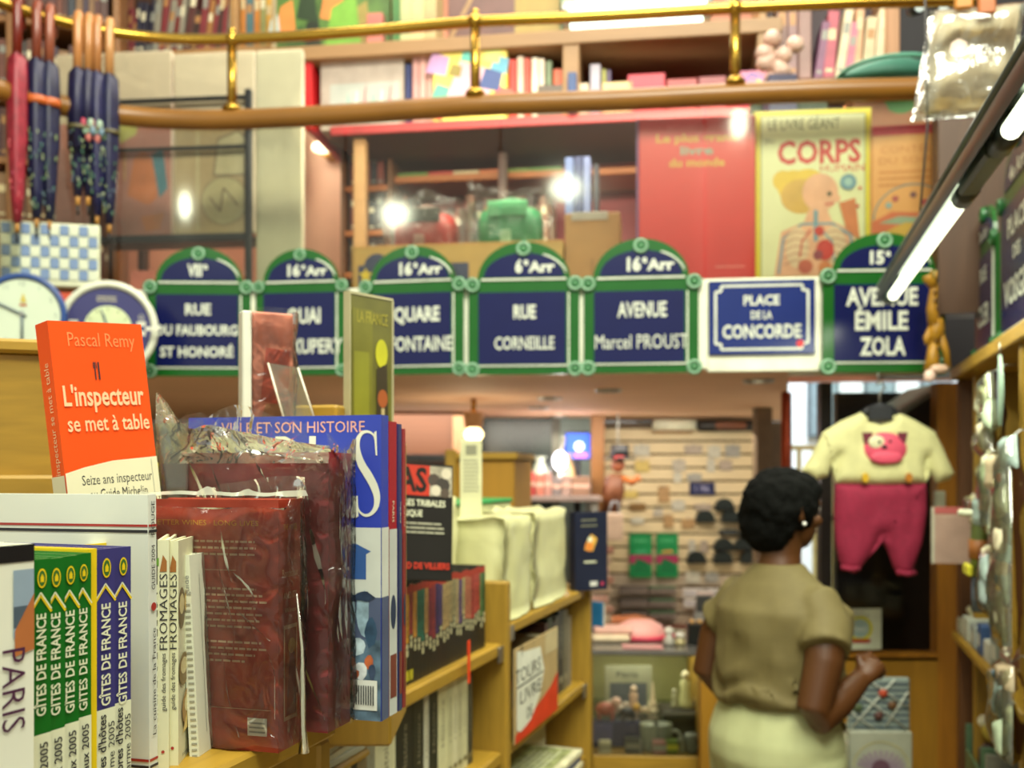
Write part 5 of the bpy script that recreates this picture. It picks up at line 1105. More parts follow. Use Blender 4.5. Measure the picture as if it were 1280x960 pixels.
for i, (a, c, py, ly) in enumerate(((702, 892, 8, .15), (704, 888, 26, .06))):
    x0, x1 = FU.lx(a, ly), FU.lx(c, ly); z = FU.z((a+c)/2, py, ly); t = thing('tube_lamp', ['upper', 'lower'][i] + ' of the two bright tube lamps over the upper cabinet', 'lamp', FU.w((x0+x1)/2, ly, z), FU.rz); hw_ = (x1-x0)/2
    G().tube([(-hw_+.03, 0, 0), (hw_-.03, 0, 0)], .028 if i == 0 else .022, mat('#e8fff0', emit=2.6), 12).obj('tube', t)
    g = G(); g.tube([(-hw_, 0, 0), (-hw_+.03, 0, 0)], .03, STEEL, 12); g.tube([(hw_-.03, 0, 0), (hw_, 0, 0)], .03, STEEL, 12); g.obj('end_cap', t)
    G().bevbox(-hw_, hw_, .03, .06, -.04, .06, mat('#b8b8a8', .5)).obj('reflector', t)
    for sx in (-.7, .7): G().bevbox(hw_*sx-.02, hw_*sx+.02, .03, .05, zc-z+.001, -.04, STEEL).obj('stand', t)
# ---- right end of the mezzanine: books, teal cushion, orange box
FQ = Frame((1.1, 3.95), R(-8)); zq = FQ.z(1040, 96); a, c = FQ.lx(958), FQ.lx(1124)
qs = thing('side_bookcase', 'pale brown bookcase at the right end of the mezzanine', 'bookcase', FQ.w(0, 0, MZ), FQ.rz)
G().bevbox(a, c, 0, .25, zq-MZ-.03, zq-MZ, BRW).obj('shelf', qs); G().bevbox(c-.05, c, -.01, .25, 0, 2.2, mat('#a87a54', .5, kind='woodv', scale=4)).obj('side_panel', qs); G().box(a, c-.05, .25, .27, 0, 2.2, mat('#3a2c34', .6)).obj('back_panel', qs); x = FQ.lx(1008); G().bevbox(x-.03, x+.02, .0, .24, zq-MZ, 2.1, mat('#8a6a64', .5)).obj('upright', qs)
G().bevbox(a-.03, a, 0, .27, 0, 2.2, CRW).obj('side_panel', qs)
bookrow(FQ, a+.01, FQ.lx(1000), .02, zq+.001, .25, .34, ['#7a5a54', '#8a6a6a', '#6a4a48', '#9a7a74', '#4a3a44'], 'books on the right mezzanine bookcase', '# book from the left on the right mezzanine bookcase', wmin=.03, wmax=.05)
bookrow(FQ, FQ.lx(1018), FQ.lx(1104), .02, zq+.001, .22, .32, ['#a84a5a', '#c8b490', '#d0c0a0', '#b86a80', '#7a4a6a', '#c89a74'], 'slanting books on the right mezzanine bookcase', '# slanting book from the left, right of the dark upright', wmin=.03, wmax=.045, tilt=R(6))
g = G(); tc_ = mat('#3a7a66', .5, var=.1); N = 14
p = W(1112, 104, 3.56); g.loft([(0, 0, 0, .19, .10), (0, 0, .02, .185, .1), (0, 0, .05, .15, .085), (0, 0, .075, .08, .05), (0, 0, .085, .02, .02)], tc_, 28)
cu_ = solo('teal_hat', g, 'teal rounded hat showing above the wooden handrail at the right', 'hat', p, R(-8)); G().ring((0, 0, .028), .178, .008, mat('#5aa088', .5), 28, 6, 'z').obj('hat_band', cu_)
t = thing('orange_crate', 'orange brown crate with a green leaf emblem under the right end of the handrail', 'crate', W(1112, 160, 3.58) , R(-8)); z0 = MZ - t.location.z
kk = 3.58/F; G().bevbox(-.13, .15, 0, .2, z0, 50*kk, mat('#94582c', .5, var=.1)).obj('body', t); s = Print(t, (0, 0, 0), EX, EZ, 'emblem'); GL_ = mat('#3a7a2c', .5); s.poly([(.0, .0+.06), (.05, .045+.03), (.10, .1), (.09, .12), (.05, .1), (.0, .12), (-.02, .1)], GL_); s.disc(.04, .085, .05, GL_, ry=.035); s.done()
t.location.z += 0
g = G(); g.bevbox(-.2, .07, 0, .15, MZ - W(1010, 140, 3.6).z, .07, mat('#4a5a48', .5, var=.4, scale=12)); solo('green_box', g, 'mottled green box behind the CORPS book, below the handrail', 'box', W(1010, 140, 3.62), R(-8))
p = W(975, 80, 3.55); g = G()
for i in range(9): g.ball((rnd.uniform(-.06, .06), rnd.uniform(-.03, .03), -.04+rnd.uniform(-.01, .14)), (.035, .03, .03), mat('#c8a898', .3, var=.2), 9, 6)
o_ = solo('pink_plush', g, 'pale pink knitted plush right of the third brass post', 'toy', p)
G().bevbox(-.05, .05, -.04, .05, MZ-p.z, -.05, mat('#5a5a78', .5)).obj('stand', o_)
# ---- the giant books behind the glass
YG = 3.40
def giant(name, px0, px1, py0, py1, label, col, rz, edge, Y=YG):
    k = Y/F; t = thing(name, label, 'book', W((px0+px1)/2, py1, Y), rz, 'giant books behind the glass'); w = (px1-px0)*k; h = (py1-py0)*k
    z0 = MZ + .001 - t.location.z
    G().bevbox(-w/2, w/2, 0, .024, z0, h, mat(col, .3, var=.03), .002).obj('cover', t); G().bevbox(-w/2-.008, -w/2-.0005, -.002, .026, z0, h, mat(edge, .4), .002).obj('spine', t)
    return t, w, h, k
t, w, h, k = giant('giant_book', 799, 943, 146, 345, 'giant red picture book titled Le plus grand livre du monde', '#c8322e', R(-5), '#7a5a8a'); GO = mat('#c8a040', .4)
s = Print(t, (-w/2, 0, 0), EX, EZ, 'cover_print'); s.text('RICHARD SCARRY', w*.5, h-14*k, 8*k, mat('#d86a64', .4), w=w*.5)
for tx, py, ww_, c in (('Le plus grand', 26, .7, GO), ('livre', 42, .28, mat('#8a9a8a', .4)), ('du monde', 57, .48, GO)): s.text(tx, w*.5, h-py*k, 10*k, c, w=w*ww_, bold=.03)
s.lines(w*.66, w*.92, h-189*k, 1, .01, .006, mat('#d87a70', .4)); s.done()
t, w, h, k = giant('giant_book', 946, 1087, 137, 345, 'giant cream picture book titled CORPS HUMAIN with a yellow border', '#d8ca3c', R(-6), '#b8b43a'); s = Print(t, (-w/2, 0, 0), EX, EZ, 'cover_print'); e = 6*k
s.rect(e, 0, w-e*1.2, h-e, mat('#8a9a7a', .4)); s.rect(e+.004, 0, w-e*1.2-.004, h-e-.004, mat('#d8dcb0', .4, var=.03))
INK2 = mat('#4a4a34', .5); RC2 = mat('#c03430', .4)
s.text('LE LIVRE GÉANT', w*.42, h-18*k, 13*k, INK2, w=w*.62); s.text('DU', w*.12, h-38*k, 6*k, INK2)
def serif(s, tx, x, y, hh, w, m):
    s.text(tx, x, y, hh, m, w=w, bold=.035); 
serif(s, 'CORPS', w*.55, h-53*k, 27*k, w*.72, RC2); s.text('HUMAIN', w*.75, h-74*k, 9*k, RC2, w=w*.38)
YH = mat('#d8b83c', .4); PKS = mat('#dca88a', .4); OR_ = mat('#c8784a', .4); BLU = mat('#6a94a8', .4); LUN = mat('#d8c0a0', .4)
s.disc(w*.33, h-95*k, 20*k, YH); s.disc(w*.24, h-88*k, 13*k, YH); s.disc(w*.45, h-90*k, 20*k, YH, ry=16*k); s.disc(w*.40, h-108*k, 26*k, mat('#c8a048', .4), ry=22*k); s.disc(w*.56, h-104*k, 22*k, PKS, ry=24*k); s.disc(w*.64, h-106*k, 3*k, INK2); s.disc(w*.70, h-112*k, 5*k, PKS); s.line([(w*.60, h-119*k), (w*.68, h-118*k)], 2*k, RC2)
s.poly([(w*.46, h-125*k), (w*.62, h-125*k), (w*.66, h-140*k), (w*.84, h-152*k), (w*.9, h-208*k), (w*.16, h-208*k), (w*.22, h-152*k), (w*.42, h-140*k)], PKS)
s.line([(w*.2, h-205*k), (w*.24, h-160*k), (w*.40, h-143*k), (w*.66, h-143*k), (w*.82, h-158*k), (w*.86, h-205*k)], 3*k, BLU)
s.disc(w*.36, h-172*k, 14*k, LUN, ry=26*k); s.disc(w*.68, h-172*k, 14*k, LUN, ry=26*k)
for i in range(5): s.line([(w*.24, h-(158+9*i)*k), (w*.34, h-(152+9*i)*k), (w*.46, h-(155+9*i)*k)], 1.6*k, mat('#b88a78', .4)); s.line([(w*.58, h-(155+9*i)*k), (w*.70, h-(152+9*i)*k), (w*.80, h-(158+9*i)*k)], 1.6*k, mat('#b88a78', .4))
s.line([(w*.52, h-126*k), (w*.52, h-165*k)], 5*k, BLU); s.line([(w*.48, h-150*k), (w*.40, h-165*k), (w*.38, h-185*k)], 2*k, RC2); s.line([(w*.56, h-150*k), (w*.66, h-165*k), (w*.68, h-190*k)], 2*k, BLU); s.disc(w*.55, h-152*k, 6*k, RC2); s.disc(w*.60, h-176*k, 11*k, RC2, ry=13*k); s.disc(w*.54, h-182*k, 6*k, mat('#8a3a4a', .4)); s.disc(w*.6, h-198*k, 8*k, OR_); s.disc(w*.43, h-196*k, 9*k, mat('#b85a4a', .4))
s.disc(w*.80, h-92*k, 10*k, BLU); s.disc(w*.80, h-92*k, 5*k, mat('#9ac0c0', .4)); s.poly([(w*.72, h-118*k), (w*.86, h-112*k), (w*.9, h-165*k), (w*.78, h-150*k)], OR_); s.disc(w*.88, h-122*k, 2*k, RC2); s.disc(w*.9, h-100*k, 2*k, RC2); s.done()
t, w, h, k = giant('giant_book', 1092, 1171, 156, 300, 'giant orange picture book with a pink top edge, right of the CORPS book', '#dca060', R(-10), '#c8965a', 3.36); s = Print(t, (-w/2, 0, 0), EX, EZ, 'cover_print')
s.poly([(0, h-12*k), (w, h-12*k), (w, h), (0, h)], mat('#d0344a', .4)); OT = mat('#c8803c', .4); s.text('CONTES', w*.5, h-30*k, 8*k, OT, w=w*.75); s.text('DU SOIR', w*.5, h-44*k, 8*k, OT, w=w*.8); s.lines(w*.1, w*.9, h-60*k, 3, 8*k, 3*k, OT)
cx = w*.62; s.line([(cx + w*.6*math.cos(math.pi*i/14), h-118*k + w*.55*math.sin(math.pi*i/14)) for i in range(15)], 2*k, mat('#7a8a8a', .4)); s.poly([(0, h-120*k), (w*.3, h-108*k), (w, h-112*k), (w, h-130*k), (0, h-140*k)], mat('#c8643a', .4)); s.poly([(w*.1, h-122*k), (w*.4, h-114*k), (w, h-118*k), (w, h-128*k)], mat('#8aa088', .4)); s.poly([(0, h-140*k), (w*.5, h-122*k), (w, h-126*k), (w, -.05), (0, -.05)], mat('#c8a038', .4))
for (x, y, c) in ((.35, 92, '#a84a4a'), (.62, 88, '#7a4a4a'), (.8, 98, '#b03a4a'), (.25, 100, '#8aa0a0')): s.disc(w*x, h-y*k, 4*k, mat(c, .4))
s.done()
for i in range(26):
    if i % 13 == 0: g = G()
sb = G(); 
for i in range(22): sb.ring((w/2+.002, .012, h-(8+6.2*i)*k), .006, .0012, mat('#54504a', .4), 8, 4, 'z')
o = sb.obj('spiral_binding', t); o['kind'] = 'stuff'
# ================================================================== FLUORESCENT FIXTURE AT THE RIGHT
pA = W(1112, 372, 3.0); pB = Vector((pA.x - .257*1.75, 1.25, pA.z))
fx = thing('fluorescent_lamp', 'long fluorescent lamp with a steel reflector hanging above the right shelving', 'lamp', pA, math.atan2(pB.y-pA.y, pB.x-pA.x))
Lf = (pB-pA).length; RFM = mat('#8c9a90', .18, .9, var=.05); RFD = mat('#4a4a48', .35, .6)
for r_, m_, nm in ((.034, RFM, 'reflector'), (.037, RFD, 'housing')):
    g = G(); n = 10; vs = []
    for x in (0, Lf):
        for i in range(n+1): a = R(50 + 165*i/n); vs.append((x, r_*math.cos(a), .008 + r_*math.sin(a)))
    g.add(vs, [(i, i+1, i+n+2, i+n+1) for i in range(n)], m_, True); g.obj(nm, fx)
G().tube([(0, -.030, .034), (Lf, -.030, .034)], .008, mat('#6a7470', .3, .7), 8).obj('rail', fx)
TB = mat('#fbffe0', emit=3.0)
for x0, x1 in ((.035, 1.14), (1.5, Lf)):
    G().tube([(x0, .006, .0), (x1, .006, .0)], .0150, TB, 14).obj('tube', fx)
G().tube([(-.025, .0, .006), (.04, .004, .0)], .024, mat('#5a6a6a', .35), 14).obj('end_cap', fx)
for x0, x1 in ((1.12, 1.2), (1.44, 1.52)): G().tube([(x0, .006, .0), (x1, .006, .0)], .020, mat('#2c3030', .35, .3), 14).obj('socket', fx)
G().bevbox(1.2, 1.44, -.015, .02, -.016, .022, mat('#3a4240', .35, .4), .006).obj('ballast', fx)
G().tube([(.6, 0, .07), (.6, .02, .32), (.6, -.02, 2.4)], .003, mat('#3a3a3a', .4), 6).obj('hanger_wire', fx)
l = bpy.data.lights.new('fluorescent_light', 'AREA'); l.shape = 'RECTANGLE'; l.size = 1.5; l.size_y = .05; l.energy = 9; l.color = (.96, 1, .8)
lo = bpy.data.objects.new('fluorescent_light', l); COL.objects.link(lo); lo.parent = fx; lo.location = (.85, 0, -.025)
# hanging plastic pack, top right
YP = 2.4; p = W(1222, 8, YP); k = YP/F
pk = thing('hanging_pack', 'crumpled clear plastic pack hanging at the top right corner', 'bag', p, R(-12))
g = G(); m_ = mat('#d8c4b4', .4, var=.3, scale=10)
def crumple(g, w, h, d, m, seed, amp, shear=0.0, nx=12, nz=14):
    vs = []
    for side in (-1, 1):
        for j in range(nz+1):
            for i in range(nx+1):
                u, v = i/nx, j/nz; e = min(1, 6*min(u, 1-u, v, 1-v)); x = (u-.5)*w + shear*(v-1)*w; z = -h*(1-v)
                y = side*d/2*e**.5 + amp*noise.noise(Vector((x*14+seed, z*14, side*3)))*e
                vs.append((x, y, z))
    M = (nx+1)*(nz+1); q = lambda s, i, j: s*M + j*(nx+1) + i
    fs = [(q(s, i, j), q(s, i+1, j), q(s, i+1, j+1), q(s, i, j+1)) for s in (0, 1) for i in range(nx) for j in range(nz)]
    fs += [(q(0, i, j), q(0, i+1, j), q(1, i+1, j), q(1, i, j)) for j in (0, nz) for i in range(nx)] + [(q(0, i, j), q(0, i, j+1), q(1, i, j+1), q(1, i, j)) for i in (0, nx) for j in range(nz)]
    g.add(vs, fs, m, True)
crumple(g, 100*k, 126*k, .05, m_, 3, .02, .18); g.obj('contents', pk)
g = G(); crumple(g, 112*k, 138*k, .08, clear('bag_film', gloss=.18, rough=.12, milky=.10, bump=.9, scale=14), 8, .03, .2); g.obj('film_wrap', pk)
G().tube([(0, 0, 0), (.0, 0, .3)], .004, BLACK, 6).obj('hook', pk); G().bevbox(-.06, -.02, -.045, -.03, -.02, .06, mat('#b87a2c', .4)).obj('tag', pk); G().bevbox(-.01, .03, -.05, -.035, -.04, .06, mat('#a8602c', .4)).obj('tag', pk)
p = W(1166, 138, 2.6); solo('glossy_ball', G().ball((0, 0, 0), .022, mat('#9a9a84', .1, .3)), 'shiny little ball hanging by the lower corner of the clear pack', 'ornament', p)
p = W(1150, 8, 3.5); 
for i, px in enumerate((1150, 1180)): t = thing('spotlight', ['left', 'right'][i] + ' small spotlight at the top right beside the clear pack', 'lamp', W(px, 8, 3.3), 0); G().ball((0, 0, 0), .016, mat('#d0e0d8', emit=1.2), 10, 7).obj('bulb', t); G().tube([(0, .01, 0), (0, .07, .02)], .022, BLACK, 10).obj('housing', t); G().tube([(0, .05, .02), (0, .05, .4)], .006, BLACK, 6).obj('stem', t)
p = W(1120, 0, 4.6); solo('dark_backdrop', G().bevbox(0, .6, 0, .4, MZ-p.z, .4, mat('#1e1a20', .6)), 'dark block standing in for the shade at the back right behind the hat', 'backdrop', p, R(-8))  # dark colour paints the shade beyond the bookcase upright
# wooden giraffe on the right shelf end, white charm, lanyards
p = W(1166, 463, 3.10); k = 3.1/F; gi = thing('wooden_giraffe', 'ochre wooden giraffe hanging at the end of the green ÉMILE ZOLA sign', 'figurine', p, R(10)); GW = mat('#a87a1c', .4, var=.2, scale=30)
g = G(); g.tube([(-.004, 0, 0), (.0, 0, .05), (.002, 0, .10)], [.026, .018, .014], GW, 10); g.tube([(.0, 0, .09), (.012, 0, .13), (.012, 0, .16)], [.020, .026, .02], GW, 10); g.tube([(.008, 0, .14), (-.004, 0, .19), (.004, 0, .25), (.006, 0, .27)], [.022, .016, .013, .011], GW, 10); g.tube([(.004, 0, .26), (-.02, 0, .288), (-.03, 0, .284)], [.014, .015, .008], GW, 10); g.tube([(.02, 0, .12), (.045, 0, .06), (.052, 0, .01)], [.015, .011, .010], GW, 8); g.tube([(-.005, 0, .13), (-.022, 0, .10), (-.018, 0, .08)], [.012, .010, .008], GW, 8); g.obj('body', gi)
g = G(); g.tube([(.008, 0, .28), (.012, 0, .31)], .004, GW, 6); g.tube([(-.004, 0, .285), (-.002, 0, .312)], .004, GW, 6); g.obj('horn', gi)
g = G()
for i in range(9): g.ball((.004+rnd.uniform(-.008, .008), -.017, .04+.025*i), (.006, .004, .007), mat('#5a3a10', .4), 6, 4)
g.obj('painted_spots', gi)
p = W(1162, 470, 3.05); solo('white_charm', G().ball((0, 0, 0), (.018, .014, .02), mat('#d8b8a8', .35)).ball((.03, 0, .022), (.03, .012, .014), mat('#c8a890', .35)), 'small pinkish white charm under the wooden giraffe', 'ornament', p)
p = RW.w(1.05, -.03, 1.88); t = thing('surfboard_keyring', 'pale green and navy surfboard shaped hanger below the nearer right shelf', 'ornament', p, RWR)
h_ = .17; k_ = 2.4/F
g = G(); g.prism([(.028*math.sin(math.pi*i/10), -.02-h_*i/10) for i in range(11)] + [(-.0, -.02)], -.004, .004, mat('#9ab8a0', .35)); g.obj('pale_half', t)
g = G(); g.prism([(-.028*math.sin(math.pi*i/10), -.02-h_*i/10) for i in range(11)] + [(.0, -.02)], -.003, .005, mat('#2a3c6a', .35)); g.obj('navy_half', t); G().tube([(0, 0, -.02), (0, 0, .01)], .002, STEEL, 6).obj('cord', t)
# clear bags of trinkets on hooks, right
for i, (lx, z, w, h, c, lb) in enumerate(((.95, 1.83, .10, .22, '#c0c4a0', 'large clear bag of pale trinkets hung highest on the right shelving'), (.98, 1.62, .12, .20, '#a8ac88', 'clear bag of trinkets hung in the middle on the right shelving'), (.80, 1.52, .09, .07, '#b8b894', 'small pale packet sticking out below the clear bags'), (1.0, 1.40, .10, .18, '#8a9a94', 'grey green trinket bag hung low on the right shelving'), (1.16, 1.66, .12, .5, '#9aa48c', 'long strip of pale packets at the right edge'), (1.16, 1.14, .14, .22, '#6a7c74', 'teal grey packet above the lower right shelf'))):
    t = thing('trinket_bag', lb, 'bag', RW.w(lx, -.035, z), RWR, 'trinket bags on the right shelving')
    pc = [c, '#c8caa8', '#a8b89a', '#d0c8a8', '#94a8a0', '#b8a888']; nn = max(3, int(h/.045))
    for j in range(nn):
        q = G(); ww_, hh_ = w*rnd.uniform(.55, .85), rnd.uniform(.06, .09); crumple(q, ww_, hh_, .03, mat(pc[(j+i) % 6], .45, var=.3, scale=25), i*7+j*3, .012, 0, 7, 7)
        o = q.obj('packet', t); o.location = (rnd.uniform(-.2, .2)*w, -.012*(j % 2), -j*(h-.06)/nn); o.rotation_euler = (0, R(rnd.uniform(-25, 25)), R(rnd.uniform(-30, 30)))
    g = G(); crumple(g, w, h*1.02, .06, ACRYL, i*5+1, .018); g.obj('film_wrap', t)
    g = G()
    for j in range(4): g.ball((rnd.uniform(-.3, .3)*w, -.022, -h*rnd.uniform(.15, .85)), (.010, .006, .012), mat(['#c87a4a', '#5a7a8a', '#d8d0a0', '#a84a4a'][j], .4), 7, 5)
    g.obj('trinkets', t); G().tube([(0, 0, -.01), (0, .03, .015), (0, .06, .015)], .002, STEEL, 6).obj('hook', t)
t = thing('rolled_toy', 'green and orange toy with a yellow bow hanging at the right', 'toy', RW.w(.82, -.04, 1.47), RWR)
G().loft([(0, 0, -.17, .022, .02), (0, 0, -.10, .026, .022), (0, 0, -.02, .024, .02), (0, 0, 0, .01, .01)], mat('#6a7a3a', .5, var=.3), 12).obj('body', t); G().loft([(0, -.002, -.12, .028, .024), (0, -.002, -.07, .0285, .0245)], mat('#a86a34', .5), 12).obj('band', t); G().bevbox(-.045, .04, -.034, -.02, -.165, -.135, mat('#d8d43a', .4), .008).obj('bow', t); G().loft([(0, 0, -.26, .024, .02), (0, 0, -.165, .022, .02)], mat('#5a6a78', .5), 12).obj('lower_body', t); G().ring((0, -.004, .0), .04, .010, mat('#c8ccb0', .4), 16, 6, 'z').obj('collar', t); G().tube([(0, 0, 0), (0, .03, .06)], .002, STEEL, 6).obj('cord', t)
# pink lined notepad hanging
p = W(1203, 705, 3.14); k = 3.14/F; t = thing('pink_notepad', 'pale pink lined notepad hanging beside the door frame', 'notepad', p, R(-8)); w, h = 66*k, 71*k
G().bevbox(-w/2, w/2, 0, .012, 0, h, mat('#b89c8a', .5), .002).obj('pages', t); G().bevbox(-w/2-.001, w/2+.001, -.002, .013, h-.022, h, mat('#b8605c', .5), .002).obj('top_band', t); s = Print(t, (-w/2, 0, 0), EX, EZ, 'ruled_lines')
for i in range(16): s.line([(w*.04, h*.05+i*h*.05), (w*.96, h*.05+i*h*.05)], .0012, mat('#a8847c', .5))
s.done(); G().bevbox(-w/2-.008, -w/2-.001, 0, .012, 0, h, mat('#cfd0b8', .5), .002).obj('edge_strip', t)
p = W(1173, 638, 3.3); solo('white_switch', G().bevbox(-.018, .018, 0, .02, -.03, .035, mat('#b8bca0', .5), .004), 'small pale box on the door frame above the pink notepad', 'switch', W(1176, 626, 3.575))
# things on the lower right shelves
for i, (lx, w, d, h, c, lb, z) in enumerate(((.06, .10, .12, .05, '#b8bca4', 'pale box', 1.0355), (.19, .11, .14, .075, '#c0c8b8', 'whitish box', 1.0355), (.34, .10, .12, .07, '#a8b4b0', 'light grey box', 1.0355), (.46, .08, .14, .09, '#3a5a8a', 'blue box', 1.0355), (.58, .1, .14, .06, '#c8ccbc', 'cream box', 1.0355), (.70, .1, .14, .10, '#8a9a90', 'grey green box', 1.0355), (.83, .1, .14, .08, '#a87a70', 'dull pink box', 1.0355))):
    t = thing('small_box', lb + ' on the lower right shelf, ' + ORD[i] + ' from the door frame', 'box', RW.w(lx, .015, z), RWR, 'small boxes on the lower right shelf')
    G().bevbox(-w/2*.95, w/2*.95, 0, d, 0, h, mat(c, .45, var=.15), .004).obj('body', t); s = Print(t, (-w/2, 0, 0), EX, EZ, 'label'); s.rect(w*.2, h*.3, w*.8, h*.7, mat('#d0d4c4', .5)); s.done()
t = thing('white_dish', 'white oval dish lying on the first boxes of the lower right shelf', 'dish', RW.w(.12, .07, 1.111), RWR); G().loft([(0, 0, 0, .07, .04), (0, 0, .012, .085, .05), (0, 0, .02, .085, .05), (0, 0, .028, .075, .042)], mat('#d0d0a8', .4), 24).obj('dish_body', t); 
for o_ in t.children: o_.scale = (.8, .8, .8)
for i, (lx, c, lb) in enumerate(((.25, '#5a7a5a', 'green plastic crate'), (.62, '#8a8a7a', 'grey plastic crate'))):
    t = thing('storage_crate', lb + ' low on the right shelving', 'crate', RW.w(lx, .03, .546), RWR); cm = mat(c, .4)
    g = G(); g.bevbox(-.15, .15, 0, .24, 0, .015, cm); g.bevbox(-.15, -.14, 0, .24, .015, .20, cm); g.bevbox(.14, .15, 0, .24, .015, .20, cm); g.bevbox(-.14, .14, 0, .01, .015, .12, cm); g.bevbox(-.14, .14, .23, .24, .015, .20, cm); g.bevbox(-.155, .155, -.005, .245, .19, .20, cm) if False else None; g.obj('body', t)
    G().bevbox(-.13, .13, .02, .22, .016, .17, mat('#5a4a50' if i == 0 else '#4a5458', .5, var=.4, scale=20), .02).obj('cloth', t)
p = RW.w(.27, .10, .735); t = thing('yellow_plush', 'yellow and white plush toy in the low green crate', 'toy', p, RWR); G().ball((0, 0, .04), (.06, .05, .05), mat('#c8b84a', .6)).ball((.0, -.04, .06), (.025, .02, .02), mat('#e0e0c0', .6)).obj('body', t); G().ball((.05, 0, .085), .02, mat('#c8b84a', .6)).ball((-.05, 0, .085), .02, mat('#c8b84a', .6)).obj('ear', t)
t = thing('pale_cloth', 'folded pale cloth on the low green crate', 'cloth', RW.w(.2, .12, .72), RWR); g = G(); g.bevbox(-.09, .09, -.06, .08, 0, .02, mat('#8a8c70', .7), .008); g.bevbox(-.08, .085, -.05, .075, .02, .035, mat('#8a8c70', .7), .008); g.obj('folds', t)
t.location = RW.w(.42, .12, .546) + Vector((0, 0, .0)); t.location.z = .546

# ================================================================== BABY CLOTHES ON A HANGER
YB = 3.22; k = YB/F; p = W(1100, 515, YB)
bc = thing('baby_outfit', 'cream baby top with a pink animal face and crimson trousers on a hanger', 'clothes', p, R(-6))
def X(px): return (px-1100)*k
def Z(py): return (515-py)*k
CT_ = mat('#d2cf96', .8, var=.05, scale=30, bump=.15); CR = mat('#8a1a38', .85, var=.1, scale=60, bump=.3)
def padded(name, parent, outline, depth, m, inset=.35, y0=0.0, seed=0, wr=.0):
    """puffed cloth panel: outline triangulated, domed by distance to the edge"""
    import bmesh
    bm = bmesh.new(); vs = [bm.verts.new((x, 0, z)) for x, z in outline]; bm.faces.new(vs)
    bmesh.ops.triangulate(bm, faces=bm.faces[:])
    for _ in range(4):
        lim = .016; bmesh.ops.subdivide_edges(bm, edges=[e for e in bm.edges if e.calc_length() > lim], cuts=1)
        bmesh.ops.triangulate(bm, faces=[f for f in bm.faces if len(f.verts) > 3])
    seg = list(zip(outline, outline[1:] + outline[:1]))
    def dist(x, z):
        b = 9
        for (ax, az), (bx, bz) in seg:
            dx, dz = bx-ax, bz-az; q = max(0, min(1, ((x-ax)*dx + (z-az)*dz)/(dx*dx+dz*dz+1e-12))); b = min(b, math.hypot(x-ax-q*dx, z-az-q*dz))
        return b
    V = [v.co.copy() for v in bm.verts]; bm.verts.index_update(); fs = [tuple(v.index for v in f.verts) for f in bm.faces]; bm.free()
    hh = []
    for v in V:
        d_ = min(1, dist(v.x, v.z)/(inset*.1)); hh.append(depth*math.sqrt(1-(1-d_)**2) + wr*d_*noise.noise(Vector((v.x*25+seed, v.z*12, seed))))
    g = G(); N = len(V); g.add([(v.x, y0-h_, v.z) for v, h_ in zip(V, hh)] + [(v.x, y0+h_*.6, v.z) for v, h_ in zip(V, hh)], fs + [tuple(i+N for i in f[::-1]) for f in fs], m, True)
    return g.obj(name, parent)
ol = [(1079, 514), (1087, 525), (1100, 530), (1112, 525), (1121, 515), (1142, 525), (1166, 540), (1174, 556), (1182, 575), (1190, 592), (1183, 600), (1168, 604), (1160, 590), (1156, 572), (1153, 580), (1154, 604), (1100, 607), (1046, 604), (1046, 590), (1050, 570), (1044, 576), (1036, 596), (1020, 601), (1004, 588), (1018, 566), (1030, 540), (1052, 526)]
padded('top', bc, [(X(a), Z(b)) for a, b in ol], .028, CT_, .4, seed=2, wr=.006)
ol = [(1046, 603), (1156, 603), (1157, 640), (1151, 680), (1142, 706), (1138, 718), (1122, 720), (1116, 708), (1109, 688), (1104, 668), (1099, 668), (1094, 682), (1084, 700), (1076, 712), (1070, 718), (1054, 712), (1050, 700), (1046, 680), (1044, 640)]
padded('trousers', bc, [(X(a), Z(b)) for a, b in ol], .032, CR, .45, y0=.004, seed=5, wr=.008)
g = G()
for px, py, a in ((1063, 711, .1), (1130, 716, -.1)): g.tube([(X(px-11), -.012, Z(py-2)), (X(px), -.03, Z(py)), (X(px+11), -.012, Z(py-1))], .009, CR, 8)
g.obj('ankle_cuff', bc)
PF = mat('#d8506a', .6); DF = mat('#6a1a30', .6); WF = mat('#dcd8b0', .6)
f = G(); f.ball((X(1104), -.022, Z(561)), (27*k, .022, 21*k), PF, 24, 12); f = f.obj('animal_face', bc)
g = G(); 
for px in (1082, 1124): g.prism([(X(px-6), Z(541)), (X(px+6), Z(541)), (X(px+4 if px < 1100 else px+3), Z(554)), (X(px-4), Z(554))], -.034, -.022, DF)
g.obj('face_ears', f); G().ball((X(1092), -.040, Z(553)), (10*k, .005, 8*k), WF, 16, 8).ball((X(1104), -.040, Z(572)), (20*k, .006, 8*k), PF, 16, 8).obj('face_patch', f)
G().ball((X(1101), -.045, Z(559)), (3.4*k, .004, 2.6*k), BLACK, 10, 6).ball((X(1095), -.045, Z(553)), (2*k, .003, 2*k), BLACK, 8, 5).ball((X(1108), -.044, Z(552)), (2*k, .003, 2*k), DF, 8, 5).obj('face_features', f)
for px, c in ((1079, '#c8a01c'), (1131, '#b0701c')): G().prism([(X(px)+4.5*k*(1 if q % 2 == 0 else .75)*math.sin(q*math.pi/6), Z(597)+6.5*k*(1 if q % 2 == 0 else .8)*math.cos(q*math.pi/6)) for q in range(12)], -.040, -.026, mat(c, .5)).obj('patch_button', bc)
hg = thing('clothes_hanger', 'dark grey hanger holding the baby outfit', 'hanger', p, R(-6)); HD = mat('#26282c', .4)
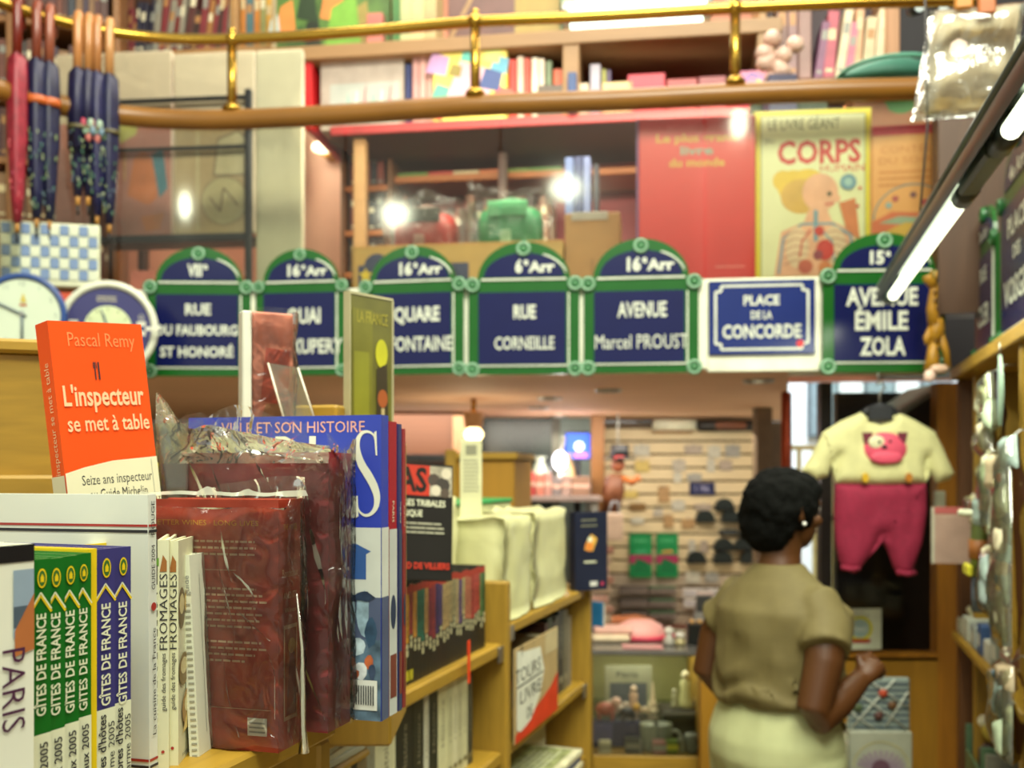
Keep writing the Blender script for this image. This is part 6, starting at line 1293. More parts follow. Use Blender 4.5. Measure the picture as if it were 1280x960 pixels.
G().tube([(X(1074), .004, Z(522)), (X(1086), .004, Z(512)), (X(1100), .004, Z(507)), (X(1114), .004, Z(512)), (X(1126), .004, Z(522))], .012, HD, 10).obj('bar', hg); G().tube([(X(1100), .004, Z(507)), (X(1100), .004, Z(492)), (X(1106), .004, Z(484)), (X(1102), .004, Z(477)), (X(1096), .004, Z(481))], .004, STEEL, 8).obj('hook', hg)
G().tube([(X(1098), .004, Z(478)), (X(1098), .004, 1.905-p.z)], .003, STEEL, 6).obj('cord', hg); G().bevbox(X(1084), X(1114), -.022, -.010, Z(526), Z(507), HD, .006).obj('size_clip', hg)
g = G().bevbox(X(1092), X(1108), -.004, .012, Z(478)+.01, Z(478)+.034, mat('#8a9a9a', .4)); 
# sticker on the shop window
p = W(1075, 812, 3.58); k = 3.58/F; t = thing('window_sticker', 'white square sticker with a yellow ringed emblem on the shop window', 'sticker', p, 0); w, h = 54*k, 51*k
G().bevbox(-w/2, w/2, 0, .003, 0, h, mat('#cfd4b8', .5), .001).obj('sheet', t); s = Print(t, (0, 0, 0), EX, EZ, 'emblem'); s.disc(0, h*.52, 16*k, mat('#c8c01c', .5)); s.disc(0, h*.52, 12*k, mat('#94a8a0', .5)); s.text('CHEQUE', 0, h*.5, 4*k, WHITE, w=16*k); s.poly([(-14*k, h*.16), (12*k, h*.16), (14*k, h*.26), (-12*k, h*.26)], mat('#a83a2c', .5)); s.lines(-w*.42, w*.2, h*.9, 2, .012, .004, GREY); s.done()
# pin board (crossed ribbons) and a patterned card leaning below
p = W(1099, 914, 3.3); k = 3.3/F; t = thing('ribbon_pinboard', 'blue grey striped pinboard with crossed white ribbons behind the woman’s hand', 'pinboard', p, R(-3)); w, h = 76*k, 67*k
G().bevbox(-w/2, w/2, 0, .02, 0, h, mat('#8a9890', .6), .006).obj('board', t); s = Print(t, (-w/2, 0, 0), EX, EZ, 'printed_stripes')
for i in range(8): s.rect(w*.02, h*(.05+.115*i), w*.98, h*(.10+.115*i), mat('#4c5a64', .6))
s.done()
RBN = mat('#c8ccbc', .5); g = G()
for a, b in (((-.46, .8), (.46, .05)), ((-.46, .35), (-.05, .02)), ((-.2, .98), (.46, .45)), ((-.46, .05), (.25, .98)), ((.1, .1), (.46, .75))):
    g.tube([(a[0]*w, -.003, a[1]*h), (b[0]*w, -.003, b[1]*h)], .006, RBN, 6, flat=.4)
g.obj('ribbons', t)
g = G()
for (x, z, c) in ((.05, .72, '#b8482c'), (.2, .5, '#6a4a2c'), (-.02, .3, '#5a3a34'), (-.35, .45, '#4a5a3a')): g.ball((x*w, -.008, z*h), (.016, .007, .014), mat(c, .5), 8, 6)
g.obj('pins', t)
p = W(1101, 965, 3.28); k = 3.28/F; t = thing('patterned_box', 'pale box with a purple flower pattern under the ribbon pinboard', 'box', p, R(-3)); w = 78*k; h = (965-914.6)*k
G().bevbox(-w/2, w/2, 0, .12, -.5, h, mat('#a8ac98', .5, var=.08), .004).obj('body', t); s = Print(t, (0, 0, 0), EX, EZ, 'flower_print')
for i in range(12): a = math.pi*i/12; s.line([(0, 0), (.08*math.cos(a), .012+.06*math.sin(a))], .010, mat('#9a8a98', .5))
s.line([(.09*math.cos(math.pi*i/12), .015+.085*math.sin(math.pi*i/12)) for i in range(13)], .004, mat('#b8b07a', .5)); s.disc(0, .012, .03, mat('#6a4a5a', .5)); s.done()
t = thing('pale_box', 'narrow pale box between the woman’s trousers and the patterned box', 'box', W(1050, 965, 3.25), R(-3)); G().bevbox(-.03, .028, 0, .1, -.5, 45*k, mat('#a8a888', .5)).obj('body', t); G().bevbox(-.031, .029, -.001, .1, 45*k-.03, 45*k-.012, mat('#b8b09a', .5)).obj('tape', t)

# ================================================================== GOODS ON THE SLATTED WALL
def sl(px, py, ly=-.02): return W(px, py, YS+ly - (px-855)*.0002)
ks = YS/F
for i, (px, py) in enumerate(((906, 631), (882, 646), (914, 646), (905, 681), (930, 681), (871, 697), (904, 697), (938, 697), (936, 665), (945, 648))):
    g = G(); w, h = 23*ks, 13*ks
    g.prism([(w/2*math.cos(math.pi*j/12), h*math.sin(math.pi*j/12)**.8) for j in range(13)], 0, .05, mat('#1c2422', .35)); t = thing('black_hat', 'small black half round cap on the slatted wall, ' + ORD[i] + ' of the dark ones', 'cap', sl(px, py+5, -.062), 0, 'black caps on the slatted wall'); g.obj('crown', t); G().bevbox(-w*.52, w*.52, -.02, .05, -.012, 0, mat('#141a18', .35)).obj('peak', t)
g = None
t = thing('dark_case', 'dark flat case between the black caps on the slatted wall', 'case', sl(911, 669, -.05)); G().bevbox(-.055, .055, 0, .035, 0, .035, mat('#20282a', .4)).obj('body', t); G().bevbox(-.055, .055, -.004, 0, .016, .019, GREY).obj('zip', t)
for i, (px, w_) in enumerate(((801, 28), (834, 27))):
    t = thing('postcard_pack', ['left', 'right'][i] + ' green packet with a magenta band on the slatted wall', 'packet', sl(px, 722, -.04), 0, 'green packets'); w, h = w_*ks, 54*ks
    G().bevbox(-w/2, w/2, 0, .025, 0, h, mat('#12864a', .4), .003).obj('body', t); s = Print(t, (-w/2, 0, 0), EX, EZ, 'label'); s.rect(0, h*.32, w, h*.52, mat('#a02c5a', .4)); s.poly([(w*.15, h*.1), (w*.9, h*.1), (w*.8, h*.35), (w*.3, h*.45)], mat('#0f7040', .4)); s.poly([(w*.2, h*.56), (w*.8, h*.58), (w*.7, h*.64), (w*.3, h*.62)], mat('#c88a4a' if i else '#4aa87a', .4)); s.text('PARIS', w*.5, h*.85, h*.07, mat('#6ac08a', .4), w=w*.6); s.done()
t = thing('blue_plaque', 'navy plaque lettered 1·96 on the slatted wall', 'plaque', sl(878, 619, -.03)); w, h = 31*ks, 16*ks; G().bevbox(-w/2, w/2, 0, .015, 0, h, mat('#1c2450', .35), .003).obj('plate', t); s = Print(t, (0, 0, 0), EX, EZ, 'lettering'); s.text('1·96', 0, h*.5, h*.55, mat('#9a9ab8', .5), w=w*.55); s.done()
CD = ['#b8b4a4', '#a89a8a', '#c0bcaa', '#9a9890', '#c8b060', '#b0a898']
for i, (px, py, w_, h_) in enumerate(((802, 563, 20, 14), (867, 562, 22, 11), (893, 565, 16, 15), (916, 564, 18, 15), (803, 583, 18, 14), (849, 582, 16, 14), (889, 582, 10, 16), (907, 582, 16, 13), (847, 597, 10, 13), (868, 597, 18, 10), (787, 618, 20, 9), (830, 618, 14, 20), (848, 632, 16, 13), (879, 634, 20, 8), (797, 651, 16, 8), (836, 652, 12, 16), (860, 655, 16, 12), (823, 641, 12, 10), (865, 684, 9, 16), (880, 684, 10, 14), (866, 722, 18, 14), (890, 722, 16, 12), (797, 634, 20, 9), (938, 610, 10, 8))):
    g = G(); w, h = w_*ks, h_*ks; g.bevbox(-w/2, w/2, 0, .012, 0, h, mat('#a8865a' if i in (11, 15, 16) else ('#7a5a2a' if i == 22 else CD[i % 6]), .5, var=.2, scale=30), .002)
    t = thing('hanging_card', ['pale', 'brownish', 'light', 'grey', 'yellowish', 'buff'][i % 6] + ' little card hanging on the slatted wall, ' + ORD[i] + ' counted from the top', 'card', sl(px, py+h_/2, -.02), 0, 'cards hanging on the slatted wall'); g.obj('card', t); G().bevbox(-.006, .006, -.006, .02, h, h+.008, STEEL).obj('hook', t)
for i, (px, py, w_) in enumerate(((867, 742, 26), (893, 742, 20), (868, 755, 26), (893, 755, 22))):
    t = thing('white_picture', 'white picture frame in the low racks of the slatted wall, ' + ['upper left', 'upper right', 'lower left', 'lower right'][i] + ' of four', 'frame', sl(px, py+5, -.06), 0, 'white frames in the low racks'); w, h = w_*ks, 11*ks; G().bevbox(-w/2, w/2, 0, .03, 0, h, mat('#d8d2cc', .35), .004).obj('border', t); G().box(-w*.4, w*.4, -.002, 0, h*.25, h*.75, mat('#c0bcc0', .3)).obj('picture', t)
for i, (px, py) in enumerate(((792, 737), (828, 737), (792, 753), (828, 753), (792, 768), (828, 768))):
    t = thing('dark_rack_tray', 'grey brown tray low on the slatted wall, ' + ['top left', 'top right', 'middle left', 'middle right', 'bottom left', 'bottom right'][i], 'tray', sl(px, py+6, -.07), 0, 'trays low on the slatted wall'); w = 34*ks; G().bevbox(-w/2, w/2, 0, .05, 0, 10*ks, mat('#7c7068', .5, var=.2), .004).obj('tray_body', t); G().bevbox(-w/2, w/2, -.003, 0, 10*ks-.01, 10*ks, mat('#186a3c' if i % 2 else '#4a443e', .5)).obj('rim', t)
t = thing('black_bag', 'black bag lying along the top of the slatted wall', 'bag', sl(908, 539, -.1)); g = G(); g.loft([(0, 0, 0, .17, .06), (0, 0, .03, .19, .07), (0, 0, .07, .18, .06)], mat('#1a1612', .5), 20); g.obj('body', t); G().bevbox(-.08, .11, -.075, -.05, .012, .055, mat('#6a3a1c', .5), .008).obj('leather_patch', t)
t = thing('white_roll', 'white roll of paper at the top of the slatted wall', 'roll', sl(842, 531, -.08)); G().tube([(-.13, 0, 0), (.14, 0, 0)], .035, mat('#dcdcc4', .4), 14).obj('roll', t); g = G(); g.tube([(.14, 0, 0), (.142, 0, 0)], .02, GREY, 12); g.obj('core', t); G().bevbox(-.12, .12, -.01, .09, -.05, -.036, CRW).obj('bracket', t)
# puppet hanging by the post
t = thing('puppet', 'hanging puppet with a black hat and brown coat left of the slatted wall', 'puppet', W(768, 640, 5.7)); k = 5.7/F
G().loft([(-.02, 0, 0, .05, .04), (.0, 0, .12, .06, .04), (.01, 0, .22, .04, .03)], mat('#6a3a1c', .5, var=.2), 14).obj('coat', t); G().ball((.02, -.01, .27), (.04, .035, .045), mat('#8a4a2c', .5)).obj('head', t); g = G(); g.loft([(.03, -.01, .30, .09, .07), (.03, -.01, .312, .09, .07)], BLACK, 18); g.loft([(.03, -.01, .312, .055, .05), (.03, -.01, .385, .05, .045)], BLACK, 18); g.obj('hat', t); G().bevbox(-.01, .05, -.075, -.06, .30, .318, mat('#b03030', .5)).obj('hat_band', t)
g = G(); g.tube([(.03, 0, .2), (.1, -.03, .17), (.14, -.04, .2)], .02, mat('#a85a1c', .5), 8); g.tube([(-.03, 0, .2), (-.05, 0, .1)], .02, mat('#5a2a14', .5), 8); g.obj('arm', t); g = G(); g.tube([(-.03, 0, 0), (-.05, 0, -.14)], .022, mat('#2a3a3c', .5), 8); g.tube([(.02, 0, 0), (0, 0, -.12)], .022, mat('#2a3a3c', .5), 8); g.obj('leg', t); G().tube([(.02, 0, .38), (.02, 0, 1.91-t.location.z)], .004, GREY, 5).obj('string', t)
t = thing('paper_bag', 'pale pinkish paper bag hanging below the puppet', 'bag', W(768, 676, 5.6)); G().bevbox(-.055, .05, 0, .05, 0, .155, mat('#b8a08c', .6), .006).obj('body', t); G().tube([(-.03, .02, .155), (-.01, .02, .22), (.02, .02, .22), (.03, .02, .155)], .006, mat('#9aa0a8', .5), 6).obj('handle', t)
# ================================================================== COUNTER TOP AND SHOWCASE
def ct(px, py, Y): return Vector(((px-640)*Y/F, Y, CT+.001))
t = thing('pink_hat', 'pale pink and crimson cloth cap lying on the glass counter', 'cap', ct(800, 790, 3.98), R(8)); g = G(); g.loft([(0, 0, 0, .10, .08), (0, 0, .02, .105, .085), (0, 0, .05, .09, .07), (0, 0, .07, .05, .04)], mat('#e8a8a0', .5, var=.05), 20); g.obj('crown', t); G().loft([(.02, -.02, .002, .115, .085), (.02, -.02, .016, .117, .087)], mat('#d03a54', .5), 20).obj('band', t)
t = thing('cloth_pile', 'white and pink cloth pile on the left of the glass counter', 'cloth', ct(764, 795, 3.92), 0); g = G(); g.bevbox(-.08, .07, -.06, .06, 0, .03, mat('#dcc8a8', .6), .012); g.bevbox(-.07, .08, -.05, .06, .03, .055, mat('#d8a898', .6), .010); g.obj('folds', t)
t = thing('pink_leaflet', 'flat pink leaflet in front of the caps on the glass counter', 'leaflet', ct(808, 802, 3.76), R(-4)); G().box(-.09, .06, -.03, .05, 0, .004, mat('#c88a88', .5)).obj('sheet', t); s = Print(t, (-.08, -.02, .004), EX, EY); s.lines(.01, .12, .04, 3, .012, .004, WHITE); s.done()
t = thing('blue_folder', 'upright bright blue folder at the left end of the glass counter', 'folder', ct(739, 800, 3.95), R(-50)); G().bevbox(-.06, .06, 0, .012, 0, .15, mat('#1c6a9a', .4), .002).obj('cover', t); G().bevbox(-.06, .06, .012, .018, .004, .146, PAPER, .001).obj('pages', t)
for i, (px, h, c, lb) in enumerate(((836, .065, '#b8b4a8', 'small white bust'), (850, .045, '#a89c70', 'small brassy pot'))):
    t = thing('ornament', lb + ' on the glass counter in front of the caps', 'ornament', ct(px, 800, 3.82)); m_ = mat(c, .3, .2); g = G(); g.loft([(0, 0, 0, .022, .022), (0, 0, h*.2, .024, .024), (0, 0, h*.5, .014, .014), (0, 0, h*.6, .012, .012)], m_, 14); g.obj('foot', t); G().ball((0, 0, h*.8), (.018, .018, h*.26), mat('#d0ccc0', .3)).obj('top', t)
t = thing('black_caddy', 'black box of small orange topped bottles at the right of the glass counter', 'box', ct(874, 800, 3.84), R(-4)); g = G(); g.bevbox(-.045, .045, -.035, .035, 0, .08, mat('#0e1210', .4), .004); g.obj('body', t)
for i in range(3):
    b_ = G().tube([(-.028+.028*i, -.015, .0805), (-.028+.028*i, -.015, .095)], .010, mat('#c89a5a', .4), 10).obj('bottle', t)
t = thing('display_stand', 'slanted pale display stand behind the black box on the counter', 'stand', ct(880, 795, 4.02), R(-4)); g = G(); g.prism([(-.05, 0), (.05, 0), (.03, .18), (-.02, .18)], 0, .06, mat('#8a8680', .5)); g.obj('back', t); G().bevbox(-.03, .03, -.004, 0, .10, .16, mat('#3a3a38', .5)).obj('panel', t); G().bevbox(-.03, .035, -.006, .0, .165, .18, mat('#d0b8b0', .5)).obj('header', t)
zf = ZCB+.001
def cf(px, Y, z): return Vector(((px-640)*Y/F, Y, z))
def figurine(name, px, Y, z, h, cols, label, kind=0):
    t = thing(name, label, 'ornament', cf(px, Y, z+.001)); a, b = mat(cols[0], .35, var=.1), mat(cols[1], .35, var=.1)
    if kind == 0:   # robed figure
        G().loft([(0, 0, 0, h*.22, h*.2), (0, 0, h*.1, h*.2, h*.18), (0, 0, h*.5, h*.13, h*.12), (0, 0, h*.7, h*.16, h*.11), (0, 0, h*.78, h*.05, h*.05)], a, 14).obj('body', t); G().ball((0, 0, h*.88), h*.12, b, 12, 8).obj('head', t)
    elif kind == 1: # box
        G().bevbox(-h*.5, h*.5, -h*.4, h*.4, 0, h, a, .004).obj('body', t); G().bevbox(-h*.5, h*.5, -h*.42, -h*.4, h*.3, h*.7, b, .001).obj('label', t)
    elif kind == 2: # tower
        g = G(); g.loft([(0, 0, 0, h*.22, h*.22), (0, 0, h*.1, h*.16, h*.16), (0, 0, h*.3, h*.09, h*.09), (0, 0, h*.65, h*.045, h*.045), (0, 0, h, h*.01, h*.01)], a, 4); g.obj('tower', t); G().bevbox(-h*.13, h*.13, -h*.13, h*.13, h*.28, h*.32, b, .002).obj('platform', t)
    elif kind == 3: # cup
        G().loft([(0, 0, 0, h*.3, h*.3), (0, 0, h*.1, h*.34, h*.34), (0, 0, h*.95, h*.38, h*.38), (0, 0, h, h*.36, h*.36)], a, 18).obj('body', t); G().ring((h*.45, 0, h*.5), h*.22, h*.06, b, 14, 6).obj('handle', t)
    else:           # animal
        g = G(); g.ball((0, 0, h*.45), (h*.45, h*.25, h*.3), a, 12, 8); 
        for sx in (-.28, .28):
            for sy in (-.1, .1): g.tube([(h*sx, h*sy, h*.4), (h*sx, h*sy, 0)], h*.08, a, 6)
        g.obj('body', t); G().ball((h*.45, -h*.05, h*.75), (h*.22, h*.18, h*.22), b, 10, 7).obj('head', t)
    return t
ZG = ZS+.001
figurine('tower_model', 816, 3.95, ZG, .12, ('#c8b898', '#a8987a'), 'pale tower model on the glass shelf of the showcase, right of the sign', 2)
figurine('figurine', 792, 3.93, ZG, .11, ('#b89880', '#d0b8a0'), 'pinkish seated figurine in the middle of the glass shelf')
figurine('figurine', 762, 3.92, ZG, .055, ('#c8bca8', '#d8d0c0'), 'tiny white figurine at the left of the glass shelf')
figurine('animal_figurine', 775, 3.92, ZG, .05, ('#b8a898', '#c8b8a8'), 'pinkish animal figurine left of the seated figurine on the glass shelf', 4)
figurine('animal_figurine', 806, 3.91, ZG, .04, ('#b8a080', '#c0b090'), 'small tan animal figurine between figurine and tower on the glass shelf', 4)
figurine('figurine', 857, 3.90, zf+.14, .14, ('#c8c890', '#d8d4b0'), 'cream robed figurine at the right in the showcase'); figurine('figurine', 843, 3.9, zf+.14, .07, ('#a8a888', '#c0c0a8'), 'small grey figurine left of the cream robed one'); figurine('figurine', 874, 3.9, zf+.14, .12, ('#b0a898', '#c8c0b0'), 'greyish figurine at the far right of the showcase')
t = thing('riser', 'dark riser block at the right inside the showcase', 'riser', cf(856, 3.86, zf)); G().bevbox(-.085, .07, 0, .12, .001, .139, mat('#2c2a20', .5)).obj('block', t); G().bevbox(-.086, .071, -.002, 0, .12, .13, GREY).obj('trim_strip', t)
figurine('animal_figurine', 757, 3.86, zf+.10, .09, ('#a85a4a', '#d8b0a0'), 'red and white animal figurine at the left in the showcase', 4); figurine('animal_figurine', 785, 3.84, zf+.10, .07, ('#1c2030', '#c89a3a'), 'black and orange animal figurine in the showcase middle', 4)
t = thing('riser', 'navy riser block at the left inside the showcase', 'riser', cf(772, 3.83, zf)); G().bevbox(-.10, .09, 0, .08, .001, .10, mat('#1c2458', .5)).obj('block', t); G().bevbox(-.10, -.02, -.003, 0, .02, .09, mat('#4a508a', .5)).obj('trim_strip', t)
for i, (px, Y, h, c, c2, kd, lb) in enumerate(((756, 3.76, .045, '#c0bc98', '#a8a488', 1, 'cream box'), (790, 3.77, .055, '#2c3428', '#8a8a78', 1, 'dark green box'), (800, 3.76, .05, '#8a8c80', '#a8aaa0', 0, 'grey figurine'), (812, 3.80, .10, '#8a9480', '#b0b8a8', 3, 'grey green mug'), (828, 3.80, .10, '#7a8474', '#a0a898', 3, 'darker mug'), (824, 3.75, .05, '#b0807a', '#a8a898', 1, 'pinkish box'), (838, 3.76, .05, '#6a8438', '#c8c83a', 1, 'lime box'), (852, 3.76, .06, '#8a8c74', '#a8aa98', 0, 'sage figurine'), (864, 3.76, .07, '#7c8478', '#9aa090', 3, 'sage mug'), (876, 3.76, .055, '#2c3a34', '#6a7a70', 1, 'dark teal box'))):
    figurine('souvenir', px, Y, zf, h, (c, c2), lb + ' on the floor of the showcase, ' + ORD[i] + ' from the left', kd)
t = thing('showcase_card', 'pale card with a navy pattern standing in the showcase', 'card', cf(787, 4.02, ZS+.003)); G().bevbox(-.10, .09, 0, .004, 0, .17, mat('#8c9078', .5)).obj('sheet', t); s = Print(t, (0, 0, 0), EX, EZ, 'card_print'); s.rect(-.08, .005, .07, .10, mat('#3a424c', .5)); 
for i in range(9): s.rect(-.075+i*.016, .01, -.068+i*.016, .095, mat('#54606a', .5))
s.text('Paris', -.01, .135, .022, mat('#1c2830', .5), w=.085); s.done()
t = thing('navy_card', 'navy patterned panel low in the back of the showcase', 'card', cf(787, 4.10, zf)); G().bevbox(-.09, .09, 0, .004, 0, ZS-zf-.01, mat('#3a424a', .5)).obj('sheet', t); s = Print(t, (0, 0, 0), EX, EZ, 'card_print'); [s.rect(-.085+i*.02, .01, -.075+i*.02, ZS-zf-.02, mat('#4c5860', .5)) for i in range(9)]; s.done()
# ================================================================== UNDER THE MEZZANINE, LEFT AND MIDDLE BACK
YD = 5.6
struct('trim_7', G().box(wx(470, YD), wx(566, YD), 0, .06, 0, 1.912, mat('#5e3418', .5, var=.1, kind='wood', scale=3)), loc=(0, YD, 0))
struct('trim_8', G().box(wx(566, YD)+.001, wx(600, YD), .0, .08, 0, 1.912, mat('#9a704c', .5, kind='woodv')), loc=(0, YD-.02, 0))
t = thing('dark_counter', 'dark blue counter edge behind the black spy paperback', 'counter', (wx(528, 5.2), 5.2, 0)); G().bevbox(-.28, .28, 0, .3, 0, wz(578, 5.2), mat('#3a3a44', .5)).obj('body', t); G().bevbox(-.29, .29, -.01, .3, wz(577, 5.2), wz(568, 5.2), mat('#4a5a6a', .4)).obj('top', t)
p = W(592, 543, 4.6); t = thing('table_lamp', 'glowing warm lamp bulb above the tall printed card', 'lamp', p); G().ball((0, 0, 0), (.045, .045, .035), mat('#ffe2a8', emit=5)).obj('bulb', t); G().loft([(0, 0, .03, .04, .04), (0, 0, .10, .05, .05)], mat('#d8b088', .5), 14, cap=False).obj('shade', t); lamp_light(t, (0, -.0, -.12), 4, (1, .82, .55)); G().tube([(0, 0, .1), (0, 0, 1.914-p.z)], .012, BRASS, 8).obj('stem', t)
t = thing('ochre_cabinet', 'ochre wooden cabinet behind the carrier bags', 'cabinet', (wx(602, 3.6), 3.6, 0), R(-10)); w = wx(643, 3.6)-wx(560, 3.6)
G().bevbox(-w/2, w/2, 0, .4, 0, wz(575, 3.6), mat('#a87c22', .5, var=.08, kind='woodv', scale=3)).obj('body', t); G().bevbox(-w/2-.01, w/2+.012, -.015, .41, wz(575, 3.6)+.001, wz(566, 3.6), OCH).obj('top', t); G().bevbox(-w/2-.012, -w/2+.03, -.02, -.002, 0, wz(562, 3.6), OCHV).obj('corner_post', t)
# dark window with the street behind, bright screen, shelf of red books
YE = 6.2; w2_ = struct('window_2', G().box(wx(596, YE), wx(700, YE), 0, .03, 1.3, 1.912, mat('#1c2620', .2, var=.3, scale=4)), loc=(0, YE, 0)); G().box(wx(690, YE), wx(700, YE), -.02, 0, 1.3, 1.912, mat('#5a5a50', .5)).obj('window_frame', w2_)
struct('trim_9', G().box(wx(700, YE)+.002, wx(742, YE), 0, .05, .9, 1.912, mat('#7a8a88', .5, var=.1)), loc=(0, YE, 0))
struct('trim_10', G().box(wx(596, YE), wx(742, YE), 0, .05, 0, .899, mat('#5a4a44', .5, var=.1)), loc=(0, YE, 0))
p = W(722, 563, 6.0); t = thing('blue_screen', 'small bright blue screen next to the brown post under the mezzanine', 'screen', p); k = 6/F; G().bevbox(-17*k, 17*k, 0, .06, -12*k, 24*k, mat('#20242c', .4)).obj('case', t); G().box(-15*k, 15*k, -.004, 0, -10*k, 21*k, mat('#2c5ae0', emit=1.1)).obj('display', t); s = Print(t, (0, -.0035, 0), EX, EZ, 'picture'); s.disc(2*k, 5*k, 6*k, mat('#d8f0ff', emit=1.6)); s.rect(-4*k, -9*k, 12*k, -3*k, mat('#c86ad0', emit=.8)); s.done(); G().bevbox(-.02, .02, .0, .04, -.42, -12*k-.001, BLACK).obj('stand', t)
p = W(700, 576, 5.9); t = thing('white_lamp', 'bright white globe lamp left of the blue screen', 'lamp', p); G().ball((0, 0, 0), (.045, .045, .06), mat('#f4f4ff', emit=3.2)).obj('globe', t); lamp_light(t, (0, -.12, -.05), 4, (1, .97, .95)); G().tube([(0, 0, .05), (.03, 0, .14)], .012, STEEL, 8).obj('neck', t); G().tube([(0, 0, -.06), (0, 0, -.11)], .02, STEEL, 10).obj('foot', t)
t = thing('glass_table', 'grey table carrying red and pink boxes beneath the dark window', 'table', (wx(672, 5.7), 5.7, 0)); zt_ = wz(620, 5.7); G().bevbox(-.36, .36, -.1, .45, zt_-.03, zt_, mat('#8a7a74', .4)).obj('table_top', t)
for sx in (-.32, .32):
    for sy in (-.06, .4): G().bevbox(sx-.02, sx+.02, sy-.02, sy+.02, 0, zt_-.031, GREY).obj('leg', t)
for i, (a, c, py, col) in enumerate(((640, 647, 590, '#c88a6a'), (647, 668, 590, '#b83a40'), (669, 680, 593, '#b06a5a'), (680, 690, 591, '#a87a70'), (690, 702, 597, '#7a7070'), (702, 714, 594, '#9a8078'), (714, 738, 596, '#8a6a58'))):
    w = wx(c, 5.7)-wx(a, 5.7)-.004; g = G(); t = thing('gift_box', ['salmon', 'bright red', 'brick pink', 'dusty pink', 'grey', 'mauve grey', 'brown'][i] + ' box on the grey table under the dark window', 'box', (wx((a+c)/2, 5.7), 5.7, zt_+.001), 0, 'boxes on the grey table'); G().bevbox(-w/2, w/2, 0, .2, 0, wz(py, 5.7)-zt_, mat(col, .45, var=.1), .004).obj('body', t); G().bevbox(-w/2, w/2, -.003, .0, (wz(py, 5.7)-zt_)*.4, (wz(py, 5.7)-zt_)*.6, mat('#c8a090', .5)).obj('band', t)
for i, (px, py, c) in enumerate(((710, 568, '#c8a878'), (676, 572, '#a8b0a0'), (655, 574, '#8a9a80'), (640, 570, '#98a0a8'))):
    t = thing('vase', ['tan', 'pale green', 'mossy', 'grey blue'][i] + ' vase on the boxes under the dark window', 'vase', (wx(px, 5.85), 6.0, zt_+.001)); h = wz(py, 6.0)-zt_; G().loft([(0, 0, 0, .04, .04), (0, 0, h*.4, .06, .06), (0, 0, h*.7, .045, .045), (0, 0, h*.9, .025, .025), (0, 0, h, .035, .035)], mat(c, .35), 16).obj('body', t); G().ring((0, 0, h), .032, .006, mat(c, .3), 16, 6, 'z').obj('rim', t)
# pinkish souvenirs beside the far bay
t = thing('souvenir_rack', 'rack of pinkish souvenirs between the far bay and the slatted wall', 'rack', W(752, 795, 4.6)); z0 = -t.location.z
G().tube([(0, 0, z0), (0, 0, .42)], .012, STEEL, 8).obj('pole', t); G().loft([(0, 0, z0, .14, .14), (0, 0, z0+.02, .14, .14)], GREY, 18).obj('base', t)
for i in range(9): G().bevbox(-.05+.012*(i % 3)-.03, .03+.012*(i % 3), -.05, -.02, .02+i*.045, .055+i*.045, mat(['#d8a898', '#c8b098', '#b88a78'][i % 3], .5, var=.1), .008).obj('souvenir', t)
solo('orange_shelf', G().bevbox(-.16, .2, 0, .2, 0, .03, mat('#a85a24', .5)).bevbox(-.14, -.10, .05, .1, -.98, 0, mat('#a85a24', .5)), 'slanting orange brown shelf end left of the glass counter', 'shelf', W(775, 785, 4.9) + Vector((0, 0, 0)), R(20))
# ================================================================== THE WOMAN
wm = thing('person', 'woman with short black hair in an olive brown top and pale trousers, seen from behind', 'person', (.70, 2.62, 0), R(-56))
SKIN = mat('#523013', .45, var=.05, scale=12); TOP = mat('#6a5f36', .75, var=.05, scale=40, bump=.1); TRO = mat('#bcc290', .7, var=.03, scale=30); HAIR = mat('#0a0b09', .9, var=.3, scale=90, bump=.8); HAIR.node_tree.nodes['Principled BSDF'].inputs['Specular IOR Level'].default_value = .1
def fuse(g, name, parent, m, voxel, smooth=6, disp=None):
    """one continuous surface out of overlapping forms"""
    o = g.obj(name); md = o.modifiers.new('r', 'REMESH'); md.mode = 'VOXEL'; md.voxel_size = voxel; md.use_smooth_shade = True
    if smooth: sm = o.modifiers.new('s', 'SMOOTH'); sm.iterations = smooth; sm.factor = .5
    bpy.context.view_layer.update(); dg = bpy.context.evaluated_depsgraph_get()
    me = bpy.data.meshes.new_from_object(o.evaluated_get(dg)); bpy.data.objects.remove(o); me.name = name
    if disp:
        for v in me.vertices: v.co = disp(v.co.copy(), v.normal.copy())
    me.materials.clear(); me.materials.append(m)
    for p_ in me.polygons: p_.use_smooth = True; p_.material_index = 0
    q = bpy.data.objects.new(name, me); COL.objects.link(q); q.parent = parent; return q
g = G()
g.loft([(0, -.005, .78, .10, .08), (0, -.01, .84, .165, .125), (0, -.01, .90, .172, .128), (0, 0, .99, .145, .112), (0, .005, 1.08, .148, .112), (0, .012, 1.18, .165, .118), (0, .008, 1.23, .158, .10), (0, 0, 1.28, .105, .075), (0, .0, 1.32, .062, .058), (0, .008, 1.36, .053, .055), (0, .016, 1.42, .052, .056)], SKIN, 24)
for s_ in (-1, 1):
    g.tube([(s_*.085, -.005, .86), (s_*.09, .0, .70), (s_*.085, .01, .47), (s_*.085, -.01, .30), (s_*.085, -.015, .09), (s_*.085, -.01, .05)], [.088, .082, .055, .054, .038, .042], SKIN, 16)
    g.tube([(s_*.088, -.05, .04), (s_*.09, .05, .035), (s_*.092, .13, .025), (s_*.092, .16, .02)], [.034, .036, .028, .016], SKIN, 12)
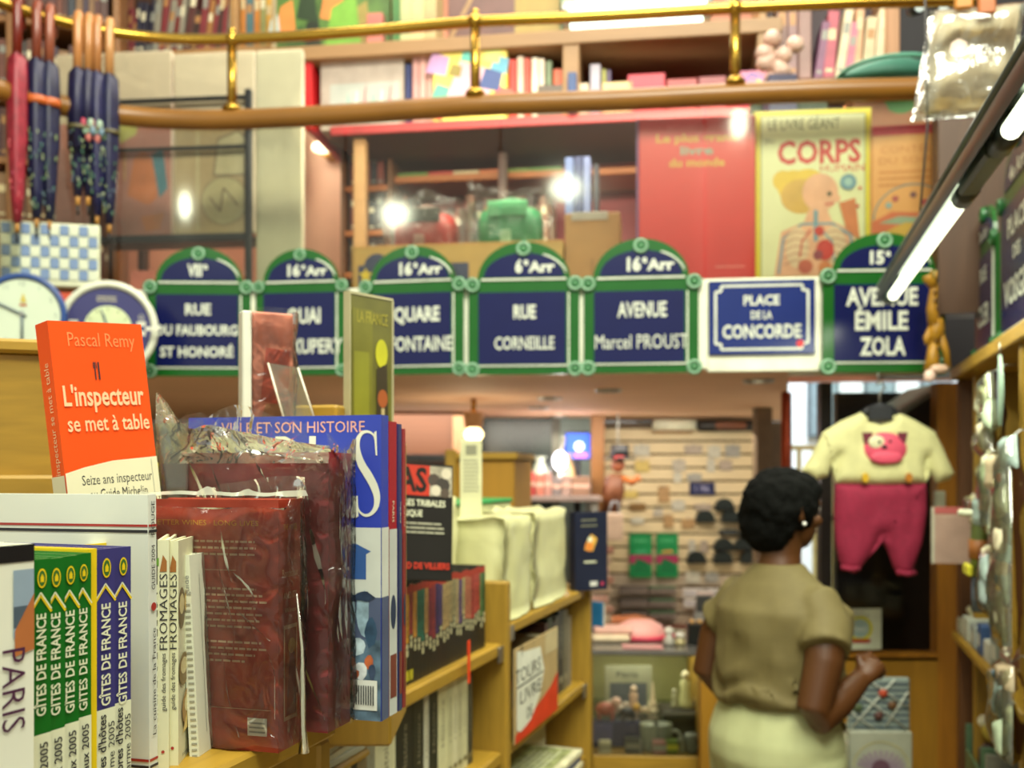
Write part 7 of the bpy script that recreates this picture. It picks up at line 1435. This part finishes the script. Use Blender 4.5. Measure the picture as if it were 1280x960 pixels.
AR = {1: [(.135, 0, 1.238), (.176, -.012, 1.20), (.203, -.045, 1.11), (.205, -.085, 1.0), (.207, -.07, .978), (.208, .0, 1.008), (.205, .07, 1.04), (.203, .098, 1.052)], -1: [(-.135, 0, 1.238), (-.178, -.008, 1.20), (-.222, -.02, 1.13), (-.236, -.045, 1.02), (-.232, -.03, 1.0), (-.20, .05, 1.03), (-.16, .13, 1.06), (-.145, .155, 1.068)]}
AR = {s_: [(x*.9, y, z) for x, y, z in a_] for s_, a_ in AR.items()}
RA = [.05, .056, .048, .042, .042, .042, .031, .026]
for s_ in (-1, 1): g.tube(AR[s_], RA, SKIN, 16)
# hands: palm, four unequal curled fingers, thumb from the side
def hand(g, w0, d, n, side):
    """w0 wrist, d forward, n back-of-hand direction, side thumb direction"""
    w0 = Vector(w0); d = Vector(d).normalized(); n = Vector(n).normalized(); t = d.cross(n).normalized()
    if t.dot(Vector(side)) < 0: t = -t
    g.tube([w0 - d*.01, w0 + d*.035, w0 + d*.075], [.026, .034, .033], SKIN, 12, flat=.75)
    for i, ln in enumerate((.92, 1.0, .94, .78)):
        b = w0 + d*.07 + t*(.027-.018*i); L = .075*ln
        p1 = b + d*L*.45 - n*L*.08; p2 = p1 + d*L*.16 - n*L*.36; p3 = p2 - d*L*.20 - n*L*.20
        g.tube([b - d*.015, b, p1, p2, p3], [.0095, .0098, .009, .0082, .007], SKIN, 9)
    b = w0 + d*.025 + t*.026
    g.tube([b - t*.012, b + d*.022 + t*.012, b + d*.045 + t*.012 - n*.012, b + d*.062 + t*.004 - n*.02], [.012, .0115, .0105, .008], SKIN, 9)
hand(g, AR[1][-1], (-.12, .9, .35), (.75, .15, .6), (-.3, .3, .9)); hand(g, AR[-1][-1], (.35, .9, .2), (-.6, .2, .7), (.6, -.2, .6))
# head with a face, turned a little further to the right
Hc = Vector((0, .022, 1.475)); yaw = Matrix.Rotation(R(-8), 3, 'Z')
hd = G(); hd.ball((0, 0, .015), (.073, .092, .092), SKIN, 24, 16); hd.ball((0, .038, -.045), (.053, .055, .06), SKIN, 18, 12); hd.ball((0, .062, -.083), (.024, .022, .018), SKIN, 12, 8); hd.ball((0, .068, .03), (.05, .026, .035), SKIN, 14, 10)
hd.tube([(0, .086, .012), (0, .103, -.012), (0, .112, -.028)], [.009, .011, .013], SKIN, 10); hd.ball((.012, .1, -.03), .009, SKIN, 8, 6); hd.ball((-.012, .1, -.03), .009, SKIN, 8, 6)
hd.ball((0, .091, -.052), (.022, .011, .007), SKIN, 10, 6); hd.ball((0, .09, -.063), (.019, .011, .007), SKIN, 10, 6)
for s_ in (-1, 1): hd.ball((s_*.032, .078, .006), (.016, .012, .008), SKIN, 10, 6); hd.ball((s_*.03, .088, .02), (.02, .007, .006), SKIN, 8, 6); hd.ball((s_*.045, .066, -.025), (.022, .02, .018), SKIN, 10, 7)
for s_ in (-1, 1):
    hd.tube([(s_*.074, -.012, .018), (s_*.083, -.018, .026), (s_*.085, -.020, .008), (s_*.082, -.014, -.016), (s_*.076, -.004, -.024)], [.007, .008, .008, .009, .008], SKIN, 8)
hd.tube([(0, -.02, -.04), (0, -.01, -.12)], [.055, .052], SKIN, 16)
for v, f0 in ((hd, 0),):
    n0 = len(g.v); g.v += [tuple(Hc + yaw @ Vector(p_)) for p_ in v.v]; g.f += [tuple(i+n0 for i in f) for f in v.f]; g.mi += [0]*len(v.f); g.sm += [True]*len(v.f)
fuse(g, 'body', wm, SKIN, .0052, 4)
def hp(x, y, z): return tuple(Hc + yaw @ Vector((x, y, z)))
e = G()
for s_ in (-1, 1): e.ball(hp(s_*.032, .086, .006), (.010, .006, .0055), mat('#d8d0c0', .3), 10, 8); e.ball(hp(s_*.032, .0915, .006), (.004, .002, .004), BLACK, 8, 6)
e.obj('eyes', wm); G().ball(hp(0, .099, -.057), (.016, .006, .005), mat('#5a2420', .5), 10, 6).obj('lips', wm)
G().ball(hp(.085, -.006, -.030), .0055, mat('#e8e8e0', .15), 10, 7).obj('earring', wm)
g = G(); g.ball(hp(0, -.012, .022), (.090, .108, .095), HAIR, 28, 18); g.ball(hp(0, -.052, -.03), (.078, .062, .08), HAIR, 22, 14); g.ball(hp(0, .04, .055), (.076, .055, .05), HAIR, 18, 12); g.ball(hp(.02, -.06, .0), (.07, .05, .06), HAIR, 18, 12); g.ball(hp(-.03, -.055, -.02), (.06, .055, .08), HAIR, 18, 12)
def hdisp(c, n_): return c + n_*(.006*noise.noise(c*45) + .003*noise.noise(c*110))
fuse(g, 'hair', wm, HAIR, .006, 3, hdisp)
# top: body with a dropping hem in front, short sleeves
g = G(); rings = []
for (cx, cy, z, rx, ry) in [(0, .0, .955, .176, .150), (0, .0, 1.0, .180, .152), (0, .005, 1.08, .176, .150), (0, .018, 1.17, .186, .160), (0, .02, 1.22, .188, .152), (0, .008, 1.245, .170, .122), (0, 0, 1.285, .128, .092), (0, .0, 1.318, .086, .072), (0, .004, 1.338, .066, .062)]: rings.append((cx, cy, z, rx, ry))
g.loft(rings, TOP, 36)
g.v = [(x, y, z - (.42*max(-.06, y) if z < .97 else .2*max(-.06, y) if z < 1.01 else .0)) for (x, y, z) in g.v]
for s_ in (-1, 1):
    a = AR[s_]; g.tube([Vector(a[0]) + Vector((-.05*s_, 0, .0)), Vector(a[0]) + Vector((.01*s_, 0, .0)), Vector(a[1]) + Vector((0, 0, -.01)), Vector(a[2]) + Vector((.004*s_, 0, .03))], [.060, .062, .064, .064], TOP, 18)
def tdisp(c, n_):
    f = max(0, min(1, (1.30-c.z)/.15)); low = max(0, min(1, (1.12-c.z)/.12))
    return c + n_*(.011*f*noise.noise(Vector((c.x*9+c.z*7, c.y*9, c.z*5+2))) + .007*f*noise.noise(Vector((c.x*20, c.y*20, c.z*11))) + .009*low*math.sin(c.z*75 + 6*noise.noise(c*6)))
fuse(g, 'top', wm, TOP, .007, 5, tdisp)
# trousers
g = G(); g.loft([(0, -.012, .76, .16, .12), (0, -.014, .84, .188, .150), (0, -.012, .89, .190, .150), (0, -.005, .95, .176, .138), (0, 0, .995, .160, .124)], TRO, 32)
for s_ in (-1, 1): g.tube([(s_*.09, -.01, .85), (s_*.095, -.005, .70), (s_*.092, .005, .45), (s_*.09, -.01, .10)], [.108, .105, .09, .085], TRO, 20)
def trdisp(c, n_): return c + n_*(.005*noise.noise(Vector((c.x*10, c.y*10, c.z*6))) + .004*noise.noise(Vector((c.x*22, c.y*22, c.z*9))))
fuse(g, 'trousers', wm, TRO, .009, 5, trdisp)
G().bevbox(.055, .125, -.075, .17, .0, .03, BLACK, .01).obj('shoe', wm); G().bevbox(-.125, -.055, -.075, .17, .0, .03, BLACK, .01).obj('shoe', wm)
